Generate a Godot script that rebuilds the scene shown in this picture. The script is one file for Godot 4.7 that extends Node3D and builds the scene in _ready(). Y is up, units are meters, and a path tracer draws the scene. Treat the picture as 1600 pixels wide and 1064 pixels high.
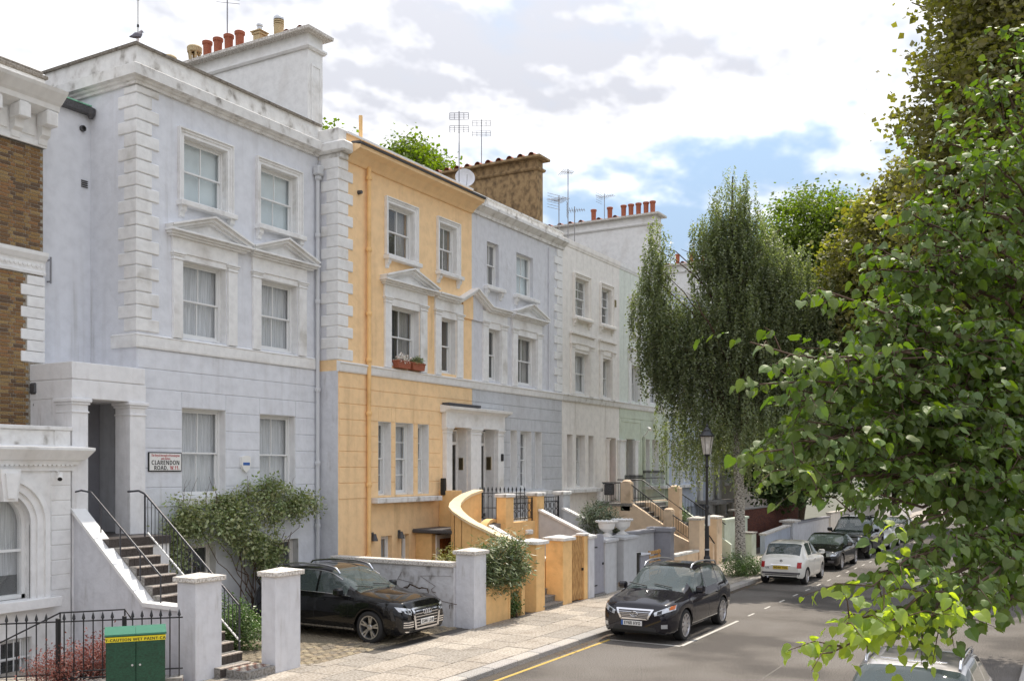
extends Node3D
# A London terrace street. World: x runs along the house fronts, y is up, houses stand at negative z.
# "n" below is the distance from the camera's line towards the houses, so a point is Vector3(x, y, -n).

var rng := RandomNumberGenerator.new()
var used := {}
var off := {}
var mats := {}
var tx := {}

func _ready() -> void:
	rng.seed = 20240607
	surroundings()
	textures()
	materials()
	ground()
	brick_house()
	blue_house()
	yellow_and_grey()
	cream_and_beyond()
	blue_front()
	yellow_front()
	grey_front()
	cream_front()
	lamp_post()
	wall_things()
	roof_things()
	vehicles()
	shrubs()
	trees()

class MB:
	var v := PackedVector3Array()
	var n := PackedVector3Array()
	var c := PackedColorArray()
	var uv := PackedVector2Array()
	func tri(a: Vector3, b: Vector3, d: Vector3) -> void:
		var m := (d - a).cross(b - a).normalized()
		v.append(a); v.append(b); v.append(d)
		n.append(m); n.append(m); n.append(m)
	func trin(a: Vector3, b: Vector3, d: Vector3, o: Vector3) -> void:
		if (d - a).cross(b - a).dot(o) >= 0.0:
			tri(a, b, d)
		else:
			tri(a, d, b)
	func quad(a: Vector3, b: Vector3, d: Vector3, e: Vector3, o: Vector3) -> void:
		if (e - a).cross(b - a).dot(o) + (d - a).cross(b - a).dot(o) >= 0.0:
			tri(a, b, d); tri(a, d, e)
		else:
			tri(a, d, b); tri(a, e, d)
	func smooth(a: Vector3, b: Vector3, d: Vector3, na: Vector3, nb: Vector3, nd: Vector3) -> void:
		var m := (d - a).cross(b - a)
		if m.dot(na + nb + nd) >= 0.0:
			v.append(a); v.append(b); v.append(d)
			n.append(na); n.append(nb); n.append(nd)
		else:
			v.append(a); v.append(d); v.append(b)
			n.append(na); n.append(nd); n.append(nb)
	func bx(a: Vector3, b: Vector3, ch := 0.0) -> MB:
		var lo := Vector3(minf(a.x, b.x), minf(a.y, b.y), minf(a.z, b.z))
		var hi := Vector3(maxf(a.x, b.x), maxf(a.y, b.y), maxf(a.z, b.z))
		var mid := (lo + hi) / 2.0
		var h := (hi - lo) / 2.0
		ch = minf(ch, minf(h.x, minf(h.y, h.z)) * 0.45)
		for ax in 3:
			var e := Vector3.ZERO
			var f := Vector3.ZERO
			var g := Vector3.ZERO
			e[ax] = 1.0; f[(ax + 1) % 3] = 1.0; g[(ax + 2) % 3] = 1.0
			for s in [-1.0, 1.0]:
				var q = mid + e * h[ax] * s
				var ff := f * (h[(ax + 1) % 3] - ch)
				var gg := g * (h[(ax + 2) % 3] - ch)
				quad(q - ff - gg, q + ff - gg, q + ff + gg, q - ff + gg, e * s)
			if ch > 0.0:
				for s in [-1.0, 1.0]:
					for t in [-1.0, 1.0]:
						var p = mid + f * s * h[(ax + 1) % 3] + g * t * (h[(ax + 2) % 3] - ch)
						var q2 = mid + f * s * (h[(ax + 1) % 3] - ch) + g * t * h[(ax + 2) % 3]
						var l := e * (h[ax] - ch)
						quad(p - l, p + l, q2 + l, q2 - l, f * s + g * t)
		if ch > 0.0:
			for sx in [-1.0, 1.0]:
				for sy in [-1.0, 1.0]:
					for sz in [-1.0, 1.0]:
						var k := Vector3(sx, sy, sz)
						var ins := h - Vector3.ONE * ch
						trin(mid + k * Vector3(h.x, ins.y, ins.z), mid + k * Vector3(ins.x, h.y, ins.z), mid + k * Vector3(ins.x, ins.y, h.z), k)
		return self
	func prism(poly: Array, o: Vector3, u: Vector3, w: Vector3, d: Vector3) -> MB:  # poly in (u, w), extruded by d
		var pts := PackedVector2Array(poly)
		var area := 0.0
		for i in pts.size():
			area += pts[i].cross(pts[(i + 1) % pts.size()])
		var ix := Geometry2D.triangulate_polygon(pts)
		for k in range(0, ix.size(), 3):
			var a := o + u * pts[ix[k]].x + w * pts[ix[k]].y
			var b := o + u * pts[ix[k + 1]].x + w * pts[ix[k + 1]].y
			var e := o + u * pts[ix[k + 2]].x + w * pts[ix[k + 2]].y
			trin(a, b, e, -d)
			trin(a + d, b + d, e + d, d)
		for i in pts.size():
			var p := pts[i]
			var q := pts[(i + 1) % pts.size()]
			var t := (q - p) * signf(area)
			var a := o + u * p.x + w * p.y
			var b := o + u * q.x + w * q.y
			quad(a, b, b + d, a + d, u * t.y - w * t.x)
		return self
	func sweep(path: Array, prof: Array, cap := true) -> MB:  # prof: closed polygon of (out, up); out is to the right of the path
		var k := path.size()
		var rows := []
		for i in k:
			var d0: Vector3 = path[i] - path[maxi(i - 1, 0)]
			var d1: Vector3 = path[mini(i + 1, k - 1)] - path[i]
			d0.y = 0.0; d1.y = 0.0
			if i == 0: d0 = d1
			if i == k - 1: d1 = d0
			var o0 := d0.normalized().cross(Vector3.UP)
			var o1 := d1.normalized().cross(Vector3.UP)
			var o := (o0 + o1) / maxf(0.35, 1.0 + o0.dot(o1))
			var row := PackedVector3Array()
			for p in prof:
				row.append(path[i] + o * p.x + Vector3.UP * p.y)
			rows.append(row)
		var area := 0.0
		for j in prof.size():
			area += prof[j].cross(prof[(j + 1) % prof.size()])
		for i in k - 1:
			var dd: Vector3 = path[i + 1] - path[i]
			dd.y = 0.0
			var o := dd.normalized().cross(Vector3.UP)
			for j in prof.size():
				var j2 := (j + 1) % prof.size()
				var t: Vector2 = (prof[j2] - prof[j]) * signf(area)
				quad(rows[i][j], rows[i][j2], rows[i + 1][j2], rows[i + 1][j], o * t.y - Vector3.UP * t.x)
		if cap:
			var ix := Geometry2D.triangulate_polygon(PackedVector2Array(prof))
			for e in [0, k - 1]:
				var dd: Vector3 = path[1] - path[0] if e == 0 else path[k - 1] - path[k - 2]
				for q in range(0, ix.size(), 3):
					trin(rows[e][ix[q]], rows[e][ix[q + 1]], rows[e][ix[q + 2]], -dd if e == 0 else dd)
		return self
	func strip(pts: Array, o0: float, o1: float, nb: float, nf: float) -> MB:  # mitred band along a polyline in the facade plane
		var k := pts.size()
		var a := []
		var b := []
		for i in k:
			var d0: Vector2 = pts[i] - pts[maxi(i - 1, 0)]
			var d1: Vector2 = pts[mini(i + 1, k - 1)] - pts[i]
			if i == 0: d0 = d1
			if i == k - 1: d1 = d0
			d0 = d0.normalized(); d1 = d1.normalized()
			var m := (Vector2(-d0.y, d0.x) + Vector2(-d1.y, d1.x)) / maxf(0.3, 1.0 + d0.dot(d1))
			a.append(pts[i] + m * o0)
			b.append(pts[i] + m * o1)
		for i in k - 1:
			prism([a[i], a[i + 1], b[i + 1], b[i]], Vector3(0, 0, -nb), Vector3.RIGHT, Vector3.UP, Vector3(0, 0, nb - nf))
		return self
	func tube(path: Array, r0: float, sides := 6, r1 := -1.0, wob := 0.0) -> MB:
		if r1 < 0.0: r1 = r0
		var k := path.size()
		var rows := []
		var nor := []
		var ref := Vector3(0.31, 0.17, 0.93).normalized()
		for i in k:
			var d: Vector3 = (path[mini(i + 1, k - 1)] - path[maxi(i - 1, 0)]).normalized()
			var s := d.cross(ref)
			if s.length() < 0.1: s = d.cross(Vector3.UP if absf(d.y) < 0.9 else Vector3.RIGHT)
			s = s.normalized()
			var t := d.cross(s).normalized()
			ref = s.cross(d).normalized() if false else ref
			var r := lerpf(r0, r1, float(i) / maxf(1.0, k - 1))
			var row := PackedVector3Array()
			var nr := PackedVector3Array()
			for j in sides:
				var q := TAU * j / sides
				var o := s * cos(q) + t * sin(q)
				nr.append(o)
				row.append(path[i] + o * r * (1.0 + wob * sin(q * 2.0 + i * 1.7)))
			rows.append(row); nor.append(nr)
		for i in k - 1:
			for j in sides:
				var j2 := (j + 1) % sides
				smooth(rows[i][j], rows[i][j2], rows[i + 1][j2], nor[i][j], nor[i][j2], nor[i + 1][j2])
				smooth(rows[i][j], rows[i + 1][j2], rows[i + 1][j], nor[i][j], nor[i + 1][j2], nor[i + 1][j])
		for e in [0, k - 1]:
			var dd: Vector3 = path[0] - path[1] if e == 0 else path[k - 1] - path[k - 2]
			for j in range(1, sides - 1):
				trin(rows[e][0], rows[e][j], rows[e][j + 1], dd)
		return self
	func lathe(o: Vector3, prof: Array, sides := 16, axis := Vector3.UP) -> MB:  # prof: (radius, along the axis)
		var s := axis.cross(Vector3(0.2, 0.3, 0.9)).normalized()
		if absf(axis.y) > 0.99: s = Vector3.RIGHT
		var t := axis.cross(s).normalized()
		for i in prof.size() - 1:
			var p: Vector2 = prof[i]
			var q: Vector2 = prof[i + 1]
			var m := Vector2(q.y - p.y, p.x - q.x).normalized()
			for j in sides:
				var a := TAU * j / sides
				var b := TAU * (j + 1) / sides
				var ra := s * cos(a) + t * sin(a)
				var rb := s * cos(b) + t * sin(b)
				var na := ra * m.x + axis * m.y
				var nb := rb * m.x + axis * m.y
				var v0 := o + ra * p.x + axis * p.y
				var v1 := o + rb * p.x + axis * p.y
				var v2 := o + rb * q.x + axis * q.y
				var v3 := o + ra * q.x + axis * q.y
				if p.x > 1e-5: smooth(v0, v1, v2, na, nb, nb)
				if q.x > 1e-5: smooth(v0, v2, v3, na, nb, na)
		return self
	func surf(rows: Array) -> MB:  # smooth surface through a grid of points
		var k := rows.size()
		var w: int = rows[0].size()
		var nor := []
		for i in k:
			var nr := PackedVector3Array()
			for j in w:
				var du: Vector3 = rows[mini(i + 1, k - 1)][j] - rows[maxi(i - 1, 0)][j]
				var dv: Vector3 = rows[i][mini(j + 1, w - 1)] - rows[i][maxi(j - 1, 0)]
				nr.append(du.cross(dv).normalized())
			nor.append(nr)
		for i in k - 1:
			for j in w - 1:
				smooth(rows[i][j], rows[i][j + 1], rows[i + 1][j + 1], nor[i][j], nor[i][j + 1], nor[i + 1][j + 1])
				smooth(rows[i][j], rows[i + 1][j + 1], rows[i + 1][j], nor[i][j], nor[i + 1][j + 1], nor[i + 1][j])
		return self
	func shrink(at: Vector3, k: float) -> MB:
		for i in v.size(): v[i] = at + (v[i] - at) * k
		return self
	func add(o: MB, t: Transform3D, col := Color.WHITE, tint := false) -> void:
		for i in o.v.size():
			v.append(t * o.v[i])
			n.append((t.basis * o.n[i]).normalized())
			if tint: c.append(col)
	func mesh() -> ArrayMesh:
		var arr := []
		arr.resize(Mesh.ARRAY_MAX)
		arr[Mesh.ARRAY_VERTEX] = v
		arr[Mesh.ARRAY_NORMAL] = n
		if c.size() == v.size(): arr[Mesh.ARRAY_COLOR] = c
		if uv.size() == v.size(): arr[Mesh.ARRAY_TEX_UV] = uv
		var m := ArrayMesh.new()
		if v.size(): m.add_surface_from_arrays(Mesh.PRIMITIVE_TRIANGLES, arr)
		return m

func P(x: float, y: float, n: float) -> Vector3:
	return Vector3(x, y, -n)

func box(x0: float, x1: float, y0: float, y1: float, n0: float, n1: float, ch := 0.0) -> MB:
	return MB.new().bx(P(x0, y0, n0), P(x1, y1, n1), ch)

func numbered(called: String) -> String:
	var k: int = used.get(called, 0)
	used[called] = k + 1
	return called if k == 0 else "%s_%03d" % [called, k]

func metas(o: Node, label: String, category: String, group := "") -> void:
	o.set_meta("label", label)
	o.set_meta("category", category)
	if group: o.set_meta("group", group)

func thing(called: String, label: String, category: String, at := Vector3.ZERO, group := "", local := false) -> Node3D:
	var o := Node3D.new()
	o.name = numbered(called)
	add_child(o)
	o.position = at
	off[o] = Vector3.ZERO if local else -at
	metas(o, label, category, group)
	return o

func put(parent: Node, called: String, m: Variant, material: Material, label := "") -> MeshInstance3D:
	var o := MeshInstance3D.new()
	o.name = called
	o.mesh = m.mesh() if m is MB else m
	o.material_override = material
	parent.add_child(o, true)
	o.position = off.get(parent, Vector3.ZERO)
	if label: o.set_meta("label", label)
	return o

func solo(called: String, m: Variant, material: Material, label: String, category: String, group := "") -> MeshInstance3D:
	var o := put(self, numbered(called), m, material)
	metas(o, label, category, group)
	return o

func struct(called: String, m: Variant, material: Material) -> MeshInstance3D:
	var o := put(self, called, m, material)
	o.set_meta("kind", "structure")
	return o

func stuff(parent: Node, called: String, me: Mesh, xf: Array, cols: Array, material: Material) -> MultiMeshInstance3D:
	var mm := MultiMesh.new()
	mm.transform_format = MultiMesh.TRANSFORM_3D
	mm.use_colors = cols.size() > 0
	mm.mesh = me
	mm.instance_count = xf.size()
	for i in xf.size():
		mm.set_instance_transform(i, xf[i])
		if cols.size(): mm.set_instance_color(i, cols[i])
	var o := MultiMeshInstance3D.new()
	o.name = called
	o.multimesh = mm
	o.material_override = material
	parent.add_child(o, true)
	o.position = off.get(parent, Vector3.ZERO)
	o.set_meta("kind", "stuff")
	return o

func dup(o: Node3D, label: String, at: Vector3, turn := 0.0) -> Node3D:
	var r: Node3D = o.duplicate()
	var nm := String(o.name)
	r.name = numbered(nm.substr(0, nm.length() - 4) if nm.right(3).is_valid_int() else nm)
	add_child(r)
	r.position = at
	r.rotation.y = turn
	r.set_meta("label", label)
	off[r] = off[o]
	return r

# ---------------------------------------------------------------- materials
func noise_tex(freq: float, oct: int, stops: Array, kind := FastNoiseLite.TYPE_SIMPLEX_SMOOTH, size := 512, sd := 1) -> NoiseTexture2D:
	var f := FastNoiseLite.new()
	f.noise_type = kind
	f.frequency = freq
	f.fractal_octaves = oct
	f.seed = sd
	var t := NoiseTexture2D.new()
	t.width = size; t.height = size
	t.seamless = true
	t.noise = f
	if stops.size():
		var g := Gradient.new()
		g.offsets = PackedFloat32Array(stops.map(func(s): return s[0]))
		g.colors = PackedColorArray(stops.map(func(s): return s[1] if s[1] is Color else Color(s[1], s[1], s[1])))
		t.color_ramp = g
	return t

func textures() -> void:
	tx.stucco = noise_tex(0.012, 6, [[0.15, 0.955], [0.5, 0.985], [0.8, 1.0]])
	tx.grime = noise_tex(0.006, 5, [[0.05, Color(0.86, 0.85, 0.83)], [0.22, Color(0.965, 0.96, 0.955)], [0.45, 1.0]], FastNoiseLite.TYPE_SIMPLEX_SMOOTH, 512, 7)
	tx.heavy = noise_tex(0.02, 7, [[0.05, Color(0.6, 0.58, 0.56)], [0.2, Color(0.83, 0.82, 0.805)], [0.36, Color(0.955, 0.95, 0.945)], [0.6, 1.0]], FastNoiseLite.TYPE_SIMPLEX_SMOOTH, 512, 3)
	tx.streak = noise_tex(0.012, 6, [[0.04, Color(0.90, 0.895, 0.88)], [0.2, Color(0.975, 0.972, 0.97)], [0.42, 1.0]], FastNoiseLite.TYPE_SIMPLEX_SMOOTH, 512, 31)
	tx.soot = noise_tex(0.014, 6, [[0.05, Color(0.62, 0.57, 0.5)], [0.35, Color(0.84, 0.77, 0.66)], [0.7, Color(1.0, 0.93, 0.8)]], FastNoiseLite.TYPE_SIMPLEX_SMOOTH, 512, 5)
	tx.bump = noise_tex(0.03, 6, [], FastNoiseLite.TYPE_SIMPLEX_SMOOTH, 512, 11)
	tx.asphalt = noise_tex(0.16, 3, [[0.2, Color(0.28, 0.27, 0.26)], [0.5, Color(0.78, 0.76, 0.74)], [0.8, Color(1.0, 1.0, 0.98)]], FastNoiseLite.TYPE_SIMPLEX, 1024, 13)
	tx.patch = noise_tex(0.005, 5, [[0.2, Color(0.7, 0.69, 0.68)], [0.45, Color(0.9, 0.89, 0.88)], [0.75, 1.0]], FastNoiseLite.TYPE_SIMPLEX_SMOOTH, 512, 15)
	tx.stone = noise_tex(0.035, 6, [[0.2, Color(0.74, 0.72, 0.69)], [0.5, Color(0.93, 0.92, 0.9)], [0.8, 1.0]], FastNoiseLite.TYPE_SIMPLEX_SMOOTH, 512, 17)
	tx.brick = noise_tex(0.05, 5, [[0.2, Color(0.5, 0.46, 0.42)], [0.5, Color(0.86, 0.84, 0.8)], [0.8, 1.0]], FastNoiseLite.TYPE_SIMPLEX_SMOOTH, 512, 19)
	tx.wood = noise_tex(0.02, 5, [[0.25, Color(0.66, 0.58, 0.5)], [0.5, Color(0.9, 0.87, 0.82)], [0.8, 1.0]], FastNoiseLite.TYPE_SIMPLEX_SMOOTH, 512, 21)
	tx.birch = noise_tex(0.03, 4, [[0.4, Color(0.04, 0.035, 0.03)], [0.5, Color(0.85, 0.83, 0.8)], [0.7, 1.0]], FastNoiseLite.TYPE_SIMPLEX_SMOOTH, 512, 23)
	tx.curtain = noise_tex(0.03, 2, [[0.2, 0.84], [0.5, 0.93], [0.8, 1.0]], FastNoiseLite.TYPE_SIMPLEX_SMOOTH, 256, 25)

func mat(key: String, r := 0.8, g := 0.8, b := 0.8, rough := 0.8, tex := "", sc: Variant = 0.5, relief := 0.0, over := "", osc: Variant = 0.13) -> StandardMaterial3D:
	if mats.has(key): return mats[key]
	var m := StandardMaterial3D.new()
	m.resource_name = key
	m.albedo_color = Color(r, g, b).linear_to_srgb()
	m.roughness = rough
	if tex:
		m.albedo_texture = tx[tex]
	if tex or relief > 0.0:
		m.uv1_triplanar = true
		m.uv1_world_triplanar = true
		m.uv1_scale = sc if sc is Vector3 else Vector3.ONE * float(sc)
	if relief > 0.0:
		m.heightmap_enabled = true
		m.heightmap_texture = tx.bump
		m.heightmap_scale = relief
	if over:
		m.detail_enabled = true
		m.detail_blend_mode = BaseMaterial3D.BLEND_MODE_MUL
		m.detail_uv_layer = BaseMaterial3D.DETAIL_UV_2
		m.detail_albedo = tx[over]
		m.uv2_triplanar = true
		m.uv2_world_triplanar = true
		m.uv2_scale = osc if osc is Vector3 else Vector3.ONE * float(osc)
	mats[key] = m
	return m

func leafmat(key: String, r: float, g: float, b: float, back: Color, rough := 0.5) -> StandardMaterial3D:
	var m := mat(key, r, g, b, rough)
	m.vertex_color_use_as_albedo = true
	m.backlight_enabled = true
	m.backlight = back
	m.cull_mode = BaseMaterial3D.CULL_DISABLED
	return m

func materials() -> void:
	mat("white", 0.84, 0.835, 0.825, 0.6, "stucco", 0.6, 0.25, "grime", 0.21)
	mat("white_dirty", 0.80, 0.79, 0.77, 0.75, "stucco", 0.5, 0.35, "heavy", Vector3(0.23, 0.17, 0.23))
	mat("cap_stone", 0.80, 0.77, 0.74, 0.8, "stone", 0.9, 0.4, "grime", 0.5)
	mat("blue", 0.74, 0.755, 0.80, 0.75, "stucco", 0.4, 0.4, "streak", Vector3(0.37, 0.025, 0.37))
	mat("porch", 0.82, 0.815, 0.82, 0.75, "stucco", 0.4, 0.4, "streak", Vector3(0.6, 0.1, 0.6))
	mat("yellow", 0.94, 0.66, 0.37, 0.75, "stucco", 0.45, 0.4, "streak", Vector3(0.33, 0.022, 0.33))
	mat("orange", 0.92, 0.59, 0.26, 0.75, "stucco", 0.5, 0.5, "grime", 0.22)
	mat("grey", 0.57, 0.58, 0.60, 0.75, "stucco", 0.45, 0.4, "streak", Vector3(0.37, 0.025, 0.37))
	mat("grey_light", 0.68, 0.685, 0.72, 0.75, "stucco", 0.45, 0.5, "streak", Vector3(0.7, 0.12, 0.7))
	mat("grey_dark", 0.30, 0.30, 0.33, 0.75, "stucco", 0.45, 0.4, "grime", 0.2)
	mat("cream", 0.88, 0.84, 0.79, 0.75, "stucco", 0.45, 0.4, "streak", Vector3(0.35, 0.03, 0.35))
	mat("peach", 0.82, 0.64, 0.46, 0.75, "stucco", 0.45, 0.4, "grime", 0.2)
	mat("green", 0.62, 0.68, 0.56, 0.75, "stucco", 0.45, 0.4, "grime", 0.15)
	mat("green_pale", 0.74, 0.78, 0.71, 0.75, "stucco", 0.45, 0.4, "streak", Vector3(0.37, 0.025, 0.37))
	mat("coping_yellow", 0.88, 0.70, 0.45, 0.75, "stucco", 0.6, 0.3, "grime", 0.5)
	mat("paleblue", 0.52, 0.57, 0.66, 0.75, "stucco", 0.45, 0.4, "grime", 0.15)
	mat("ivory", 0.72, 0.70, 0.66, 0.75, "stucco", 0.45, 0.4, "grime", 0.15)
	mat("stain_wall", 0.62, 0.62, 0.64, 0.85, "stucco", 0.5, 0.7, "heavy", Vector3(0.3, 0.16, 0.3))
	mat("sooty", 0.36, 0.285, 0.20, 0.9, "soot", Vector3(0.5, 0.36, 0.5), 0.6)
	mat("lead", 0.09, 0.09, 0.10, 0.55, "stone", 1.2, 0.5)
	mat("slate", 0.10, 0.10, 0.11, 0.8, "stone", 0.8, 0.3)
	mat("frame", 0.78, 0.78, 0.77, 0.45)
	mat("dark_in", 0.05, 0.05, 0.05, 0.9)
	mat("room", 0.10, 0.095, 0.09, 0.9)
	mat("net", 0.60, 0.62, 0.64, 0.9, "curtain", Vector3(3.0, 0.12, 3.0))
	mat("blind", 0.56, 0.64, 0.66, 0.85, "stucco", 0.3)
	mat("drape", 0.40, 0.39, 0.37, 0.9, "curtain", Vector3(2.2, 0.1, 2.2))
	mat("pane", 0.9, 0.95, 0.95, 0.02)
	mats.pane.albedo_color.a = 0.06
	mats.pane.transparency = BaseMaterial3D.TRANSPARENCY_ALPHA
	mat("iron", 0.015, 0.015, 0.017, 0.4)
	mat("rail", 0.05, 0.05, 0.06, 0.35)
	mat("pipe_grey", 0.60, 0.61, 0.63, 0.5)
	mat("door_black", 0.012, 0.012, 0.012, 0.25)
	mat("door_red", 0.25, 0.02, 0.02, 0.35)
	mat("door_brown", 0.40, 0.16, 0.05, 0.5, "wood", Vector3(2.0, 0.3, 2.0))
	mat("gate_wood", 0.66, 0.40, 0.16, 0.6, "wood", Vector3(2.5, 0.3, 2.5), 0.2)
	mat("gate_grey", 0.36, 0.36, 0.41, 0.6, "stucco", 0.7)
	mat("brass", 0.5, 0.4, 0.25, 0.3)
	mats.brass.metallic = 1.0
	mat("terracotta", 0.42, 0.13, 0.07, 0.75, "stone", 1.6, 0.2)
	mat("buff", 0.62, 0.50, 0.30, 0.75, "stone", 1.4, 0.3)
	mat("zinc", 0.55, 0.56, 0.58, 0.4)
	mats.zinc.metallic = 0.8
	mat("aerial", 0.30, 0.30, 0.32, 0.5)
	mat("copper", 0.25, 0.55, 0.38, 0.7, "heavy", 0.8)
	mat("tile_dark", 0.075, 0.062, 0.058, 0.5, "stone", 1.2)
	mat("tile_red", 0.24, 0.12, 0.09, 0.6, "stone", 1.2)
	mat("tile_cream", 0.62, 0.57, 0.50, 0.6, "stone", 1.2)
	mat("nosing", 0.50, 0.44, 0.40, 0.7, "stone", 1.2)
	mat("step_stone", 0.30, 0.29, 0.28, 0.8, "stone", 0.9, 0.3)
	mat("mortar", 0.38, 0.35, 0.30, 0.9, "stone", 1.0)
	var bc := [[0.40, 0.26, 0.11], [0.35, 0.21, 0.09], [0.46, 0.32, 0.15], [0.27, 0.16, 0.08], [0.19, 0.125, 0.08], [0.40, 0.22, 0.10]]
	for i in bc.size():
		mat("brick%d" % i, bc[i][0], bc[i][1], bc[i][2], 0.9, "brick", 2.2, 0.4)
	mat("red_brick", 0.20, 0.065, 0.04, 0.9, "brick", 2.0, 0.3)
	mat("red_brick_b", 0.15, 0.05, 0.035, 0.9, "brick", 2.0, 0.3)
	var sc := [[0.46, 0.415, 0.365], [0.41, 0.37, 0.325], [0.51, 0.465, 0.41], [0.37, 0.34, 0.305]]
	for i in 4:
		mat("slab%d" % i, sc[i][0], sc[i][1], sc[i][2], 0.85, "stone", 0.8, 0.25, "grime", 0.4)
	mat("joint", 0.09, 0.08, 0.07, 0.95)
	var kc := [[0.48, 0.46, 0.45], [0.42, 0.41, 0.40], [0.53, 0.50, 0.47]]
	for i in 3:
		mat("kerb%d" % i, kc[i][0], kc[i][1], kc[i][2], 0.8, "stone", 1.5, 0.3)
	var gc := [[0.33, 0.27, 0.19], [0.26, 0.22, 0.16], [0.38, 0.32, 0.22], [0.22, 0.19, 0.15]]
	for i in 4:
		mat("sett%d" % i, gc[i][0], gc[i][1], gc[i][2], 0.85, "stone", 1.5, 0.5)
	mat("coping_dark", 0.30, 0.275, 0.245, 0.85, "stone", 0.8, 0.3, "heavy", 0.6)
	mat("road_patch", 0.205, 0.192, 0.182, 0.9, "asphalt", 0.4, 0.5)
	mat("gutter", 0.16, 0.135, 0.11, 0.95, "asphalt", 0.5, 0.5)
	mat("road_light", 0.27, 0.252, 0.238, 0.9, "asphalt", 0.33, 0.5)
	mat("road", 0.285, 0.267, 0.252, 0.9, "asphalt", 0.2, 0.5, "patch", 0.11)
	mat("near_paving", 0.36, 0.33, 0.29, 0.9, "stone", 0.7, 0.2)
	mat("ground", 0.12, 0.12, 0.09, 0.95, "grime", 0.2)
	mat("soil", 0.07, 0.05, 0.035, 0.95, "stone", 1.5, 1.0)
	mat("paint_white", 0.66, 0.65, 0.62, 0.7, "stone", 1.8)
	mat("paint_yellow", 0.62, 0.43, 0.09, 0.7, "stone", 1.8)
	mat("plastic_black", 0.012, 0.012, 0.012, 0.5)
	mat("bark", 0.11, 0.085, 0.065, 0.95, "wood", Vector3(1.5, 0.5, 1.5), 2.0)
	mat("birch_bark", 0.74, 0.70, 0.64, 0.8, "birch", Vector3(0.6, 2.2, 0.6), 0.5)
	mat("twig", 0.10, 0.06, 0.04, 0.9)

# ---------------------------------------------------------------- camera, sky, sun
func cloud(d: Vector3, f: FastNoiseLite, g: FastNoiseLite) -> Color:
	# colour of the sky in a direction: blue air under a broken deck of cloud; the light grows
	# from horizon to zenith as under cloud, made steeper to light the shaded fronts
	var y := maxf(d.y, 0.0)
	var q := Vector3(d.x, 0.0, d.z) / (y + 0.14)
	var p := q * 130.0
	var base := f.get_noise_3d(p.x, 40.0, p.z)
	var fine := g.get_noise_3d(p.x * 0.8, 9.0, p.z)
	# a long rift in the deck, low down to the right of the view axis
	var az := atan2(d.x, -d.z) - deg_to_rad(66.0)
	var el := asin(clampf(d.y, -1.0, 1.0)) - deg_to_rad(13.0) - 0.05 * sin(az * 9.0)
	var gap := exp(-(az * az) / 0.20 - (el * el) / 0.0075)
	var n := base * 0.42 + fine * 0.42
	var k := n * (1.0 + 0.6 * gap) + lerpf(0.32, -0.33, gap)
	var cover := smoothstep(-0.28, 0.36, k)
	var p2 := p + Vector3(7.0, 0.0, -3.0)
	var towards := f.get_noise_3d(p2.x, 40.0, p2.z) * 0.42 + g.get_noise_3d(p2.x * 0.8, 9.0, p2.z) * 0.42
	var thick := f.get_noise_3d(p.x * 0.45 + 300.0, 90.0, p.z * 0.45)
	var lit := clampf(0.56 + (n - towards) * 1.4 - smoothstep(0.1, 0.5, k) * 0.3 + fine * 0.3 - smoothstep(-0.25, 0.3, thick) * 0.55 + gap * 0.12, 0.0, 1.0)
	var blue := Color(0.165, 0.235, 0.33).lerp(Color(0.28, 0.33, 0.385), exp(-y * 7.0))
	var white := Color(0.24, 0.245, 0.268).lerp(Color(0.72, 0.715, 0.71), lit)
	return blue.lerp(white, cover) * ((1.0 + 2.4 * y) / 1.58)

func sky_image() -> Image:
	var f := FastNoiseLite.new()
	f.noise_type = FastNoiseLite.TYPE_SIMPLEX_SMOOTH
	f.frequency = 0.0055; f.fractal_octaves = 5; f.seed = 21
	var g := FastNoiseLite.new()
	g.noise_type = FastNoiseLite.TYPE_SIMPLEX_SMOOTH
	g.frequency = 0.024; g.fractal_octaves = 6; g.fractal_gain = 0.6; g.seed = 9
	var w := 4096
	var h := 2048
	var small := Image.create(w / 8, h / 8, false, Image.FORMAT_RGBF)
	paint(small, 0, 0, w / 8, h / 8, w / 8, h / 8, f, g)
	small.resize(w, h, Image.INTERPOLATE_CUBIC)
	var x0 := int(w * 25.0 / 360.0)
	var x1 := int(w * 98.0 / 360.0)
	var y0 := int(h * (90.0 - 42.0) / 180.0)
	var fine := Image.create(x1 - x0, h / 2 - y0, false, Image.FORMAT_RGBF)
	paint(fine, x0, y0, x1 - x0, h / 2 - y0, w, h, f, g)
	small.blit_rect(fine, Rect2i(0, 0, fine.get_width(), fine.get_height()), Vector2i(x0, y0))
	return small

func paint(im: Image, ox: int, oy: int, cw: int, ch: int, w: int, h: int, f: FastNoiseLite, g: FastNoiseLite) -> void:
	for j in ch:
		var el := PI * (0.5 - (oy + j + 0.5) / h)
		if el < -0.03:
			for i in cw: im.set_pixel(i, j, Color(0.3, 0.29, 0.27))
			continue
		for i in cw:
			var az := TAU * ((ox + i + 0.5) / w)
			im.set_pixel(i, j, cloud(Vector3(sin(az) * cos(el), sin(el), -cos(az) * cos(el)), f, g))

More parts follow.
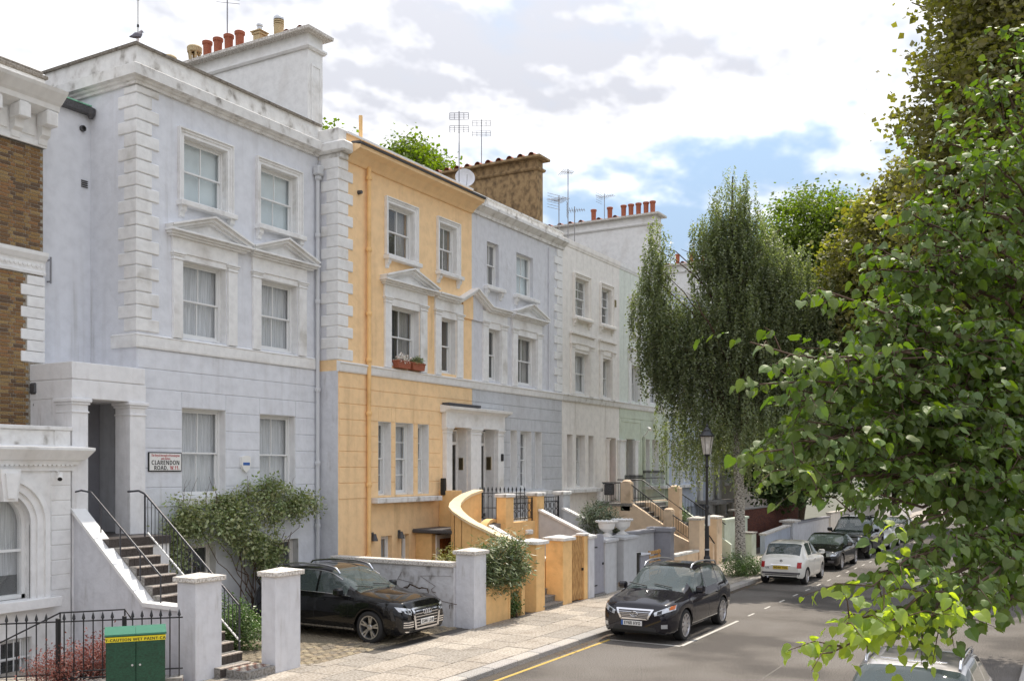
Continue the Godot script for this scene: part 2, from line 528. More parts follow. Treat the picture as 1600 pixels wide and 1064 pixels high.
func surroundings() -> void:
	var cam := Camera3D.new()
	cam.name = "camera"
	add_child(cam)
	cam.projection = Camera3D.PROJECTION_FRUSTUM
	cam.near = 0.05
	cam.far = 1500.0
	cam.size = 0.05 * 1064.0 / 1536.0
	cam.frustum_offset = Vector2(0.0, 0.05 * 200.0 / 1536.0)
	cam.position = Vector3(0, 4.05, 0)
	cam.look_at(Vector3(0.86525, 4.05, -0.50135))
	cam.current = true
	var e := Environment.new()
	e.background_mode = Environment.BG_SKY
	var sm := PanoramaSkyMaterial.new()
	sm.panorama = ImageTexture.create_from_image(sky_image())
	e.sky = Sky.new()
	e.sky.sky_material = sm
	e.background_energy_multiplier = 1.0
	e.tonemap_mode = Environment.TONE_MAPPER_LINEAR
	e.tonemap_exposure = 2.75
	e.sdfgi_enabled = true
	e.ssao_enabled = true
	e.ssil_enabled = true
	var we := WorldEnvironment.new()
	we.name = "surroundings"
	we.environment = e
	add_child(we)
	var sun := DirectionalLight3D.new()
	sun.name = "sun"
	add_child(sun)
	sun.light_energy = 0.6
	sun.light_color = Color(1.0, 0.96, 0.90)
	sun.light_angular_distance = 0.5
	sun.shadow_enabled = true
	sun.look_at_from_position(Vector3.ZERO, -Vector3(0.58, 1.0, -0.03))

# ---------------------------------------------------------------- building pieces
func wall_holes(h: Node, m: Material, x0: float, x1: float, y0: float, y1: float, n0: float, n1: float, holes: Array, called := "wall") -> void:
	var xs := [x0, x1]
	var ys := [y0, y1]
	for q in holes:
		for k in 2:
			if not xs.has(q[k]): xs.append(q[k])
			if not ys.has(q[k + 2]): ys.append(q[k + 2])
	xs.sort(); ys.sort()
	var b := MB.new()
	var o := Vector3(0, 0, 1)
	for i in xs.size() - 1:
		for j in ys.size() - 1:
			var cx: float = (xs[i] + xs[i + 1]) / 2.0
			var cy: float = (ys[j] + ys[j + 1]) / 2.0
			var open := false
			for q in holes:
				if cx > q[0] and cx < q[1] and cy > q[2] and cy < q[3]: open = true
			if open: continue
			b.quad(P(xs[i], ys[j], n0), P(xs[i + 1], ys[j], n0), P(xs[i + 1], ys[j + 1], n0), P(xs[i], ys[j + 1], n0), o)
			b.quad(P(xs[i], ys[j], n1), P(xs[i + 1], ys[j], n1), P(xs[i + 1], ys[j + 1], n1), P(xs[i], ys[j + 1], n1), -o)
	for q in holes:
		b.quad(P(q[0], q[2], n0), P(q[0], q[3], n0), P(q[0], q[3], n1), P(q[0], q[2], n1), Vector3.RIGHT)
		b.quad(P(q[1], q[2], n0), P(q[1], q[3], n0), P(q[1], q[3], n1), P(q[1], q[2], n1), Vector3.LEFT)
		b.quad(P(q[0], q[2], n0), P(q[1], q[2], n0), P(q[1], q[2], n1), P(q[0], q[2], n1), Vector3.UP)
		b.quad(P(q[0], q[3], n0), P(q[1], q[3], n0), P(q[1], q[3], n1), P(q[0], q[3], n1), Vector3.DOWN)
	for x in [x0, x1]:
		b.quad(P(x, y0, n0), P(x, y1, n0), P(x, y1, n1), P(x, y0, n1), Vector3.LEFT if x == x0 else Vector3.RIGHT)
	for y in [y0, y1]:
		b.quad(P(x0, y, n0), P(x1, y, n0), P(x1, y, n1), P(x0, y, n1), Vector3.DOWN if y == y0 else Vector3.UP)
	put(h, called, b, m)

func shell(h: Node, m: Material, x0: float, x1: float, n0: float, n1: float, yt: float, roof: Material) -> void:
	put(h, "side_wall", box(x0, x0 + 0.3, -0.2, yt, n0, n1), m)
	put(h, "side_wall", box(x1 - 0.3, x1, -0.2, yt, n0, n1), m)
	put(h, "rear_wall", box(x0 + 0.3, x1 - 0.3, -0.2, yt, n1 - 0.3, n1), m)
	put(h, "roof", box(x0, x1, yt, yt + 0.12, n0 - 0.2, n1), roof)
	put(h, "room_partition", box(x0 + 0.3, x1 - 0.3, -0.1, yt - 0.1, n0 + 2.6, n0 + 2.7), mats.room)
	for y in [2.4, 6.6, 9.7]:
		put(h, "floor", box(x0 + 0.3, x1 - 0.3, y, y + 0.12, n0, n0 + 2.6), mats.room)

func bands(h: Node, m: Material, x0: float, x1: float, ytop: float, ybot: float, pitch: float, n: float, holes: Array, proud := 0.018) -> void:
	var y := ytop
	while y - pitch > ybot - 0.02:
		var a := y - pitch + 0.011
		var b := y - 0.011
		y -= pitch
		var pieces := [[x0, x1, a, b]]
		for q in holes:
			var nxt := []
			for p in pieces:
				if q[1] <= p[0] or q[0] >= p[1] or q[3] <= p[2] or q[2] >= p[3]:
					nxt.append(p)
					continue
				if q[0] > p[0]: nxt.append([p[0], q[0], p[2], p[3]])
				if q[1] < p[1]: nxt.append([q[1], p[1], p[2], p[3]])
				if q[3] < p[3] - 0.02: nxt.append([maxf(p[0], q[0]), minf(p[1], q[1]), q[3], p[3]])
				if q[2] > p[2] + 0.02: nxt.append([maxf(p[0], q[0]), minf(p[1], q[1]), p[2], q[2]])
			pieces = nxt
		for p in pieces:
			if p[1] - p[0] > 0.03:
				put(h, "stucco_block", box(p[0] + 0.003, p[1] - 0.003, p[2], p[3], n - proud, n + 0.02, 0.006), m)

func sash(h: Node, q: Array, nw: float, dep: float, o := {}) -> void:
	var x0: float = q[0]
	var x1: float = q[1]
	var y0: float = q[2]
	var y1: float = q[3]
	var fm: Material = o.get("frame", mats.frame)
	if o.has("lining"):
		var lm: Material = o.lining
		put(h, "reveal", box(x0 - 0.001, x0 + 0.012, y0, y1, nw - 0.004, nw + dep), lm)
		put(h, "reveal", box(x1 - 0.012, x1 + 0.001, y0, y1, nw - 0.004, nw + dep), lm)
		put(h, "reveal", box(x0 + 0.012, x1 - 0.012, y1 - 0.012, y1 + 0.001, nw - 0.004, nw + dep), lm)
	var f := MB.new()
	var a := nw + dep
	f.bx(P(x0, y0, a), P(x0 + 0.055, y1, a + 0.12), 0.004)
	f.bx(P(x1 - 0.055, y0, a), P(x1, y1, a + 0.12), 0.004)
	f.bx(P(x0 + 0.055, y1 - 0.06, a + 0.002), P(x1 - 0.055, y1, a + 0.12), 0.004)
	f.bx(P(x0 + 0.055, y0, a - 0.05), P(x1 - 0.055, y0 + 0.06, a + 0.12), 0.006)
	var win := put(h, "window", f, fm)
	var xa := x0 + 0.057
	var xb := x1 - 0.057
	var ym: float = lerpf(y0 + 0.06, y1 - 0.06, o.get("meet", 0.5))
	var open: float = o.get("open", 0.0)
	for s in 2:
		var ya := y0 + 0.062 + open if s == 0 else ym - 0.02
		var yb := ym + 0.02 + open if s == 0 else y1 - 0.062
		var ns := a + (0.065 if s == 0 else 0.022)
		var st := MB.new()
		st.bx(P(xa, ya, ns), P(xa + 0.042, yb, ns + 0.04), 0.003)
		st.bx(P(xb - 0.042, ya, ns), P(xb, yb, ns + 0.04), 0.003)
		st.bx(P(xa + 0.042, ya, ns), P(xb - 0.042, ya + (0.075 if s == 0 else 0.04), ns + 0.04), 0.003)
		st.bx(P(xa + 0.042, yb - 0.042, ns), P(xb - 0.042, yb, ns + 0.04), 0.003)
		put(win, "sash", st, fm)
		var gx0 := xa + 0.042
		var gx1 := xb - 0.042
		var gy0 := ya + (0.075 if s == 0 else 0.04)
		var gy1 := yb - 0.042
		var cols: int = o.get("cols", 2)
		var rows: int = o.get("rows", 1)
		for i in range(1, cols):
			var gx := lerpf(gx0, gx1, float(i) / cols)
			put(win, "glazing_bar", box(gx - 0.011, gx + 0.011, gy0, gy1, ns + 0.004, ns + 0.036), fm)
		for j in range(1, rows):
			var gy := lerpf(gy0, gy1, float(j) / rows)
			put(win, "glazing_bar", box(gx0, gx1, gy - 0.011, gy + 0.011, ns + 0.006, ns + 0.034), fm)
		for i in cols:
			for j in rows:
				var p := MB.new()
				var px0 := lerpf(gx0, gx1, float(i) / cols)
				var px1 := lerpf(gx0, gx1, float(i + 1) / cols)
				var py0 := lerpf(gy0, gy1, float(j) / rows)
				var py1 := lerpf(gy0, gy1, float(j + 1) / rows)
				var t := rng.randf_range(-0.004, 0.004)
				p.quad(P(px0, py0, ns + 0.02), P(px1, py0, ns + 0.02 + t), P(px1, py1, ns + 0.02 + t), P(px0, py1, ns + 0.02), Vector3(0, 0, 1))
				put(win, "pane", p, mats.pane)
	var cur: String = o.get("cur", "")
	var cn := a + 0.17
	if cur == "net" or cur == "blind":
		var low: float = o.get("low", 0.0)
		var rows2 := []
		for i in 2:
			var row := PackedVector3Array()
			for k in 41:
				var x := lerpf(x0 + 0.01, x1 - 0.01, k / 40.0)
				row.append(P(x, lerpf(y0 + (y1 - y0) * low, y1, float(i)), cn + (0.012 * sin(k * 1.9) if cur == "net" else 0.0)))
			rows2.append(row)
		put(win, "net_curtain" if cur == "net" else "blind", MB.new().surf(rows2), mats.net if cur == "net" else mats.blind)
	elif cur == "drape":
		for s in o.get("sides", [0, 1]):
			var rows3 := []
			for i in 2:
				var row := PackedVector3Array()
				for k in 31:
					var f2 := k / 30.0 * 0.36
					var x := lerpf(x0, x1, f2 if s == 0 else 1.0 - f2)
					row.append(P(x, lerpf(y0, y1, float(i)), cn + 0.05 + 0.03 * sin(k * 1.3)))
				rows3.append(row)
			put(win, "curtain", MB.new().surf(rows3), mats.drape)

func architrave(h: Node, q: Array, n: float, m: Material, w := 0.16) -> void:
	var b := MB.new()
	var pts := [Vector2(q[0], q[2]), Vector2(q[0], q[3]), Vector2(q[1], q[3]), Vector2(q[1], q[2])]
	b.strip(pts, 0.0, w * 0.45, n + 0.02, n - 0.035)
	b.strip(pts, w * 0.45, w * 0.8, n + 0.02, n - 0.055)
	b.strip(pts, w * 0.8, w, n + 0.02, n - 0.09)
	put(h, "architrave", b, m)

func sill(h: Node, x0: float, x1: float, y: float, n: float, m: Material, brackets := true, out := 0.2, th := 0.12) -> void:
	var b := MB.new()
	b.bx(P(x0, y - th, n - out), P(x1, y, n + 0.1), 0.012)
	var s := put(h, "sill", b, m)
	if brackets:
		for x in [x0 + 0.06, x1 - 0.2]:
			var k := MB.new()
			k.prism([Vector2(0, 0), Vector2(out * 0.7, 0), Vector2(out * 0.65, -0.1), Vector2(out * 0.3, -0.16), Vector2(out * 0.25, -0.24), Vector2(0, -0.26)], P(x, y - th, n), Vector3(0, 0, 1), Vector3.UP, Vector3(0.14, 0, 0))
			put(s, "bracket", k, m)

func pilaster(h: Node, x0: float, x1: float, y0: float, y1: float, n: float, m: Material, proud := 0.07, cap := 0.17) -> void:
	var s := put(h, "pilaster", box(x0 + 0.02, x1 - 0.02, y0, y1 - cap, n - proud, n + 0.02, 0.008), m)
	var b := MB.new()
	var y := y1 - cap
	b.bx(P(x0, y, n - proud - 0.02), P(x1, y + 0.03, n + 0.02), 0.004)
	b.bx(P(x0 + 0.015, y + 0.03, n - proud - 0.005), P(x1 - 0.015, y + cap * 0.5, n + 0.02), 0.003)
	b.bx(P(x0 - 0.01, y + cap * 0.5, n - proud - 0.03), P(x1 + 0.01, y + cap * 0.75, n + 0.02), 0.006)
	b.bx(P(x0 - 0.03, y + cap * 0.75, n - proud - 0.055), P(x1 + 0.03, y1, n + 0.02), 0.006)
	put(s, "capital", b, m)

func raking(b: MB, pts: Array, n: float) -> void:
	b.strip(pts, -0.10, -0.045, n + 0.02, n - 0.15)
	b.strip(pts, -0.045, 0.03, n + 0.02, n - 0.23)
	b.strip(pts, 0.03, 0.075, n + 0.02, n - 0.30)

func pediment(h: Node, x0: float, x1: float, y0: float, y1: float, n: float, m: Material) -> void:
	var b := MB.new()
	b.bx(P(x0 + 0.10, y0, n - 0.13), P(x1 - 0.10, y0 + 0.05, n + 0.02), 0.006)
	b.bx(P(x0 + 0.04, y0 + 0.05, n - 0.2), P(x1 - 0.04, y0 + 0.1, n + 0.02), 0.006)
	b.bx(P(x0, y0 + 0.1, n - 0.29), P(x1, y0 + 0.145, n + 0.02), 0.006)
	var xm := (x0 + x1) / 2.0
	raking(b, [Vector2(x0 + 0.03, y0 + 0.17), Vector2(xm, y1 - 0.06), Vector2(x1 - 0.03, y0 + 0.17)], n)
	var p := put(h, "pediment", b, m)
	put(p, "tympanum", MB.new().prism([Vector2(x0 + 0.15, y0 + 0.14), Vector2(x1 - 0.15, y0 + 0.14), Vector2(xm, y1 - 0.1)], P(0, 0, n + 0.01), Vector3.RIGHT, Vector3.UP, Vector3(0, 0, 0.07)), m)

func quoins(h: Node, xc: float, dir: float, n: float, y0: float, y1: float, pitch: float, side: bool, m: Material, w := 0.6, w2 := 0.4) -> void:
	var y := y0
	var k := 0
	while y + pitch * 0.6 < y1:
		var a := w if k % 2 == 0 else w2
		var d := (w2 if k % 2 == 0 else w) if side else 0.0
		put(h, "quoin", MB.new().bx(P(xc - dir * 0.032, y + 0.006, n - 0.036), P(xc + dir * a, minf(y + pitch, y1) - 0.006, n + (d if side else 0.02)), 0.02), m)
		y += pitch
		k += 1

func pipe(h: Node, pts: Array, r: float, m: Material, clips: Array, called := "drainpipe") -> void:
	var p := put(h, called, MB.new().tube(pts, r, 10), m)
	for y in clips:
		var at: Vector3 = pts[0]
		for q in pts.size() - 1:
			if (pts[q].y - y) * (pts[q + 1].y - y) <= 0.0 and absf(pts[q].y - pts[q + 1].y) > 0.01:
				at = pts[q].lerp(pts[q + 1], (y - pts[q].y) / (pts[q + 1].y - pts[q].y))
		put(p, "collar", MB.new().lathe(at, [Vector2(0, -0.06), Vector2(r * 1.35, -0.06), Vector2(r * 1.5, 0.0), Vector2(r * 1.35, 0.05), Vector2(0, 0.05)], 10), m)

func door(h: Node, x0: float, x1: float, y0: float, y1: float, n: float, m: Material, fan: float) -> void:
	# a panelled door with a transom and a fanlight above, at depth n
	put(h, "door_frame", box(x0 - 0.08, x0, y0, y1 + fan, n - 0.04, n + 0.1).bx(P(x1, y0, n - 0.04), P(x1 + 0.08, y1 + fan, n + 0.1)).bx(P(x0, y1, n - 0.06), P(x1, y1 + 0.1, n + 0.1), 0.01).bx(P(x0, y1 + fan - 0.06, n - 0.04), P(x1, y1 + fan, n + 0.1)), mats.frame)
	var d := put(h, "door", box(x0, x1, y0, y1, n, n + 0.05), m)
	var w := x1 - x0
	for i in 2:
		for j in [[0.1, 0.38], [0.44, 0.92]]:
			var px := x0 + w * (0.1 + 0.44 * i)
			var q := MB.new()
			q.bx(P(px, y0 + (y1 - y0) * j[0], n - 0.018), P(px + w * 0.36, y0 + (y1 - y0) * j[1], n + 0.01), 0.015)
			put(d, "panel", q, m)
	put(d, "letter_slot", box(x0 + w * 0.3, x0 + w * 0.7, y0 + 0.95, y0 + 1.02, n - 0.02, n, 0.005), mats.brass)
	put(d, "knob", MB.new().lathe(P(x0 + w * 0.1, y0 + 1.05, n - 0.02), [Vector2(0.012, -0.02), Vector2(0.012, 0.02), Vector2(0.035, 0.04), Vector2(0.03, 0.07), Vector2(0, 0.08)], 10, Vector3(0, 0, 1)), mats.brass)
	var p := MB.new()
	p.quad(P(x0, y1 + 0.1, n + 0.03), P(x1, y1 + 0.1, n + 0.03), P(x1, y1 + fan - 0.06, n + 0.03), P(x0, y1 + fan - 0.06, n + 0.03), Vector3(0, 0, 1))
	put(h, "fanlight", p, mats.pane)

func pot(parent: Node, at: Vector3, kind: String) -> void:
	var m: Material = mats.terracotta
	match kind:
		"tall":
			put(parent, "chimney_pot", MB.new().lathe(at, [Vector2(0.17, 0), Vector2(0.175, 0.05), Vector2(0.15, 0.1), Vector2(0.165, 0.72), Vector2(0.2, 0.74), Vector2(0.205, 0.84), Vector2(0.18, 0.86), Vector2(0.14, 0.86), Vector2(0.13, 0.5)], 14).shrink(at, 0.78), m)
		"short":
			put(parent, "chimney_pot", MB.new().lathe(at, [Vector2(0.14, 0), Vector2(0.12, 0.1), Vector2(0.13, 0.42), Vector2(0.16, 0.44), Vector2(0.16, 0.52), Vector2(0.12, 0.52), Vector2(0.1, 0.3)], 14).shrink(at, 0.85), m)
		"louvre":
			var p := put(parent, "chimney_pot", MB.new().lathe(at, [Vector2(0.16, 0), Vector2(0.16, 0.3), Vector2(0.19, 0.36), Vector2(0.19, 0.62), Vector2(0.14, 0.62)], 14).shrink(at, 0.76), mats.buff)
			for k in 4:
				put(p, "louvre", MB.new().lathe(at + Vector3.UP * (0.62 + k * 0.08), [Vector2(0.14, 0.0), Vector2(0.2, 0.0), Vector2(0.2, 0.045), Vector2(0.14, 0.06)], 14).shrink(at, 0.76), mats.buff if k < 3 else mats.zinc)
			put(p, "cowl", MB.new().lathe(at + Vector3.UP * 0.9, [Vector2(0.2, 0.0), Vector2(0.19, 0.06), Vector2(0.12, 0.13), Vector2(0, 0.15)], 14).shrink(at, 0.76), mats.zinc)
		"square":
			var b := MB.new()
			b.bx(at + Vector3(-0.19, 0, -0.19), at + Vector3(0.19, 0.5, 0.19), 0.03)
			b.bx(at + Vector3(-0.23, 0.5, -0.23), at + Vector3(0.23, 0.58, 0.23), 0.02)
			b.bx(at + Vector3(-0.27, 0.6, -0.27), at + Vector3(0.27, 0.64, 0.27), 0.01)
			b.bx(at + Vector3(-0.17, 0.64, -0.17), at + Vector3(0.17, 0.7, 0.17), 0.02)
			var p := put(parent, "chimney_pot", b.shrink(at, 0.74), mats.buff)
			put(p, "flue_liner", MB.new().lathe(at + Vector3.UP * 0.7, [Vector2(0.1, 0), Vector2(0.1, 0.16), Vector2(0.13, 0.17), Vector2(0.13, 0.24), Vector2(0, 0.25)], 12).shrink(at, 0.74), mats.zinc)
		"legs":
			var b := MB.new()
			b.lathe(at, [Vector2(0.17, 0), Vector2(0.15, 0.2), Vector2(0.12, 0.2)], 14)
			for k in 6:
				var q := TAU * k / 6.0
				b.tube([at + Vector3(cos(q) * 0.14, 0.2, sin(q) * 0.14), at + Vector3(cos(q) * 0.17, 0.45, sin(q) * 0.17)], 0.035, 6)
			b.lathe(at + Vector3.UP * 0.45, [Vector2(0.1, 0.0), Vector2(0.22, 0.0), Vector2(0.23, 0.14), Vector2(0.2, 0.18), Vector2(0, 0.18)], 14)
			put(parent, "chimney_pot", b, mats.buff)
		"hood":
			# a half-round ridge tile laid over a flue
			var b := MB.new()
			for w in [0.11, 0.085]:
				var rows := []
				for i in 5:
					var row := PackedVector3Array()
					for k in 11:
						var q := PI * k / 10.0
						row.append(at + Vector3(lerpf(-0.3, 0.3, i / 4.0), 0.02 + sin(q) * (w + 0.05) + 0.03 * (i / 4.0 - 0.5), cos(q) * w * 1.25))
					rows.append(row)
				b.surf(rows)
			put(parent, "hood_tile", b, m)

func chimney(h: Node, x0: float, x1: float, n0: float, n1: float, y0: float, yt: float, m: Material, capm: Material, pots: Array) -> void:
	var c := put(h, "chimney_stack", box(x0, x1, y0, yt - 0.1, n0, n1, 0.01), m)
	var ring := [P(x0, 0, n1), P(x0, 0, n0), P(x1, 0, n0), P(x1, 0, n1)]
	var b := MB.new()
	b.sweep(ring, [Vector2(-0.02, yt - 0.56), Vector2(0.05, yt - 0.56), Vector2(0.09, yt - 0.5), Vector2(0.09, yt - 0.45), Vector2(0.03, yt - 0.43), Vector2(-0.02, yt - 0.43)])
	put(c, "string_course", b, m)
	var k := MB.new()
	k.sweep(ring, [Vector2(-0.05, yt - 0.12), Vector2(0.2, yt - 0.12), Vector2(0.22, yt - 0.1), Vector2(0.22, yt - 0.02), Vector2(-0.05, yt)])
	k.bx(P(x0 + 0.03, yt - 0.11, n0 + 0.03), P(x1 - 0.03, yt + 0.003, n1))
	put(c, "chimney_cap", k, capm)
	for p in pots:
		pot(c, P((x0 + x1) / 2.0 + p[2], yt, p[1]), p[0])

func cornice(h: Node, path: Array, y: float, m: Material, prof: Array, called := "cornice") -> void:
	var q := []
	for p in path: q.append(p + Vector3.UP * y)
	put(h, called, MB.new().sweep(q, prof), m)

# ---------------------------------------------------------------- one house of the terrace
func terrace(d: Dictionary) -> Node3D:
	var x0: float = d.x0
	var x1: float = d.x1
	var n := 17.4
	var mir: bool = d.get("mir", false)
	var X := func(a: float, b: float) -> Array: return [x1 - b, x1 - a] if mir else [x0 + a, x0 + b]
	var h := thing(d.called, d.label, "house", P((x0 + x1) / 2.0, 0.12, n), "terraced houses along the street")
	var wm: Material = d.wall
	var tm: Material = d.get("trim", mats.white)
	var holes := []
	var gf := []
	for q in d.gf:
		var r: Array = X.call(q[0], q[1])
		gf.append([r[0], r[1], d.get("gf_y0", 3.3), d.get("gf_y1", 5.4)])
	var ff := []
	for q in d.ff:
		var r: Array = X.call(q[0], q[1])
		ff.append([r[0], r[1], 7.05, d.get("ff_y1", 8.84)])
	var tf := []
	for q in d.tf:
		var r: Array = X.call(q[0], q[1])
		tf.append([r[0], r[1], d.get("tf_y0", 10.24), d.get("tf_y1", 11.76)])
	var dr: Array = X.call(d.door[0], d.door[1])
	var dh := [dr[0], dr[1], 2.36, 5.36]
	var bs := []
	for q in d.get("base", []):
		bs.append([x0 + q[0], x0 + q[1], 0.7, 2.1])
	holes = gf + ff + tf + bs + [dh]
	var lowm: Material = d.get("low", wm)
	wall_holes(h, wm, x0, x1, 6.75, 13.05, n, n + 0.35, ff + tf)
	wall_holes(h, lowm, x0, x1, -0.2, 6.75, n, n + 0.35, gf + bs + [dh])
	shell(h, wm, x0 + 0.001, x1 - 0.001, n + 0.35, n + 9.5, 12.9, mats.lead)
	# ground floor joints
	if d.get("bands", true):
		bands(h, lowm, x0 + d.get("b0", 0.0), x1 - d.get("b1", 0.0), 6.69, d.get("band_low", 3.1), 0.435, n, gf + [[dr[0] - 0.5, dr[1] + 0.6, 2.0, 6.1]])
	# string course
	var sp := [Vector2(-0.03, -0.14), Vector2(0.05, -0.14), Vector2(0.07, -0.1), Vector2(0.09, 0.06), Vector2(0.12, 0.09), Vector2(0.12, 0.12), Vector2(-0.03, 0.16)]
	var sx0 := x0 - (0.03 if d.has("quoin_left") else 0.0)
	cornice(h, [P(sx0, 0, n), P(x1, 0, n)], 6.82, d.get("string_m", tm), sp, "string_course")
	var cur: Array = d.get("cur", ["drape", "dark", "net", "drape", "dark"])
	var i := 0
	for q in tf:
		sash(h, q, n, 0.13, {"cols": d.get("tf_cols", 2), "rows": d.get("tf_rows", 1), "cur": cur[i % cur.size()], "lining": d.get("lining", tm)})
		if d.get("tf_arch", true): architrave(h, q, n, tm)
		sill(h, q[0] - 0.2, q[1] + 0.2, q[2] - 0.02, n, tm)
		i += 1
	for k in ff.size():
		var q: Array = ff[k]
		sash(h, q, n, 0.2, {"cols": 2 if q[1] - q[0] > 1.0 else 1, "rows": 1, "cur": cur[i % cur.size()], "lining": tm})
		i += 1
		var pl: Array = X.call(d.pil[k][0], d.pil[k][1])
		pilaster(h, pl[0], q[0], 6.97, 9.02, n, tm)
		pilaster(h, q[1], pl[1], 6.97, 9.02, n, tm)
		put(h, "entablature", box(pl[0], pl[1], 9.02, 9.36, n - 0.06, n + 0.02, 0.006).bx(P(q[0], 8.8, n - 0.03), P(q[1], 9.02, n + 0.02)), tm)
		if d.has("ped") and d.ped[k].size() == 2:
			var pd: Array = X.call(d.ped[k][0], d.ped[k][1])
			pediment(h, pd[0], pd[1], 9.36, 9.98, n, tm)
		elif not d.has("ped"):
			put(h, "window_cornice", box(pl[0] - 0.06, pl[1] + 0.06, 9.36, 9.46, n - 0.14, n + 0.02, 0.01), tm)
	for q in gf:
		sash(h, q, n, 0.24, {"cols": 1, "rows": 2, "cur": "net", "lining": tm})
	if gf.size():
		var g0 := 99.0
		var g1 := -99.0
		for q in gf:
			g0 = minf(g0, q[0]); g1 = maxf(g1, q[1])
		sill(h, g0 - 0.35, g1 + 0.35, gf[0][2] - 0.06, n, mats.white_dirty, false, 0.28, 0.15)
	for q in bs:
		sash(h, q, n, 0.14, {"cols": 1, "cur": "net"})
	# door in its recess
	door(h, dr[0] + 0.09, dr[1] - 0.09, 2.36, 4.82, n + 0.4, d.door_m, 0.5)
	put(h, "porch_floor", box(dr[0] - 0.3, dr[1] + 0.3, 2.2, 2.36, n - 1.2, n + 0.6), mats.step_stone)
	for s in [[dr[0] - 0.002, dr[0] + 0.014], [dr[1] - 0.014, dr[1] + 0.002]]:
		put(h, "reveal", box(s[0], s[1], 2.36, 5.36, n - 0.01, n + 0.36), tm)
	if d.has("quoin_left"): quoins(h, x0, 1.0, n, 7.0, d.get("quoin_top", 12.5), 0.305, true, tm)
	if d.has("quoin_right"): quoins(h, x1, -1.0, n, 7.0, d.get("quoin_top", 12.5), 0.305, false, tm, 0.62, 0.4)
	return h

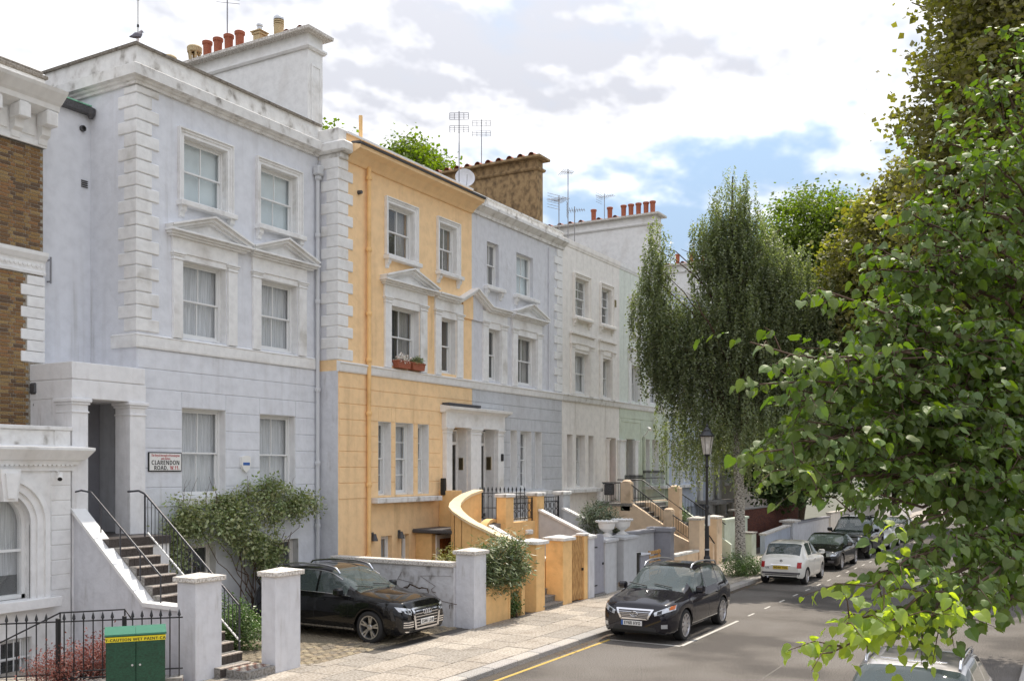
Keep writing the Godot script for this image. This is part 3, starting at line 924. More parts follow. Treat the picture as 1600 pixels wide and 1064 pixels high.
func blue_house() -> void:
	var n := 18.1
	var x0 := 14.65
	var x1 := 20.62
	var h := thing("blue_house", "tall pale blue house with white quoins, pedimented windows and a square porch", "house", P(17.6, 0.12, 18.1), "terraced houses along the street")
	var gf := [[15.9, 17.26, 3.36, 5.47], [18.4, 19.72, 3.36, 5.44]]
	var ff := [[15.92, 17.28, 7.1, 8.92], [18.44, 19.8, 7.1, 8.9]]
	var tf := [[15.95, 17.3, 10.27, 11.8], [18.43, 19.78, 10.25, 11.8]]
	var bs := [[15.9, 16.95, 0.6, 2.25], [18.65, 19.85, 0.6, 2.2]]
	wall_holes(h, mats.blue, x0, x1, -0.2, 12.6, n, n + 0.35, gf + ff + tf + bs)
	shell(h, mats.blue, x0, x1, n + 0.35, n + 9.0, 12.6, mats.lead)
	bands(h, mats.blue, x0 + 0.02, x1, 6.73, 3.15, 0.445, n, gf)
	# string course and the band under the first floor windows
	cornice(h, [P(x0, 0, 18.9), P(x0, 0, n), P(x1, 0, n)], 6.88, mats.white, [Vector2(-0.03, -0.14), Vector2(0.05, -0.14), Vector2(0.06, -0.1), Vector2(0.06, 0.12), Vector2(0.075, 0.14), Vector2(-0.03, 0.2)], "string_course")
	quoins(h, x0, 1.0, n, 7.1, 12.55, 0.293, true, mats.white, 0.6, 0.4)
	# cornice, blocking course and coping
	cornice(h, [P(x0, 0, 21.3), P(x0, 0, n), P(x1 - 0.03, 0, n)], 12.56, mats.white_dirty, [Vector2(-0.05, 0), Vector2(0.07, 0), Vector2(0.08, 0.05), Vector2(0.13, 0.07), Vector2(0.15, 0.11), Vector2(0.24, 0.13), Vector2(0.25, 0.36), Vector2(0.22, 0.38), Vector2(-0.05, 0.44)])
	cornice(h, [P(x0, 0, 21.3), P(x0, 0, n), P(x1 + 0.05, 0, n)], 12.95, mats.white_dirty, [Vector2(-0.3, 0), Vector2(0.03, 0), Vector2(0.03, 0.46), Vector2(-0.3, 0.46)], "parapet")
	cornice(h, [P(x0, 0, 21.34), P(x0, 0, n), P(x1 + 0.08, 0, n)], 13.41, mats.coping_dark, [Vector2(-0.34, 0), Vector2(0.09, 0), Vector2(0.1, 0.05), Vector2(-0.02, 0.09), Vector2(-0.34, 0.09)], "coping")
	for k in 2:
		var q: Array = tf[k]
		architrave(h, q, n, mats.white, 0.17)
		sash(h, q, n, 0.14, {"cols": 2, "cur": "blind", "low": 0.02, "lining": mats.white})
		sill(h, q[0] - 0.2, q[1] + 0.2, q[2] - 0.01, n, mats.white)
	var pil := [[15.6, 17.62], [18.12, 20.13]]
	var ped := [[15.42, 17.95], [17.98, 20.42]]
	for k in 2:
		var q: Array = ff[k]
		sash(h, q, n, 0.2, {"cols": 2, "cur": "net", "low": 0.03, "lining": mats.white})
		pilaster(h, pil[k][0], q[0], 7.06, 9.04, n, mats.white)
		pilaster(h, q[1], pil[k][1], 7.06, 9.04, n, mats.white)
		put(h, "entablature", box(pil[k][0], pil[k][1], 9.04, 9.39, n - 0.06, n + 0.02, 0.006).bx(P(q[0], 8.9, n - 0.03), P(q[1], 9.04, n + 0.02)), mats.white)
		pediment(h, ped[k][0], ped[k][1], 9.39, 10.03, n, mats.white)
	for k in 2:
		sash(h, gf[k], n, 0.2, {"cols": 2, "cur": "net", "lining": mats.porch})
		sill(h, gf[k][0] - 0.12, gf[k][1] + 0.14, 3.36, n, mats.white_dirty, false, 0.14, 0.2)
	for q in bs:
		sash(h, q, n, 0.2, {"cols": 2, "cur": "", "frame": mats.cream, "lining": mats.white_dirty})
	# wing set back on the left, and its copper gutter
	wall_holes(h, mats.blue, 12.5, x0 - 0.002, -0.2, 12.2, 19.67, 20.0, [])
	put(h, "roof", box(12.5, x0 - 0.01, 12.2, 12.3, 19.7, 26.0), mats.lead)
	put(h, "gutter", box(13.35, 14.62, 12.1, 12.28, 19.5, 19.67, 0.02), mats.lead)
	put(h, "gutter_edge", box(13.35, 14.56, 12.28, 12.31, 19.5, 19.68), mats.copper)
	put(h, "gutter_outlet", MB.new().lathe(P(14.56, 12.02, 19.55), [Vector2(0, 0), Vector2(0.05, 0.0), Vector2(0.1, 0.1), Vector2(0.11, 0.22), Vector2(0, 0.22)], 10), mats.lead)
	put(h, "vent", MB.new().lathe(P(14.42, 11.77, 19.66), [Vector2(0.05, 0.0), Vector2(0.07, 0.0), Vector2(0.07, 0.06), Vector2(0.05, 0.06)], 12, Vector3(0, 0, 1)).lathe(P(14.42, 11.77, 19.66), [Vector2(0.05, 0.01), Vector2(0, 0.01)], 12, Vector3(0, 0, 1)), mats.lead)
	var vg := MB.new()
	for k in 4: vg.bx(P(14.4, 10.45 + k * 0.045, 19.64), P(14.56, 10.47 + k * 0.045, 19.67))
	put(h, "air_brick", vg, mats.slate)
	for x in [13.36, 13.56]:
		put(h, "iron_tie", MB.new().tube([P(x, 8.1, 19.55), P(x, 8.68, 19.55)], 0.022, 6).tube([P(x, 8.15, 19.55), P(x, 8.15, 19.68)], 0.018, 5).tube([P(x, 8.62, 19.55), P(x, 8.62, 19.68)], 0.018, 5), mats.aerial)
	# porch
	var pn := 17.9
	put(h, "porch_block", box(12.9, 14.72, 5.9, 6.25, pn, 19.66, 0.01), mats.porch)
	put(h, "porch_block", box(12.9, 14.74, 5.5, 5.88, pn, 19.66, 0.01), mats.porch)
	put(h, "porch_block", box(12.92, 14.7, 5.86, 5.92, pn + 0.03, 19.6), mats.porch)
	put(h, "porch_wall", box(12.91, 13.05, 0.0, 5.5, pn + 0.5, 19.66), mats.porch)
	put(h, "porch_wall", box(14.62, 14.72, 2.5, 5.5, pn + 0.45, 19.66), mats.grey)
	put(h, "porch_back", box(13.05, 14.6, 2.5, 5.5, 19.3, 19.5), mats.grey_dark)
	for p in [[12.9, 13.28, 0.0], [14.32, 14.73, 0.0]]:
		var c := put(h, "porch_pillar", box(p[0], p[1], p[2], 5.4, pn, pn + 0.5, 0.012), mats.porch)
		var b := MB.new()
		b.bx(P(p[0] - 0.015, 5.2, pn - 0.02), P(p[1] + 0.015, 5.24, pn + 0.52), 0.008)
		b.bx(P(p[0] - 0.03, 5.37, pn - 0.03), P(p[1] + 0.03, 5.42, pn + 0.53), 0.01)
		b.bx(P(p[0] - 0.06, 5.42, pn - 0.06), P(p[1] + 0.06, 5.5, pn + 0.56), 0.015)
		put(c, "capital", b, mats.porch)
	put(h, "porch_floor", box(13.05, 14.62, 2.45, 2.62, 16.95, 19.4), mats.tile_dark)
	put(h, "porch_base", box(13.16, 14.6, -0.1, 2.45, 17.0, 19.4), mats.porch)
	put(h, "meter_cover", box(13.27, 13.3, 3.9, 4.3, pn + 0.1, pn + 0.3), mats.iron)
	# drainpipe in the corner with its hopper
	pipe(h, [P(20.5, 12.1, n - 0.1), P(20.5, 0.3, n - 0.1)], 0.055, mats.pipe_grey, [10.4, 8.6, 6.2, 4.2, 2.5])
	put(h, "hopper", MB.new().bx(P(20.38, 12.02, n - 0.24), P(20.62, 12.28, n - 0.02), 0.03).bx(P(20.43, 11.9, n - 0.19), P(20.57, 12.02, n - 0.04), 0.02), mats.pipe_grey)
	# the long chimney stack over the party wall
	chimney(h, 20.8, 21.42, 18.62, 23.6, 12.4, 16.3, mats.white, mats.cap_stone, [["hood", 18.95, 0.0], ["hood", 19.45, 0.0], ["louvre", 20.0, 0.0], ["hood", 20.35, 0.1], ["square", 20.75, 0.0], ["hood", 21.25, 0.1], ["tall", 21.55, 0.0], ["tall", 22.0, 0.0], ["tall", 22.45, 0.0], ["tall", 22.9, 0.0], ["hood", 23.3, 0.1], ["legs", 23.45, 0.0]])
	put(h, "chimney_panel", box(20.98, 21.26, 13.6, 15.3, 18.6, 18.63).bx(P(20.92, 13.5, 18.585), P(20.98, 15.36, 18.63)).bx(P(21.26, 13.5, 18.585), P(21.32, 15.36, 18.63)).bx(P(20.98, 15.3, 18.585), P(21.26, 15.36, 18.63)), mats.white)
	chimney(h, 20.8, 21.3, 24.2, 25.6, 12.4, 16.2, mats.white, mats.cap_stone, [["legs", 24.5, 0.0], ["short", 25.0, 0.0], ["hood", 25.3, 0.0]])

func yellow_and_grey() -> void:
	var n := 17.4
	var y := terrace({"called": "yellow_house", "label": "bright yellow stucco house with white quoins, window boxes and an orange drainpipe", "x0": 20.64, "x1": 27.38, "wall": mats.yellow,
		"gf": [[1.74, 2.35], [2.56, 3.45], [3.68, 4.26]], "gf_y0": 3.27, "ff": [[2.33, 3.75], [4.9, 5.78]], "pil": [[1.99, 4.13], [4.55, 6.16]], "ped": [[1.81, 4.52], []], "tf": [[2.2, 3.48], [4.83, 5.81]],
		"door": [5.37, 6.43], "door_m": mats.door_black, "quoin_left": 1, "b0": 0.02, "base": [[1.88, 2.4], [2.86, 3.25]], "cur": ["drape", "drape", "drape", ""], "band_low": 3.05})
	# its projecting cornice: an orange cove with a lead gutter, blocking course and white coping
	var path := [P(20.95, 0, n), P(27.36, 0, n)]
	cornice(y, path, 12.45, mats.yellow, [Vector2(-0.03, 0), Vector2(0.05, 0.0), Vector2(0.12, 0.08), Vector2(0.3, 0.22), Vector2(0.5, 0.3), Vector2(0.53, 0.42), Vector2(-0.03, 0.46)])
	cornice(y, path, 12.84, mats.lead, [Vector2(0.2, 0.08), Vector2(0.5, 0.0), Vector2(0.56, 0.0), Vector2(0.58, 0.06), Vector2(0.5, 0.1), Vector2(0.2, 0.12)], "gutter")
	cornice(y, path, 12.9, mats.yellow, [Vector2(-0.3, 0), Vector2(0.03, 0), Vector2(0.03, 0.3), Vector2(-0.3, 0.3)], "parapet")
	cornice(y, path, 13.2, mats.white, [Vector2(-0.34, 0), Vector2(0.08, 0), Vector2(0.08, 0.06), Vector2(-0.34, 0.08)], "coping")
	put(y, "cornice_end", box(20.62, 20.95, 12.45, 12.6, n - 0.12, n + 0.7, 0.02).bx(P(20.5, 12.6, n - 0.3), P(20.95, 12.9, n + 0.7), 0.05).bx(P(20.6, 12.9, n - 0.04), P(20.95, 13.28, n + 0.7), 0.02), mats.white_dirty)
	put(y, "return_wall", box(20.632, 20.646, -0.2, 6.7, n + 0.002, n + 0.72), mats.grey_light)
	put(y, "return_wall", box(20.632, 20.646, 7.0, 12.5, n + 0.002, n + 0.72), mats.grey_light)
	pipe(y, [P(21.85, 14.0, n + 0.2), P(21.85, 12.9, n + 0.2)], 0.055, mats.orange, [], "vent_pipe")
	pipe(y, [P(21.85, 12.5, n - 0.1), P(21.85, 0.3, n - 0.1)], 0.06, mats.orange, [12.2, 10.2, 8.4, 7.1, 5.6, 3.6, 1.6])
	# the shared raised pediment between the two houses
	var b := MB.new()
	var line := [Vector2(25.2, 9.44), Vector2(26.45, 9.44), Vector2(27.38, 9.9), Vector2(28.31, 9.44), Vector2(29.7, 9.44)]
	raking(b, line, n)
	put(y, "pediment", b, mats.white)
	put(y, "wall_panel", MB.new().prism([Vector2(26.78, 8.95), Vector2(27.378, 8.95), Vector2(27.378, 9.8), Vector2(26.78, 9.5)], P(0, 0, n + 0.01), Vector3.RIGHT, Vector3.UP, Vector3(0, 0, 0.07)), mats.yellow)
	# double porch shared by the two front doors
	var tm: Material = mats.white
	for p in [[25.65, 26.01], [27.07, 27.75], [28.81, 29.22]]:
		pilaster(y, p[0], p[1], 2.36, 5.36, n, tm, 0.16, 0.2)
	put(y, "porch_entablature", box(25.62, 29.25, 5.36, 5.86, n - 0.18, n + 0.02, 0.01), tm)
	cornice(y, [P(25.5, 0, n - 0.1), P(29.4, 0, n - 0.1)], 5.82, tm, [Vector2(-0.12, 0), Vector2(0.08, 0), Vector2(0.12, 0.05), Vector2(0.28, 0.1), Vector2(0.3, 0.18), Vector2(-0.12, 0.24)], "porch_cornice")
	put(y, "porch_flashing", box(25.6, 27.5, 6.03, 6.12, n - 0.3, n - 0.02, 0.02), mats.lead)
	put(y, "intercom", box(27.04, 27.068, 4.0, 4.4, n + 0.12, n + 0.3, 0.01), mats.brass)
	put(y, "boiler_flue", MB.new().lathe(P(21.5, 11.72, n), [Vector2(0.0, 0.12), Vector2(0.05, 0.12), Vector2(0.06, 0.0)], 10, Vector3(0, 0, 1)), mats.lead)
	put(y, "door_plinth", box(25.44, 26.02, 0.1, 3.36, n - 0.5, n - 0.01, 0.01), mats.orange)
	# area level: brown door, its frame and the lead canopy over it
	put(y, "area_door", box(24.55, 25.5, 0.0, 1.92, n - 0.62, n - 0.56), mats.door_brown)
	put(y, "area_door_panel", box(24.65, 24.98, 1.1, 1.8, n - 0.64, n - 0.61, 0.02).bx(P(25.06, 1.1, n - 0.64), P(25.4, 1.8, n - 0.61), 0.02), mats.door_brown)
	put(y, "area_door_frame", box(24.4, 24.55, 0.0, 2.0, n - 0.65, n - 0.5).bx(P(25.5, 0.0, n - 0.65), P(25.62, 2.0, n - 0.5)).bx(P(24.4, 1.93, n - 0.66), P(25.62, 2.05, n - 0.5)), mats.cream)
	put(y, "area_porch_wall", box(24.2, 24.4, 0.0, 2.1, n - 0.6, n - 0.01), mats.orange)
	put(y, "area_porch_wall", box(25.62, 26.3, 0.0, 2.1, n - 0.6, n - 0.01), mats.orange)
	put(y, "area_canopy", box(24.0, 26.2, 2.12, 2.24, n - 1.5, n - 0.02, 0.03), mats.lead)
	put(y, "canopy_post", box(26.05, 26.12, 0.1, 2.12, n - 1.45, n - 1.38), mats.iron)
	var g := terrace({"called": "grey_house", "label": "mid grey stucco house joined to the yellow one, quoins on its far corner", "x0": 27.38, "x1": 33.86, "wall": mats.grey_light, "low": mats.grey, "mir": false,
		"gf": [[2.52, 3.0], [3.22, 4.06], [4.3, 4.86]], "gf_y0": 3.3, "ff": [[1.0, 1.82], [2.99, 4.44]], "pil": [[0.62, 2.24], [2.62, 4.8]], "ped": [[], [2.5, 5.05]], "tf": [[0.94, 1.74], [2.95, 4.2]], "tf_arch": false, "lining": mats.grey_light,
		"door": [0.37, 1.43], "door_m": mats.door_black, "quoin_right": 1, "base": [[3.1, 3.9]], "cur": ["drape", "blind", "dark", "drape"], "tf_cols": 2, "band_low": 3.1})
	var gp := [P(27.4, 0, n), P(33.98, 0, n)]
	cornice(g, gp, 12.5, mats.white_dirty, [Vector2(-0.03, 0), Vector2(0.06, 0), Vector2(0.08, 0.1), Vector2(0.2, 0.2), Vector2(0.24, 0.24), Vector2(0.28, 0.26), Vector2(0.28, 0.36), Vector2(-0.03, 0.42)])
	cornice(g, gp, 12.9, mats.white_dirty, [Vector2(-0.3, 0), Vector2(0.02, 0), Vector2(0.02, 0.24), Vector2(0.06, 0.25), Vector2(0.06, 0.3), Vector2(-0.3, 0.33)], "parapet")
	put(g, "wall_panel", MB.new().prism([Vector2(27.382, 8.95), Vector2(27.98, 8.95), Vector2(27.98, 9.5), Vector2(27.382, 9.8)], P(0, 0, n + 0.01), Vector3.RIGHT, Vector3.UP, Vector3(0, 0, 0.07)), mats.grey_light)
	# brown chimney stack over the far party wall
	var tiles := []
	for k in 11: tiles.append(["hood", 18.75 + k * 0.5, 0.0])
	chimney(g, 33.9, 34.38, 18.5, 24.2, 12.6, 16.35, mats.sooty, mats.sooty, tiles)
	put(g, "intercom", box(28.77, 28.808, 4.0, 4.45, n + 0.1, n + 0.3, 0.01), mats.brass)
	put(g, "entry_light", box(28.99, 29.07, 4.3, 4.55, n - 0.24, n - 0.15, 0.02), mats.iron)
	pipe(g, [P(32.75, 12.4, n - 0.05), P(32.75, 7.0, n - 0.05)], 0.025, mats.grey_light, [11.0, 9.0], "cable_pipe")

func cream_and_beyond() -> void:
	var base := {"gf": [[0.44, 0.95], [1.25, 2.08], [2.37, 2.89]], "ff": [[1.06, 2.44], [3.69, 4.61]], "pil": [[0.72, 2.8], [3.4, 4.92]], "tf": [[1.14, 2.34], [3.61, 4.61]], "door": [4.09, 5.12], "tf_y0": 10.1, "tf_y1": 11.66, "ff_y1": 8.7, "tf_rows": 2}
	var list := [
		{"called": "cream_house", "label": "cream stucco house left of the birch, raised balcony steps and red door", "x0": 33.87, "x1": 39.36, "wall": mats.cream, "trim": mats.cream, "mir": false, "door_m": mats.door_red, "bands": false, "string_m": mats.white_dirty},
		{"called": "green_house", "label": "pale green stucco house half hidden behind the birch", "x0": 39.36, "x1": 45.2, "wall": mats.green_pale, "low": mats.green, "mir": true, "door_m": mats.door_black},
		{"called": "powder_blue_house", "label": "powder blue house behind the lamp post and birch trunk", "x0": 45.2, "x1": 51.2, "wall": mats.paleblue, "mir": false, "door_m": mats.door_black, "base": [[0.7, 1.6], [2.6, 3.6]]},
		{"called": "ivory_house", "label": "ivory house just right of the birch trunk, behind red brick wall", "x0": 51.2, "x1": 57.2, "wall": mats.ivory, "mir": true, "door_m": mats.door_black, "base": [[1.0, 2.2], [3.0, 4.2]]},
		{"called": "distant_house", "label": "pale distant house beyond the ivory one, mostly behind trees", "x0": 57.2, "x1": 63.2, "wall": mats.cream, "mir": false, "door_m": mats.door_black},
		{"called": "distant_house", "label": "last grey house far along the terrace behind the foliage", "x0": 63.2, "x1": 69.2, "wall": mats.grey_light, "mir": true, "door_m": mats.door_red}]
	for d in list:
		for k in base:
			if not d.has(k): d[k] = base[k]
		var h := terrace(d)
		var n := 17.4
		var tm: Material = d.get("trim", mats.white)
		cornice(h, [P(d.x0, 0, n), P(d.x1, 0, n)], 12.75, tm, [Vector2(-0.3, 0), Vector2(0.02, 0), Vector2(0.03, 0.06), Vector2(0.05, 0.12), Vector2(0.05, 0.28), Vector2(-0.3, 0.3)], "parapet")
		if not d.mir:
			var xm: float = d.x1
			for p in [[xm - 1.4, xm - 1.27], [xm - 0.18, xm + 0.42], [xm + 1.5, xm + 1.88]]:
				pilaster(h, p[0], p[1], 2.36, 5.3, n, mats.white if p[0] > xm - 0.3 else tm, 0.12, 0.16)
			if d.x0 < 40.0:
				put(h, "vent_box", box(38.75, 38.92, 11.0, 11.3, n - 0.06, n), mats.brass)
		elif d.x0 < 60.0:
			var xm: float = d.x1
			chimney(h, xm - 0.35, xm + 0.35, 17.9, 24.5, 12.6, 16.5, mats.white, mats.cap_stone, [["tall", 18.2, 0], ["tall", 18.55, 0], ["tall", 18.95, 0], ["tall", 19.35, 0], ["tall", 19.75, 0], ["hood", 20.1, 0], ["tall", 20.5, 0], ["hood", 21.0, 0], ["tall", 21.4, 0], ["hood", 22.0, 0], ["hood", 22.6, 0], ["hood", 23.2, 0], ["hood", 23.8, 0]])
			if d.x0 > 45.0: continue
			pipe(h, [P(42.0, 5.5, n - 0.1), P(42.0, 0.3, n - 0.1)], 0.05, mats.green, [4.4, 3.0])
			pipe(h, [P(44.9, 12.6, n - 0.1), P(44.9, 0.3, n - 0.1)], 0.06, mats.green, [9.0, 5.0])

func brick_house() -> void:
	var n := 19.3
	var h := thing("brick_house", "brown brick house at the left edge with white cornice and arched bay window", "house", P(11.5, 0.12, 18.5), "terraced houses along the street")
	put(h, "wall", box(6.0, 13.2, -0.2, 12.0, n - 0.004, n + 0.3), mats.mortar)
	put(h, "side_wall", box(12.9, 13.2, -0.2, 12.0, n + 0.3, 27.0), mats.white_dirty)
	put(h, "roof", box(6.0, 13.2, 12.0, 12.1, n - 0.1, 27.0), mats.lead)
	# bricks, laid in Flemish bond; those the street can see are pieces of their own
	var st := []
	for i in 6:
		st.append(MB.new().bx(Vector3(-0.108, -0.0325, -0.02), Vector3(0.108, 0.0325, 0.012 + 0.002 * (i % 3)), 0.006).mesh())
		st.append(MB.new().bx(Vector3(-0.052, -0.0325, -0.02), Vector3(0.052, 0.0325, 0.012 + 0.002 * (i % 3)), 0.006).mesh())
	var rest := [MB.new(), MB.new(), MB.new()]
	var zones := [[6.28, 8.18], [8.7, 10.9]]
	var row := 0
	for z in zones:
		var y: float = z[0] + 0.04
		while y < z[1]:
			var x := 13.19 + (0.0 if row % 2 == 0 else -0.06)
			var k := row % 2
			while x > 9.6:
				var half := 0.05125 if k % 2 == 0 else 0.10875
				var cx := x - half
				x -= half * 2.0 + 0.01
				k += 1
				if z[0] < 7.0 and cx > 12.72: continue
				if cx > 12.16:
					var o := put(h, "brick", st[rng.randi() % 6 * 2 + (1 if half < 0.07 else 0)], mats["brick%d" % (rng.randi() % 6)])
					o.position += P(cx, y, n)
				else:
					rest[rng.randi() % 3].bx(P(cx - half + 0.001, y - 0.0325, n - 0.012), P(cx + half - 0.001, y + 0.0325, n + 0.02))
			y += 0.075
			row += 1
	row = 0
	var y2 := 4.9
	while y2 < 6.28:
		var x := 12.86 + (0.0 if row % 2 == 0 else -0.06)
		var k := row % 2
		while x > 9.6:
			var half := 0.05125 if k % 2 == 0 else 0.10875
			var cx := x - half
			x -= half * 2.0 + 0.01
			k += 1
			if cx > 12.3:
				var o := put(h, "brick", st[rng.randi() % 6 * 2 + (1 if half < 0.07 else 0)], mats["brick%d" % (rng.randi() % 6)])
				o.position += P(cx, y2, n)
			else:
				rest[rng.randi() % 3].bx(P(cx - half + 0.001, y2 - 0.0325, n - 0.012), P(cx + half - 0.001, y2 + 0.0325, n + 0.02))
		y2 += 0.075
		row += 1
	for i in 3:
		put(h, "brickwork", rest[i], mats["brick%d" % i]).set_meta("kind", "stuff")
	quoins(h, 13.2, -1.0, n, 6.3, 8.15, 0.235, false, mats.white, 0.52, 0.38)
	# decorated string course
	cornice(h, [P(6.0, 0, n), P(13.24, 0, n)], 8.18, mats.white, [Vector2(-0.03, 0), Vector2(0.05, 0), Vector2(0.06, 0.06), Vector2(0.03, 0.08), Vector2(0.03, 0.28), Vector2(0.08, 0.31), Vector2(0.14, 0.4), Vector2(0.15, 0.48), Vector2(-0.03, 0.52)], "string_course")
	for k in 16:
		put(h, "frieze_block", MB.new().lathe(P(13.15 - k * 0.1, 8.36, n - 0.03), [Vector2(0.045, 0.0), Vector2(0.04, 0.02), Vector2(0.0, 0.03)], 8, Vector3(0, 0, 1)), mats.white)
	# bracketed main cornice
	put(h, "frieze", box(6.0, 13.22, 10.9, 11.75, n - 0.06, n + 0.02, 0.01).bx(P(6.0, 10.9, n - 0.1), P(13.24, 11.02, n + 0.02), 0.01), mats.white)
	cornice(h, [P(6.0, 0, n), P(13.3, 0, n)], 11.55, mats.white, [Vector2(-0.03, 0), Vector2(0.3, 0.05), Vector2(0.42, 0.1), Vector2(0.45, 0.2), Vector2(0.52, 0.24), Vector2(0.7, 0.4), Vector2(0.74, 0.46), Vector2(-0.03, 0.5)])
	for k in 5:
		var x := 13.12 - k * 0.62
		var q := MB.new()
		q.prism([Vector2(0, 0.68), Vector2(0.36, 0.68), Vector2(0.36, 0.42), Vector2(0.2, 0.38), Vector2(0.17, 0.18), Vector2(0.08, 0.12), Vector2(0.06, 0.0), Vector2(0, 0.0)], P(x - 0.1, 10.95, n - 0.06), Vector3(0, 0, 1), Vector3.UP, Vector3(0.2, 0, 0))
		q.bx(P(x - 0.13, 11.3, n - 0.46), P(x + 0.13, 11.6, n - 0.1), 0.02)
		put(h, "cornice_bracket", q, mats.white)
		put(h, "frieze_panel", box(x - 0.5, x - 0.16, 11.1, 11.5, n - 0.09, n - 0.05, 0.012), mats.white)
	put(h, "parapet", box(6.0, 13.24, 12.0, 12.4, n - 0.02, n + 0.3, 0.01), mats.white)
	put(h, "coping", box(6.0, 13.28, 12.4, 12.47, n - 0.08, n + 0.34, 0.01).bx(P(6.0, 12.47, n - 0.02), P(13.2, 12.56, n + 0.3), 0.02), mats.coping_dark)
	pipe(h, [P(12.98, 6.0, n - 0.1), P(12.98, 4.6, n - 0.1)], 0.05, mats.lead, [5.4])
	put(h, "hopper", box(12.86, 13.1, 5.62, 5.86, n - 0.22, n - 0.02, 0.03), mats.lead)
	# the white bay
	var bn := 17.9
	var wx := 11.4
	var r := 0.56
	var holes_arch := []
	for k in 25:
		var q := PI * k / 24.0
		holes_arch.append(Vector2(wx + cos(q) * r, 2.95 + sin(q) * 0.62))
	var outer := [Vector2(6.0, -0.2), Vector2(wx - r, -0.2), Vector2(wx - r, 0.0), Vector2(6.0, 0.0)]
	# wall round the arched window, as a polygon with the opening cut into it from below the sill
	var left := [Vector2(6.0, 0.9), Vector2(wx - r, 0.9), Vector2(wx - r, 2.95)]
	for k in range(24, 11, -1): left.append(holes_arch[k])
	left.append(Vector2(wx, 4.05)); left.append(Vector2(6.0, 4.05))
	var right := [Vector2(12.86, 0.9), Vector2(wx + r, 0.9), Vector2(wx + r, 2.95)]
	for k in range(0, 13): right.append(holes_arch[k])
	right.append(Vector2(wx, 4.05)); right.append(Vector2(12.86, 4.05))
	var wb := MB.new()
	wb.prism(left, P(0, 0, bn + 0.32), Vector3.RIGHT, Vector3.UP, Vector3(0, 0, 0.32))
	wb.prism(right, P(0, 0, bn + 0.32), Vector3.RIGHT, Vector3.UP, Vector3(0, 0, 0.32))
	put(h, "bay_wall", wb, mats.white)
	wall_holes(h, mats.white, 6.0, 12.86, -0.2, 1.4, bn - 0.004, bn + 0.3, [[10.9, 12.0, -0.1, 0.75]], "bay_wall")
	put(h, "bay_side", box(12.56, 12.86, 1.4, 4.6, bn + 0.32, n), mats.white)
	put(h, "bay_side", box(12.56, 12.86, -0.2, 1.4, bn + 0.3, n), mats.white)
	put(h, "bay_roof", box(6.0, 12.86, 4.45, 4.6, bn + 0.05, n), mats.lead)
	put(h, "bay_interior", box(9.0, 12.5, 0.0, 4.4, bn + 1.2, bn + 1.25), mats.room)
	bands(h, mats.white, wx + r + 0.45, 12.858, 4.0, 1.55, 0.3, bn, [])
	var arch := [Vector2(wx - r, 1.45), Vector2(wx - r, 2.95)]
	for k in range(23, 0, -1): arch.append(holes_arch[k])
	arch.append(Vector2(wx + r, 2.95)); arch.append(Vector2(wx + r, 1.45))
	var ab := MB.new()
	ab.strip(arch, 0.0, 0.10, bn + 0.02, bn - 0.05)
	ab.strip(arch, 0.10, 0.24, bn + 0.02, bn - 0.1)
	ab.strip(arch, 0.24, 0.34, bn + 0.02, bn - 0.16)
	put(h, "arched_surround", ab, mats.white)
	put(h, "keystone", MB.new().prism([Vector2(-0.14, 0), Vector2(0.14, 0), Vector2(0.21, 0.62), Vector2(-0.21, 0.62)], P(wx, 3.42, bn - 0.26), Vector3.RIGHT, Vector3.UP, Vector3(0, 0, -0.27)).prism([Vector2(-0.08, 0.06), Vector2(0.08, 0.06), Vector2(0.13, 0.54), Vector2(-0.13, 0.54)], P(wx, 3.42, bn - 0.31), Vector3.RIGHT, Vector3.UP, Vector3(0, 0, -0.05)), mats.white)
	sill(h, 10.3, 12.5, 1.5, bn, mats.white, false, 0.25, 0.2)
	# arched sash
	var fr := MB.new()
	var inner := [Vector2(wx - r, 1.5), Vector2(wx - r, 2.95)]
	for k in range(23, 0, -1): inner.append(holes_arch[k])
	inner.append(Vector2(wx + r, 2.95)); inner.append(Vector2(wx + r, 1.5))
	fr.strip(inner, -0.07, 0.0, bn + 0.3, bn + 0.16)
	fr.bx(P(wx - r, 1.5, bn + 0.16), P(wx + r, 1.58, bn + 0.3))
	fr.bx(P(wx - r, 2.42, bn + 0.18), P(wx + r, 2.47, bn + 0.26))
	fr.bx(P(wx - 0.012, 1.58, bn + 0.2), P(wx + 0.012, 3.54, bn + 0.24))
	var aw := put(h, "window", fr, mats.frame)
	put(aw, "pane", box(wx - r, wx + r, 1.5, 3.6, bn + 0.228, bn + 0.23), mats.pane)
	put(aw, "blind", box(wx - r, wx + r, 1.95, 3.65, bn + 0.4, bn + 0.405), mats.net)
	# entablature of the bay
	cornice(h, [P(6.0, 0, bn), P(12.86, 0, bn), P(12.86, 0, n)], 4.0, mats.white, [Vector2(-0.03, 0), Vector2(0.05, 0), Vector2(0.06, 0.1), Vector2(0.12, 0.13), Vector2(0.14, 0.2), Vector2(0.2, 0.22), Vector2(0.3, 0.36), Vector2(0.34, 0.42), Vector2(0.34, 0.47), Vector2(-0.03, 0.52)])
	for k in 22:
		put(h, "dentil", box(12.84 - k * 0.1, 12.78 - k * 0.1, 4.1, 4.17, bn - 0.12, bn - 0.04), mats.white)
	put(h, "bay_parapet", box(6.0, 12.84, 4.5, 4.82, bn + 0.02, bn + 0.3, 0.01).bx(P(6.0, 4.82, bn - 0.03), P(12.9, 4.9, bn + 0.34), 0.015).bx(P(12.5, 4.5, bn - 0.01), P(12.86, 4.82, bn + 0.3), 0.01), mats.white_dirty)
	sash(h, [10.9, 12.0, -0.1, 0.75], bn, 0.15, {"cols": 2, "cur": ""})
	var bars := put(h, "window_bars", box(10.88, 12.02, 0.35, 0.38, bn + 0.05, bn + 0.08), mats.frame)
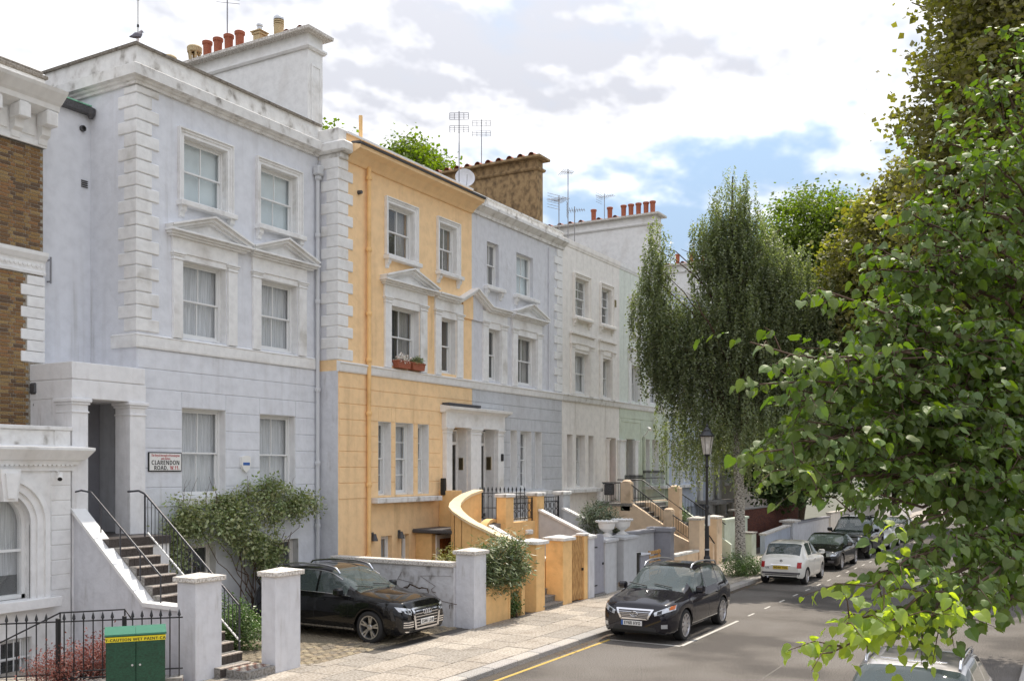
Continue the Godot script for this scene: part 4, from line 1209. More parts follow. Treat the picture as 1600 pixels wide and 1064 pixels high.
	for k in 8:
		put(bars, "bar", box(10.95 + k * 0.14, 10.97 + k * 0.14, -0.1, 0.72, bn + 0.055, bn + 0.075), mats.frame)
	for q in outer: pass

# ---------------------------------------------------------------- ground, road, pavement
func ground() -> void:
	var b := MB.new()
	b.bx(Vector3(-400, -0.6, -400), Vector3(500, -0.25, 400))
	struct("ground", b, mats.ground)
	var r := struct("road", box(-60, 200, -0.24, 0.0, 1.0, 10.0), mats.road)
	put(r, "yellow_line", box(8.0, 21.3, 0.0, 0.004, 9.62, 9.70), mats.paint_yellow)
	put(r, "bay_line", box(21.25, 21.35, 0.0, 0.004, 7.9, 9.66), mats.paint_white)
	put(r, "bay_line", box(21.35, 25.6, 0.0, 0.0045, 7.85, 7.93), mats.paint_white)
	for k in 24:
		var x := 26.6 + k * 1.62
		put(r, "bay_dash", box(x, x + 0.55, 0.0, 0.004, 7.88, 7.935), mats.paint_white)
	put(r, "road_seam", box(10.0, 60.0, 0.0, 0.003, 5.3, 5.33), mats.road_light)
	put(r, "road_seam", box(28.6, 28.68, 0.0, 0.0035, 1.6, 7.6), mats.road_light)
	put(r, "road_patch", box(13.2, 17.4, 0.0, 0.0025, 6.0, 7.1), mats.road_patch)
	put(r, "road_patch", box(27.2, 33.0, 0.0, 0.0025, 4.3, 5.1), mats.road_patch)
	put(r, "gutter_dirt", box(8.0, 70.0, 0.0, 0.002, 9.78, 10.0), mats.gutter)
	struct("near_pavement", box(-60, 200, -0.24, 0.12, -4.5, 0.86), mats.near_paving)
	for k in 40:
		put(get_node("near_pavement"), "kerbstone", box(4.0 + k * 0.92, 4.91 + k * 0.92, -0.1, 0.122 + 0.002 * (k % 2), 0.862, 1.0, 0.015), mats["kerb%d" % (k % 3)])
	var p := struct("pavement", box(-60, 200, -0.24, 0.10, 10.15, 17.36), mats.joint)
	# york stone slabs in courses along the street
	for j in 7:
		var n0 := 10.33 + j * 0.66
		var x := 8.0 + 0.4 * (j % 3)
		while x < 46.0:
			var w := rng.randf_range(0.62, 1.02)
			var xm := x + w / 2.0
			var front := 12.95 if xm > 20.2 else lerpf(13.5, 12.95, (xm - 14.0) / 6.2) if xm > 14.0 else lerpf(16.2, 13.6, clampf((xm - 10.0) / 4.0, 0.0, 1.0))
			if n0 + 0.33 < front and (x < 36.0 or j < 4):
				put(p, "paving_slab", box(x + 0.009, x + w - 0.009, 0.06, 0.116 + rng.randf_range(0.0, 0.008), n0 + 0.009, n0 + 0.651, 0.008), mats["slab%d" % (rng.randi() % 4)])
			x += w
	put(p, "paving", box(46.0, 120.0, 0.06, 0.117, 10.33, 13.0), mats.slab1)
	for k in 60:
		var x := 8.0 + k * 0.95
		put(p, "kerbstone", box(x + 0.004, x + 0.946, -0.1, 0.118 + 0.003 * (k % 2), 10.0, 10.32, 0.02), mats["kerb%d" % (rng.randi() % 3)])
	# garden strip and the sett driveway
	struct("front_garden", box(20.6, 46.0, 0.1, 0.14, 13.3, 17.38), mats.soil)
	struct("basement_path", box(6.0, 12.6, 0.1, 0.13, 14.9, 17.86), mats.near_paving)
	var d := struct("driveway", box(14.0, 20.6, 0.1, 0.108, 13.25, 18.08), mats.joint)
	var meshes := []
	for i in 5:
		var m := MB.new()
		m.bx(Vector3(-0.098, -0.05, -0.058), Vector3(0.098, 0.01 + 0.004 * i, 0.058), 0.02)
		meshes.append(m.mesh())
	var spots := []
	var row := 0
	var n := 13.3
	while n < 18.0:
		var x := 14.9 + 0.1 * (row % 2)
		if n > 13.9: x = 14.62 + 0.1 * (row % 2)
		while x < 20.25:
			spots.append([P(x + 0.1, 0.118, n + 0.06), (x - 17.0) * 0.0 + n])
			x += 0.207
		n += 0.126
		row += 1
	var rest := []
	for i in spots.size():
		var t := Transform3D(Basis.from_euler(Vector3(rng.randf_range(-0.05, 0.05), rng.randf_range(-0.06, 0.06), rng.randf_range(-0.05, 0.05))), spots[i][0] + Vector3(rng.randf_range(-0.008, 0.008), rng.randf_range(-0.006, 0.006), rng.randf_range(-0.008, 0.008)))
		if i < 300:
			var o := put(d, "sett", meshes[rng.randi() % 5], mats["sett%d" % (rng.randi() % 4)])
			o.transform = t
		else:
			rest.append(t)
	stuff(d, "setts", meshes[2], rest, [], mats.sett1)

# ---------------------------------------------------------------- walls, piers, steps and railings
func pier(label: String, x0: float, x1: float, n0: float, n1: float, yt: float, m: Material, cm: Material, over := 0.06) -> Node3D:
	var t := thing("gate_pier", label, "gate pier", P((x0 + x1) / 2.0, 0.12, (n0 + n1) / 2.0), "piers along the front walls")
	put(t, "shaft", box(x0, x1, 0.02, yt - 0.14, n0, n1, 0.012), m)
	var b := MB.new()
	b.bx(P(x0 - over, yt - 0.14, n0 - over), P(x1 + over, yt - 0.05, n1 + over), 0.012)
	var c := P((x0 + x1) / 2.0, yt + 0.02, (n0 + n1) / 2.0)
	var q := [P(x0 - over, yt - 0.052, n0 - over), P(x1 + over, yt - 0.052, n0 - over), P(x1 + over, yt - 0.052, n1 + over), P(x0 - over, yt - 0.052, n1 + over)]
	for i in 4: b.trin(q[i], q[(i + 1) % 4], c, Vector3.UP)
	put(t, "cap", b, cm)
	return t

func spear(t: Node3D, x: float, n: float, y0: float, y1: float, r := 0.011, m: Material = null) -> void:
	if m == null: m = mats.iron
	var b := put(t, "bar", MB.new().tube([P(x, y0, n), P(x, y1 - 0.1, n)], r, 6), m)
	put(b, "spear_head", MB.new().lathe(P(x, y1 - 0.15, n), [Vector2(0, 0), Vector2(r * 1.9, 0.0), Vector2(r * 1.9, 0.02), Vector2(r * 0.9, 0.03), Vector2(r * 2.9, 0.055), Vector2(r * 2.0, 0.1), Vector2(0, 0.17)], 6), m)

func steps_down(t: Node3D, x0: float, x1: float, n_top: float, y_top: float, count: int, run: float, rise: float, m: Material, edge: Material, tiles := false) -> void:
	for k in count:
		var y := y_top - rise * (k + 1)
		var n := n_top - run * (k + 1)
		var s := put(t, "step", box(x0, x1, maxf(y - 0.8, -0.1), y, n + 0.012, n_top + 0.03 - run * k, 0.004), m)
		put(s, "nosing", box(x0 + 0.003, x1 - 0.003, y - 0.028, y + 0.004, n - 0.014, n + 0.07, 0.008), edge)
		if tiles:
			var w := (x1 - x0) / 6.0
			for i in 6:
				put(s, "tile", box(x0 + w * i + 0.004, x0 + w * (i + 1) - 0.004, y - rise + 0.006, y - 0.03, n, n + 0.02, 0.004), mats.tile_dark)

func blue_front() -> void:
	var t := thing("front_steps", "dark tiled front steps with white side wall rising to the square porch", "steps", P(13.7, 0.12, 15.5))
	steps_down(t, 13.16, 13.95, 16.95, 2.62, 13, 0.232, 0.178, mats.step_stone, mats.nosing, true)
	var side := MB.new()
	side.prism([Vector2(-18.0, -0.1), Vector2(-14.55, -0.1), Vector2(-14.55, 1.36), Vector2(-15.75, 1.38), Vector2(-18.0, 3.22)], Vector3(12.94, 0, 0), Vector3(0, 0, 1), Vector3.UP, Vector3(0.2, 0, 0))
	put(t, "side_wall", side, mats.grey_light)
	put(t, "coping", MB.new().sweep([P(13.05, 3.24, 18.0), P(13.05, 1.39, 15.75), P(13.05, 1.37, 14.5)], [Vector2(-0.17, -0.02), Vector2(0.17, -0.02), Vector2(0.17, 0.06), Vector2(-0.17, 0.06)]), mats.white)
	# tiled threshold between the piers
	var th := put(t, "threshold", box(13.3, 14.05, 0.0, 0.27, 13.4, 14.0, 0.01), mats.step_stone)
	for i in 7:
		for j in 5:
			put(th, "floor_tile", box(13.32 + i * 0.102, 13.416 + i * 0.102, 0.26, 0.277, 13.5 + j * 0.105, 13.599 + j * 0.105, 0.003), mats.tile_red if (i + j) % 2 else mats.tile_cream)
	var r := thing("stair_handrail", "thin grey handrail on the white wall left of the steps", "handrail", P(13.05, 1.4, 16.5))
	put(r, "rail", MB.new().tube([P(12.96, 3.55, 18.0), P(13.0, 3.6, 17.75), P(13.05, 3.56, 17.5), P(13.05, 1.98, 15.44), P(13.05, 1.96, 15.4)], 0.02, 8), mats.rail)
	for k in 4:
		var n := 17.2 - k * 0.59
		var y := lerpf(1.98, 3.56, (n - 15.44) / 2.06)
		put(r, "post", MB.new().tube([P(13.05, y - 0.58, n), P(13.05, y, n)], 0.014, 6), mats.rail)
	var g := thing("stair_railing", "grey balustrade railing on the right of the tiled steps", "railing", P(14.0, 1.4, 15.7))
	put(g, "rail", MB.new().tube([P(13.9, 3.56, 17.45), P(13.97, 3.58, 17.2), P(14.0, 3.52, 17.04), P(14.0, 1.37, 14.32)], 0.022, 8), mats.rail)
	put(g, "lower_rail", MB.new().tube([P(14.0, 2.7, 16.95), P(14.0, 0.66, 14.28)], 0.018, 8), mats.frame)
	for k in 24:
		var n := 16.95 - k * 0.112
		var y := lerpf(1.37, 3.52, (n - 14.32) / 2.72)
		var y2 := lerpf(0.66, 2.7, (n - 14.28) / 2.67)
		put(g, "bar", MB.new().tube([P(14.0, y2, n), P(14.0, y, n)], 0.0085, 5), mats.rail)
	put(g, "post", MB.new().tube([P(14.0, 0.3, 14.3), P(14.0, 1.39, 14.3)], 0.022, 8), mats.rail)
	put(g, "post", MB.new().tube([P(14.0, 2.5, 17.04), P(14.0, 3.53, 17.04)], 0.02, 8), mats.rail)
	pier("pale grey gate pier left of the tiled steps, behind the green cabinet", 12.72, 13.36, 14.1, 14.6, 2.08, mats.grey_light, mats.cap_stone)
	pier("pale grey gate pier between the tiled steps and the black car", 14.06, 14.76, 13.4, 13.78, 2.1, mats.grey_light, mats.cap_stone)
	pier("weathered grey pier right of the parked driveway car, ivy shrub beside it", 20.42, 20.98, 12.9, 13.45, 2.06, mats.grey_light, mats.cap_stone)
	var w := thing("garden_wall", "stained grey garden wall behind the driveway car, creeper stems on it", "wall", P(20.4, 0.12, 15.5))
	put(w, "wall", box(20.32, 20.54, -0.1, 1.6, 13.45, 17.36), mats.stain_wall)
	put(w, "coping", box(20.26, 20.6, 1.6, 1.72, 13.452, 17.36, 0.015), mats.cap_stone)
	# low dwarf wall with the black spear railing, set back at a slant
	var f := thing("iron_fence", "black spear-topped iron railing at the lower left by the cabinet", "fence", P(11.2, 0.12, 15.0))
	var a := P(7.8, 0, 18.1)
	a = P(8.6, 0, 17.45)
	var e := P(12.75, 0, 14.3)
	e = P(12.7, 0, 13.6)
	a = P(12.18, 0, 14.0) + (P(10.15, 0, 16.0) - P(12.18, 0, 14.0)) * 1.7
	e = P(12.18, 0, 14.0) + (P(12.18, 0, 14.0) - P(10.15, 0, 16.0)) * 0.04
	var L := a.distance_to(e)
	var dir := (e - a) / L
	put(f, "dwarf_wall", MB.new().sweep([a, e], [Vector2(-0.14, 0), Vector2(0.14, 0), Vector2(0.14, 0.28), Vector2(-0.14, 0.28)]), mats.red_brick)
	put(f, "wall_coping", MB.new().sweep([a, e], [Vector2(-0.17, 0.28), Vector2(0.17, 0.28), Vector2(0.17, 0.34), Vector2(-0.17, 0.34)]), mats.step_stone)
	var k := 0.06
	var gate0 := L - 2.06
	var gate1 := L - 0.98
	for y in [1.39, 0.48]:
		put(f, "rail", MB.new().tube([a + Vector3.UP * y, a + dir * gate0 + Vector3.UP * y], 0.014, 6), mats.iron)
		put(f, "rail", MB.new().tube([a + dir * gate1 + Vector3.UP * y, e + Vector3.UP * y], 0.014, 6), mats.iron)
	for s in [gate0, gate1]:
		var q = a + dir * s
		put(f, "post", MB.new().bx(q + Vector3(-0.03, 0.3, -0.03), q + Vector3(0.03, 1.45, 0.03), 0.005), mats.iron)
	while k < L:
		if k < gate0 - 0.06 or k > gate1 + 0.06:
			var q := a + dir * k
			spear(f, q.x, -q.z, 0.32, 1.53)
		k += 0.156
	var gt := thing("iron_gate", "black iron gate in the spear-topped railing, sloping handrail behind", "gate", a + dir * (gate0 + 0.5) + Vector3.UP * 0.2)
	var gk := gate0 + 0.1
	while gk < gate1 - 0.05:
		var q := a + dir * gk
		spear(gt, q.x, -q.z, 0.36, 1.53)
		gk += 0.156
	for y in [1.39, 0.52, 0.4]:
		put(gt, "rail", MB.new().tube([a + dir * (gate0 + 0.04) + Vector3.UP * y, a + dir * (gate1 - 0.04) + Vector3.UP * y], 0.013, 6), mats.iron)
	var bk := Vector3(0.35, 0, -0.35)
	var hr := thing("area_handrail", "thin black handrail sloping down behind the iron railing", "handrail", a + dir * gate0 + bk)
	put(hr, "rail", MB.new().tube([a + dir * (gate0 - 1.6) + bk + Vector3.UP * 0.7, a + dir * (gate0 - 0.05) + bk + Vector3.UP * 1.48, a + dir * (gate1 - 0.05) + bk + Vector3.UP * 1.5, a + dir * (gate1 + 0.08) + bk + Vector3.UP * 1.3], 0.015, 6), mats.iron)
	for s in [gate0 - 0.05, gate1 - 0.05]:
		put(hr, "post", MB.new().tube([a + dir * s + bk + Vector3.UP * 0.1, a + dir * s + bk + Vector3.UP * 1.49], 0.014, 6), mats.iron)
	# green street cabinet, doors shut, with a strip of warning tape
	mat("cabinet_green", 0.012, 0.08, 0.042, 0.5, "stone", 1.5, 0.0, "heavy", 0.7)
	mat("cabinet_lid", 0.035, 0.17, 0.11, 0.5, "stucco", 1.5)
	mat("tape_yellow", 0.75, 0.62, 0.02, 0.4)
	mat("ink", 0.012, 0.012, 0.012, 0.6)
	var c := thing("street_cabinet", "dark green steel street cabinet with two doors before the railing", "cabinet", P(11.27, 0.12, 13.95), "", true)
	c.rotation.y = -deg_to_rad(38.0)
	put(c, "plinth", MB.new().bx(Vector3(-0.45, -0.02, -0.2), Vector3(0.45, 0.08, 0.2)), mats.step_stone)
	put(c, "body", MB.new().bx(Vector3(-0.47, 0.08, -0.2), Vector3(0.47, 1.12, 0.17), 0.01), mats.cabinet_green)
	for s in [[-0.455, -0.006], [0.006, 0.455]]:
		var dd := put(c, "door", MB.new().bx(Vector3(s[0], 0.12, 0.165), Vector3(s[1], 1.1, 0.19), 0.006), mats.cabinet_green)
		put(dd, "lock", MB.new().lathe(Vector3(s[1] - 0.05 if s[0] < 0 else s[0] + 0.06, 0.62, 0.19), [Vector2(0.018, 0), Vector2(0.018, 0.008), Vector2(0, 0.008)], 10, Vector3(0, 0, 1)), mats.zinc)
	for s in [[-0.49, -0.002], [0.002, 0.49]]:
		put(c, "lid", MB.new().prism([Vector2(-0.23, 1.12), Vector2(0.21, 1.12), Vector2(0.21, 1.15), Vector2(-0.18, 1.23), Vector2(-0.23, 1.21)], Vector3(s[0], 0, 0), Vector3(0, 0, 1), Vector3.UP, Vector3(s[1] - s[0], 0, 0)), mats.cabinet_lid)
	var tp := thing("warning_tape", "yellow tape reading CAUTION WET PAINT across the green cabinet", "tape", c.position + Vector3.UP * 1.07, "", true)
	tp.rotation.y = c.rotation.y
	put(tp, "strip", MB.new().bx(Vector3(-0.476, -0.05, -0.21), Vector3(0.476, 0.035, 0.196)), mats.tape_yellow)
	words(tp, "T-CAUTION WET PAINT-CA", Vector3(0, -0.035, 0.198), 0.062, mats.ink, 0.95)
	# tiled nameplate on the blue house
	mat("plate_white", 0.80, 0.79, 0.76, 0.35)
	mat("ink_red", 0.42, 0.02, 0.03, 0.5)
	var sgn := thing("street_nameplate", "white street nameplate reading CLARENDON ROAD W.11. by the porch", "sign", P(15.4, 4.2, 18.07))
	put(sgn, "rim", box(14.93, 15.87, 3.98, 4.42, 18.05, 18.079, 0.006), mats.ink)
	put(sgn, "plate", box(14.955, 15.845, 4.005, 4.395, 18.045, 18.06, 0.004), mats.plate_white)
	words(sgn, "The Royal Borough of Kensington", P(15.4, 4.325, 18.043), 0.07, mats.ink_red, 0.8, true)
	words(sgn, "and Chelsea", P(15.4, 4.255, 18.043), 0.065, mats.ink_red, 0.26, true)
	words(sgn, "CLARENDON", P(15.4, 4.14, 18.043), 0.14, mats.ink, 0.78)
	words(sgn, "ROAD.", P(15.27, 4.025, 18.043), 0.13, mats.ink, 0.38)
	words(sgn, "W.11.", P(15.66, 4.03, 18.043), 0.12, mats.ink_red, 0.26)
	var al := thing("alarm_box", "small white shield-shaped alarm box between the ground floor windows", "alarm box", P(17.86, 4.19, 18.05))
	var sh := [Vector2(-0.15, 0.15), Vector2(-0.15, -0.05), Vector2(-0.1, -0.16), Vector2(0.0, -0.24), Vector2(0.1, -0.16), Vector2(0.15, -0.05), Vector2(0.15, 0.15), Vector2(0.05, 0.18), Vector2(-0.05, 0.18)]
	put(al, "case", MB.new().prism(sh, P(17.86, 4.19, 18.08), Vector3.RIGHT, Vector3.UP, Vector3(0, 0, 0.08)), mats.plate_white)
	mat("ink_blue", 0.03, 0.12, 0.4, 0.5)
	put(al, "label_band", box(17.75, 17.97, 4.13, 4.2, 17.994, 18.0), mats.ink_blue)
	var cc := thing("security_camera", "white bullet security camera on the left bay wall", "camera", P(12.5, 3.88, 17.8))
	put(cc, "bracket", MB.new().tube([P(12.52, 3.98, 17.9), P(12.52, 3.98, 17.8), P(12.48, 3.92, 17.74)], 0.02, 6), mats.plate_white)
	put(cc, "housing", MB.new().lathe(P(12.55, 3.94, 17.78), [Vector2(0, 0), Vector2(0.05, 0.0), Vector2(0.055, 0.02), Vector2(0.055, 0.2), Vector2(0.045, 0.21)], 12, Vector3(-0.55, -0.5, 0.67).normalized()), mats.plate_white)
	put(cc, "lens", MB.new().lathe(P(12.55, 3.94, 17.78), [Vector2(0.045, 0.2), Vector2(0.0, 0.205)], 12, Vector3(-0.55, -0.5, 0.67).normalized()), mats.iron)

func words(parent: Node, text: String, at: Vector3, height: float, m: Material, width := 0.0, serif := false) -> void:
	var f := SystemFont.new()
	f.font_names = PackedStringArray(["Droid Serif" if serif else "Droid Sans"])
	f.font_weight = 700 if serif else 600
	var t := TextMesh.new()
	t.font = f
	t.text = text
	t.font_size = 64
	t.pixel_size = height / 64.0
	t.depth = 0.002
	var o := put(parent, "lettering", t, m)
	o.position = at + Vector3.UP * height * 0.3 + off.get(parent, Vector3.ZERO)
	if width > 0.0:
		var w := t.get_aabb().size.x
		if w > 0.0: o.scale.x = width / w

func yellow_front() -> void:
	var t := thing("front_steps", "yellow sweeping stair with curved white-topped wall before the yellow house", "steps", P(24.5, 0.12, 14.8))
	var path := [P(23.72, 1.86, 13.45), P(23.74, 2.05, 13.95), P(23.77, 2.26, 14.5), P(23.8, 2.46, 15.05), P(23.84, 2.62, 15.4), P(23.95, 2.76, 15.7), P(24.15, 2.88, 15.95), P(24.45, 2.98, 16.12), P(24.85, 3.1, 16.24), P(25.35, 3.22, 16.31), P(26.1, 3.34, 16.34)]
	var wall := MB.new()
	for i in path.size() - 1:
		# the wall under the coping, from the ground up to its slope
		var a: Vector3 = path[i]
		var c: Vector3 = path[i + 1]
		var d := (c - a); d.y = 0
		var o := d.normalized().cross(Vector3.UP) * 0.11
		for s in [-1.0, 1.0]:
			wall.quad(a + o * s, c + o * s, Vector3(c.x, 0, c.z) + o * s, Vector3(a.x, 0, a.z) + o * s, o * s)
	var e: Vector3 = path[path.size() - 1]
	wall.bx(Vector3(e.x - 0.02, 0, e.z - 0.11), Vector3(e.x + 0.004, e.y, e.z + 0.11))
	put(t, "curved_wall", wall, mats.orange)
	put(t, "coping", MB.new().sweep(path, [Vector2(-0.17, -0.03), Vector2(0.17, -0.03), Vector2(0.17, 0.05), Vector2(-0.17, 0.05)]), mats.coping_yellow)
	put(t, "wall_panel", box(24.75, 25.85, 2.2, 2.75, 16.2, 16.235, 0.02).bx(P(24.82, 2.27, 16.185), P(25.78, 2.68, 16.2), 0.01), mats.orange)
	steps_down(t, 24.0, 25.2, 15.5, 1.95, 10, 0.26, 0.172, mats.step_stone, mats.step_stone)
	for k in 4:
		put(t, "step", box(24.4 + k * 0.42, 26.2, 0.1, 1.8 + (k + 1) * 0.14, 15.46 + k * 0.003, 16.2), mats.step_stone)
	put(t, "side_wall", MB.new().prism([Vector2(-15.4, 0.0), Vector2(-13.5, 0.0), Vector2(-13.5, 1.35), Vector2(-15.4, 2.3)], Vector3(25.22, 0, 0), Vector3(0, 0, 1), Vector3.UP, Vector3(0.2, 0, 0)), mats.orange)
	put(t, "coping", MB.new().sweep([P(25.32, 2.3, 15.4), P(25.32, 1.36, 13.5)], [Vector2(-0.14, -0.01), Vector2(0.14, -0.01), Vector2(0.14, 0.05), Vector2(-0.14, 0.05)]), mats.white)
	# landing shared by the two doors, with its front wall
	var l := thing("stair_landing", "raised landing before the two black doors with iron panels and white-capped posts", "landing", P(28.2, 0.12, 16.0))
	put(l, "floor", box(26.2, 30.4, 0.1, 2.34, 15.6, 17.0), mats.step_stone)
	put(l, "front_wall", box(26.2, 28.25, 0.1, 2.36, 15.32, 15.6), mats.orange)
	put(l, "front_wall", box(28.25, 30.35, 0.1, 2.36, 15.32, 15.6), mats.grey)
	put(l, "low_arch", MB.new().lathe(P(25.9, 1.9, 15.9), [Vector2(0.5, 0.0), Vector2(0.6, 0.0), Vector2(0.6, 0.25), Vector2(0.5, 0.25)], 20, Vector3(0, 0, 1)), mats.orange)
	for p in [[26.0, 26.48, mats.orange], [27.98, 28.48, mats.orange], [29.85, 30.37, mats.grey]]:
		put(l, "post", box(p[0], p[1], 0.1, 3.15, 15.28, 15.62, 0.01), p[2])
		put(l, "post_cap", box(p[0] - 0.05, p[1] + 0.05, 3.15, 3.27, 15.23, 15.67, 0.02), mats.white_dirty)
	for q in [[26.52, 27.94], [28.52, 29.8]]:
		var w: float = q[1] - q[0]
		var pn := MB.new()
		for y in [2.46, 2.95, 3.1]: pn.tube([P(q[0], y, 15.42), P(q[1], y, 15.42)], 0.014, 6)
		for x in [q[0], q[0] + 0.05, q[1] - 0.05, q[1]]: pn.tube([P(x, 2.36, 15.42), P(x, 3.12, 15.42)], 0.012, 6)
		for i in 4:
			for j in 2:
				var ring := []
				for k in 17:
					var g := TAU * k / 16.0
					ring.append(P(q[0] + w * (0.16 + 0.225 * i) + cos(g) * 0.12, 2.58 + 0.24 * j + sin(g) * 0.12, 15.42))
				pn.tube(ring, 0.01, 5)
		for i in 8: pn.tube([P(q[0] + w * (0.06 + 0.125 * i), 2.46, 15.42), P(q[0] + w * (0.06 + 0.125 * i), 3.1, 15.42)], 0.007, 5)
		put(l, "iron_panel", pn, mats.iron)
	var r := thing("iron_railing", "black spear-topped railing dividing the two black front doors", "railing", P(27.6, 2.36, 16.4))
	for y in [2.76, 3.24]: put(r, "rail", MB.new().tube([P(27.42, y, 17.1), P(28.0, y, 15.75)], 0.012, 6), mats.iron)
	for k in 12:
		var f := k / 11.0
		spear(r, lerpf(27.42, 28.0, f), lerpf(17.1, 15.75, f), 2.36, 3.44)
		if k % 2 == 0 and k < 11:
			var arc := []
			for i in 9:
				var g := PI * i / 8.0
				var ff := f + (0.5 - cos(g) * 0.5) / 11.0
				arc.append(P(lerpf(27.42, 28.0, ff), 3.06 + sin(g) * 0.1, lerpf(17.1, 15.75, ff)))
			put(r, "arch_scroll", MB.new().tube(arc, 0.008, 5), mats.iron)
	var wl := thing("wall_light", "white bulkhead light on the yellow landing wall", "lamp", P(27.4, 2.05, 15.3))
	put(wl, "housing", box(27.25, 27.62, 1.94, 2.1, 15.2, 15.32, 0.03), mats.plate_white)
	# front wall of the yellow garden
	var fw := thing("garden_wall", "low orange front wall under the bushy shrub", "wall", P(21.6, 0.12, 13.0))
	put(fw, "wall", box(20.99, 22.15, 0.0, 1.05, 12.95, 13.15), mats.orange)
	put(fw, "end_post", box(22.15, 22.24, 0.0, 1.2, 12.93, 13.18, 0.01), mats.orange)
	var ag := thing("area_gate", "narrow orange railing gate among leaves, left of the steps entrance", "gate", P(22.5, 0.12, 13.1))
	for k in 5: put(ag, "bar", box(22.3 + k * 0.13, 22.325 + k * 0.13, 0.12, 1.25, 13.06, 13.09), mats.orange)
	for y in [0.25, 1.1]: put(ag, "rail", box(22.26, 22.9, y, y + 0.04, 13.05, 13.1), mats.orange)
	put(ag, "gate_post", box(22.92, 23.1, 0.0, 1.5, 12.98, 13.2, 0.01), mats.orange)
	pier("orange pier with thick white cap left of the dark entrance steps", 23.6, 24.1, 12.9, 13.44, 2.1, mats.orange, mats.white_dirty, 0.09)
	pier("orange pier with white cap right of the entrance steps, beside wooden gate", 25.2, 25.78, 12.9, 13.47, 2.1, mats.orange, mats.white_dirty, 0.09)
	var wg := thing("wooden_gate", "tall varnished wooden plank gate between orange posts", "gate", P(26.2, 0.12, 12.95))
	for k in 7:
		put(wg, "plank", box(25.8 + k * 0.115, 25.908 + k * 0.115, 0.16, 2.02 + 0.03 * sin(k * 0.5), 12.95, 12.985, 0.004), mats.gate_wood)
	put(wg, "latch", box(26.48, 26.56, 1.0, 1.08, 12.9, 12.95, 0.02), mats.iron)
	var op := thing("gate_post", "slim orange post between wooden gate and grey pier", "gate post", P(26.74, 0.12, 13.0))
	put(op, "shaft", box(26.62, 26.86, 0.0, 2.02, 12.91, 13.15, 0.01), mats.orange)
	put(op, "cap", box(26.58, 26.88, 2.02, 2.1, 12.87, 13.19, 0.02), mats.white_dirty)
	pier("pale grey pier between the orange post and grey plank gate", 26.9, 27.32, 12.9, 13.4, 2.06, mats.grey_light, mats.white_dirty)
	var gg := thing("plank_gate", "grey painted plank gate with black hinges and rounded top", "gate", P(27.7, 0.12, 12.95))
	for k in 7:
		var yt := 1.96 + 0.06 * sin(PI * (k + 0.5) / 7.0)
		put(gg, "plank", box(27.34 + k * 0.108, 27.442 + k * 0.108, 0.18, yt, 12.95, 12.985, 0.004), mats.gate_grey)
	for y in [0.42, 1.6]: put(gg, "hinge", box(27.34, 27.6, y, y + 0.04, 12.935, 12.951, 0.004), mats.iron)
	put(gg, "latch", box(27.96, 28.04, 1.05, 1.12, 12.91, 12.95, 0.015), mats.iron)
	put(gg, "doorstep", box(27.3, 28.1, 0.0, 0.16, 12.85, 13.3, 0.01), mats.step_stone)

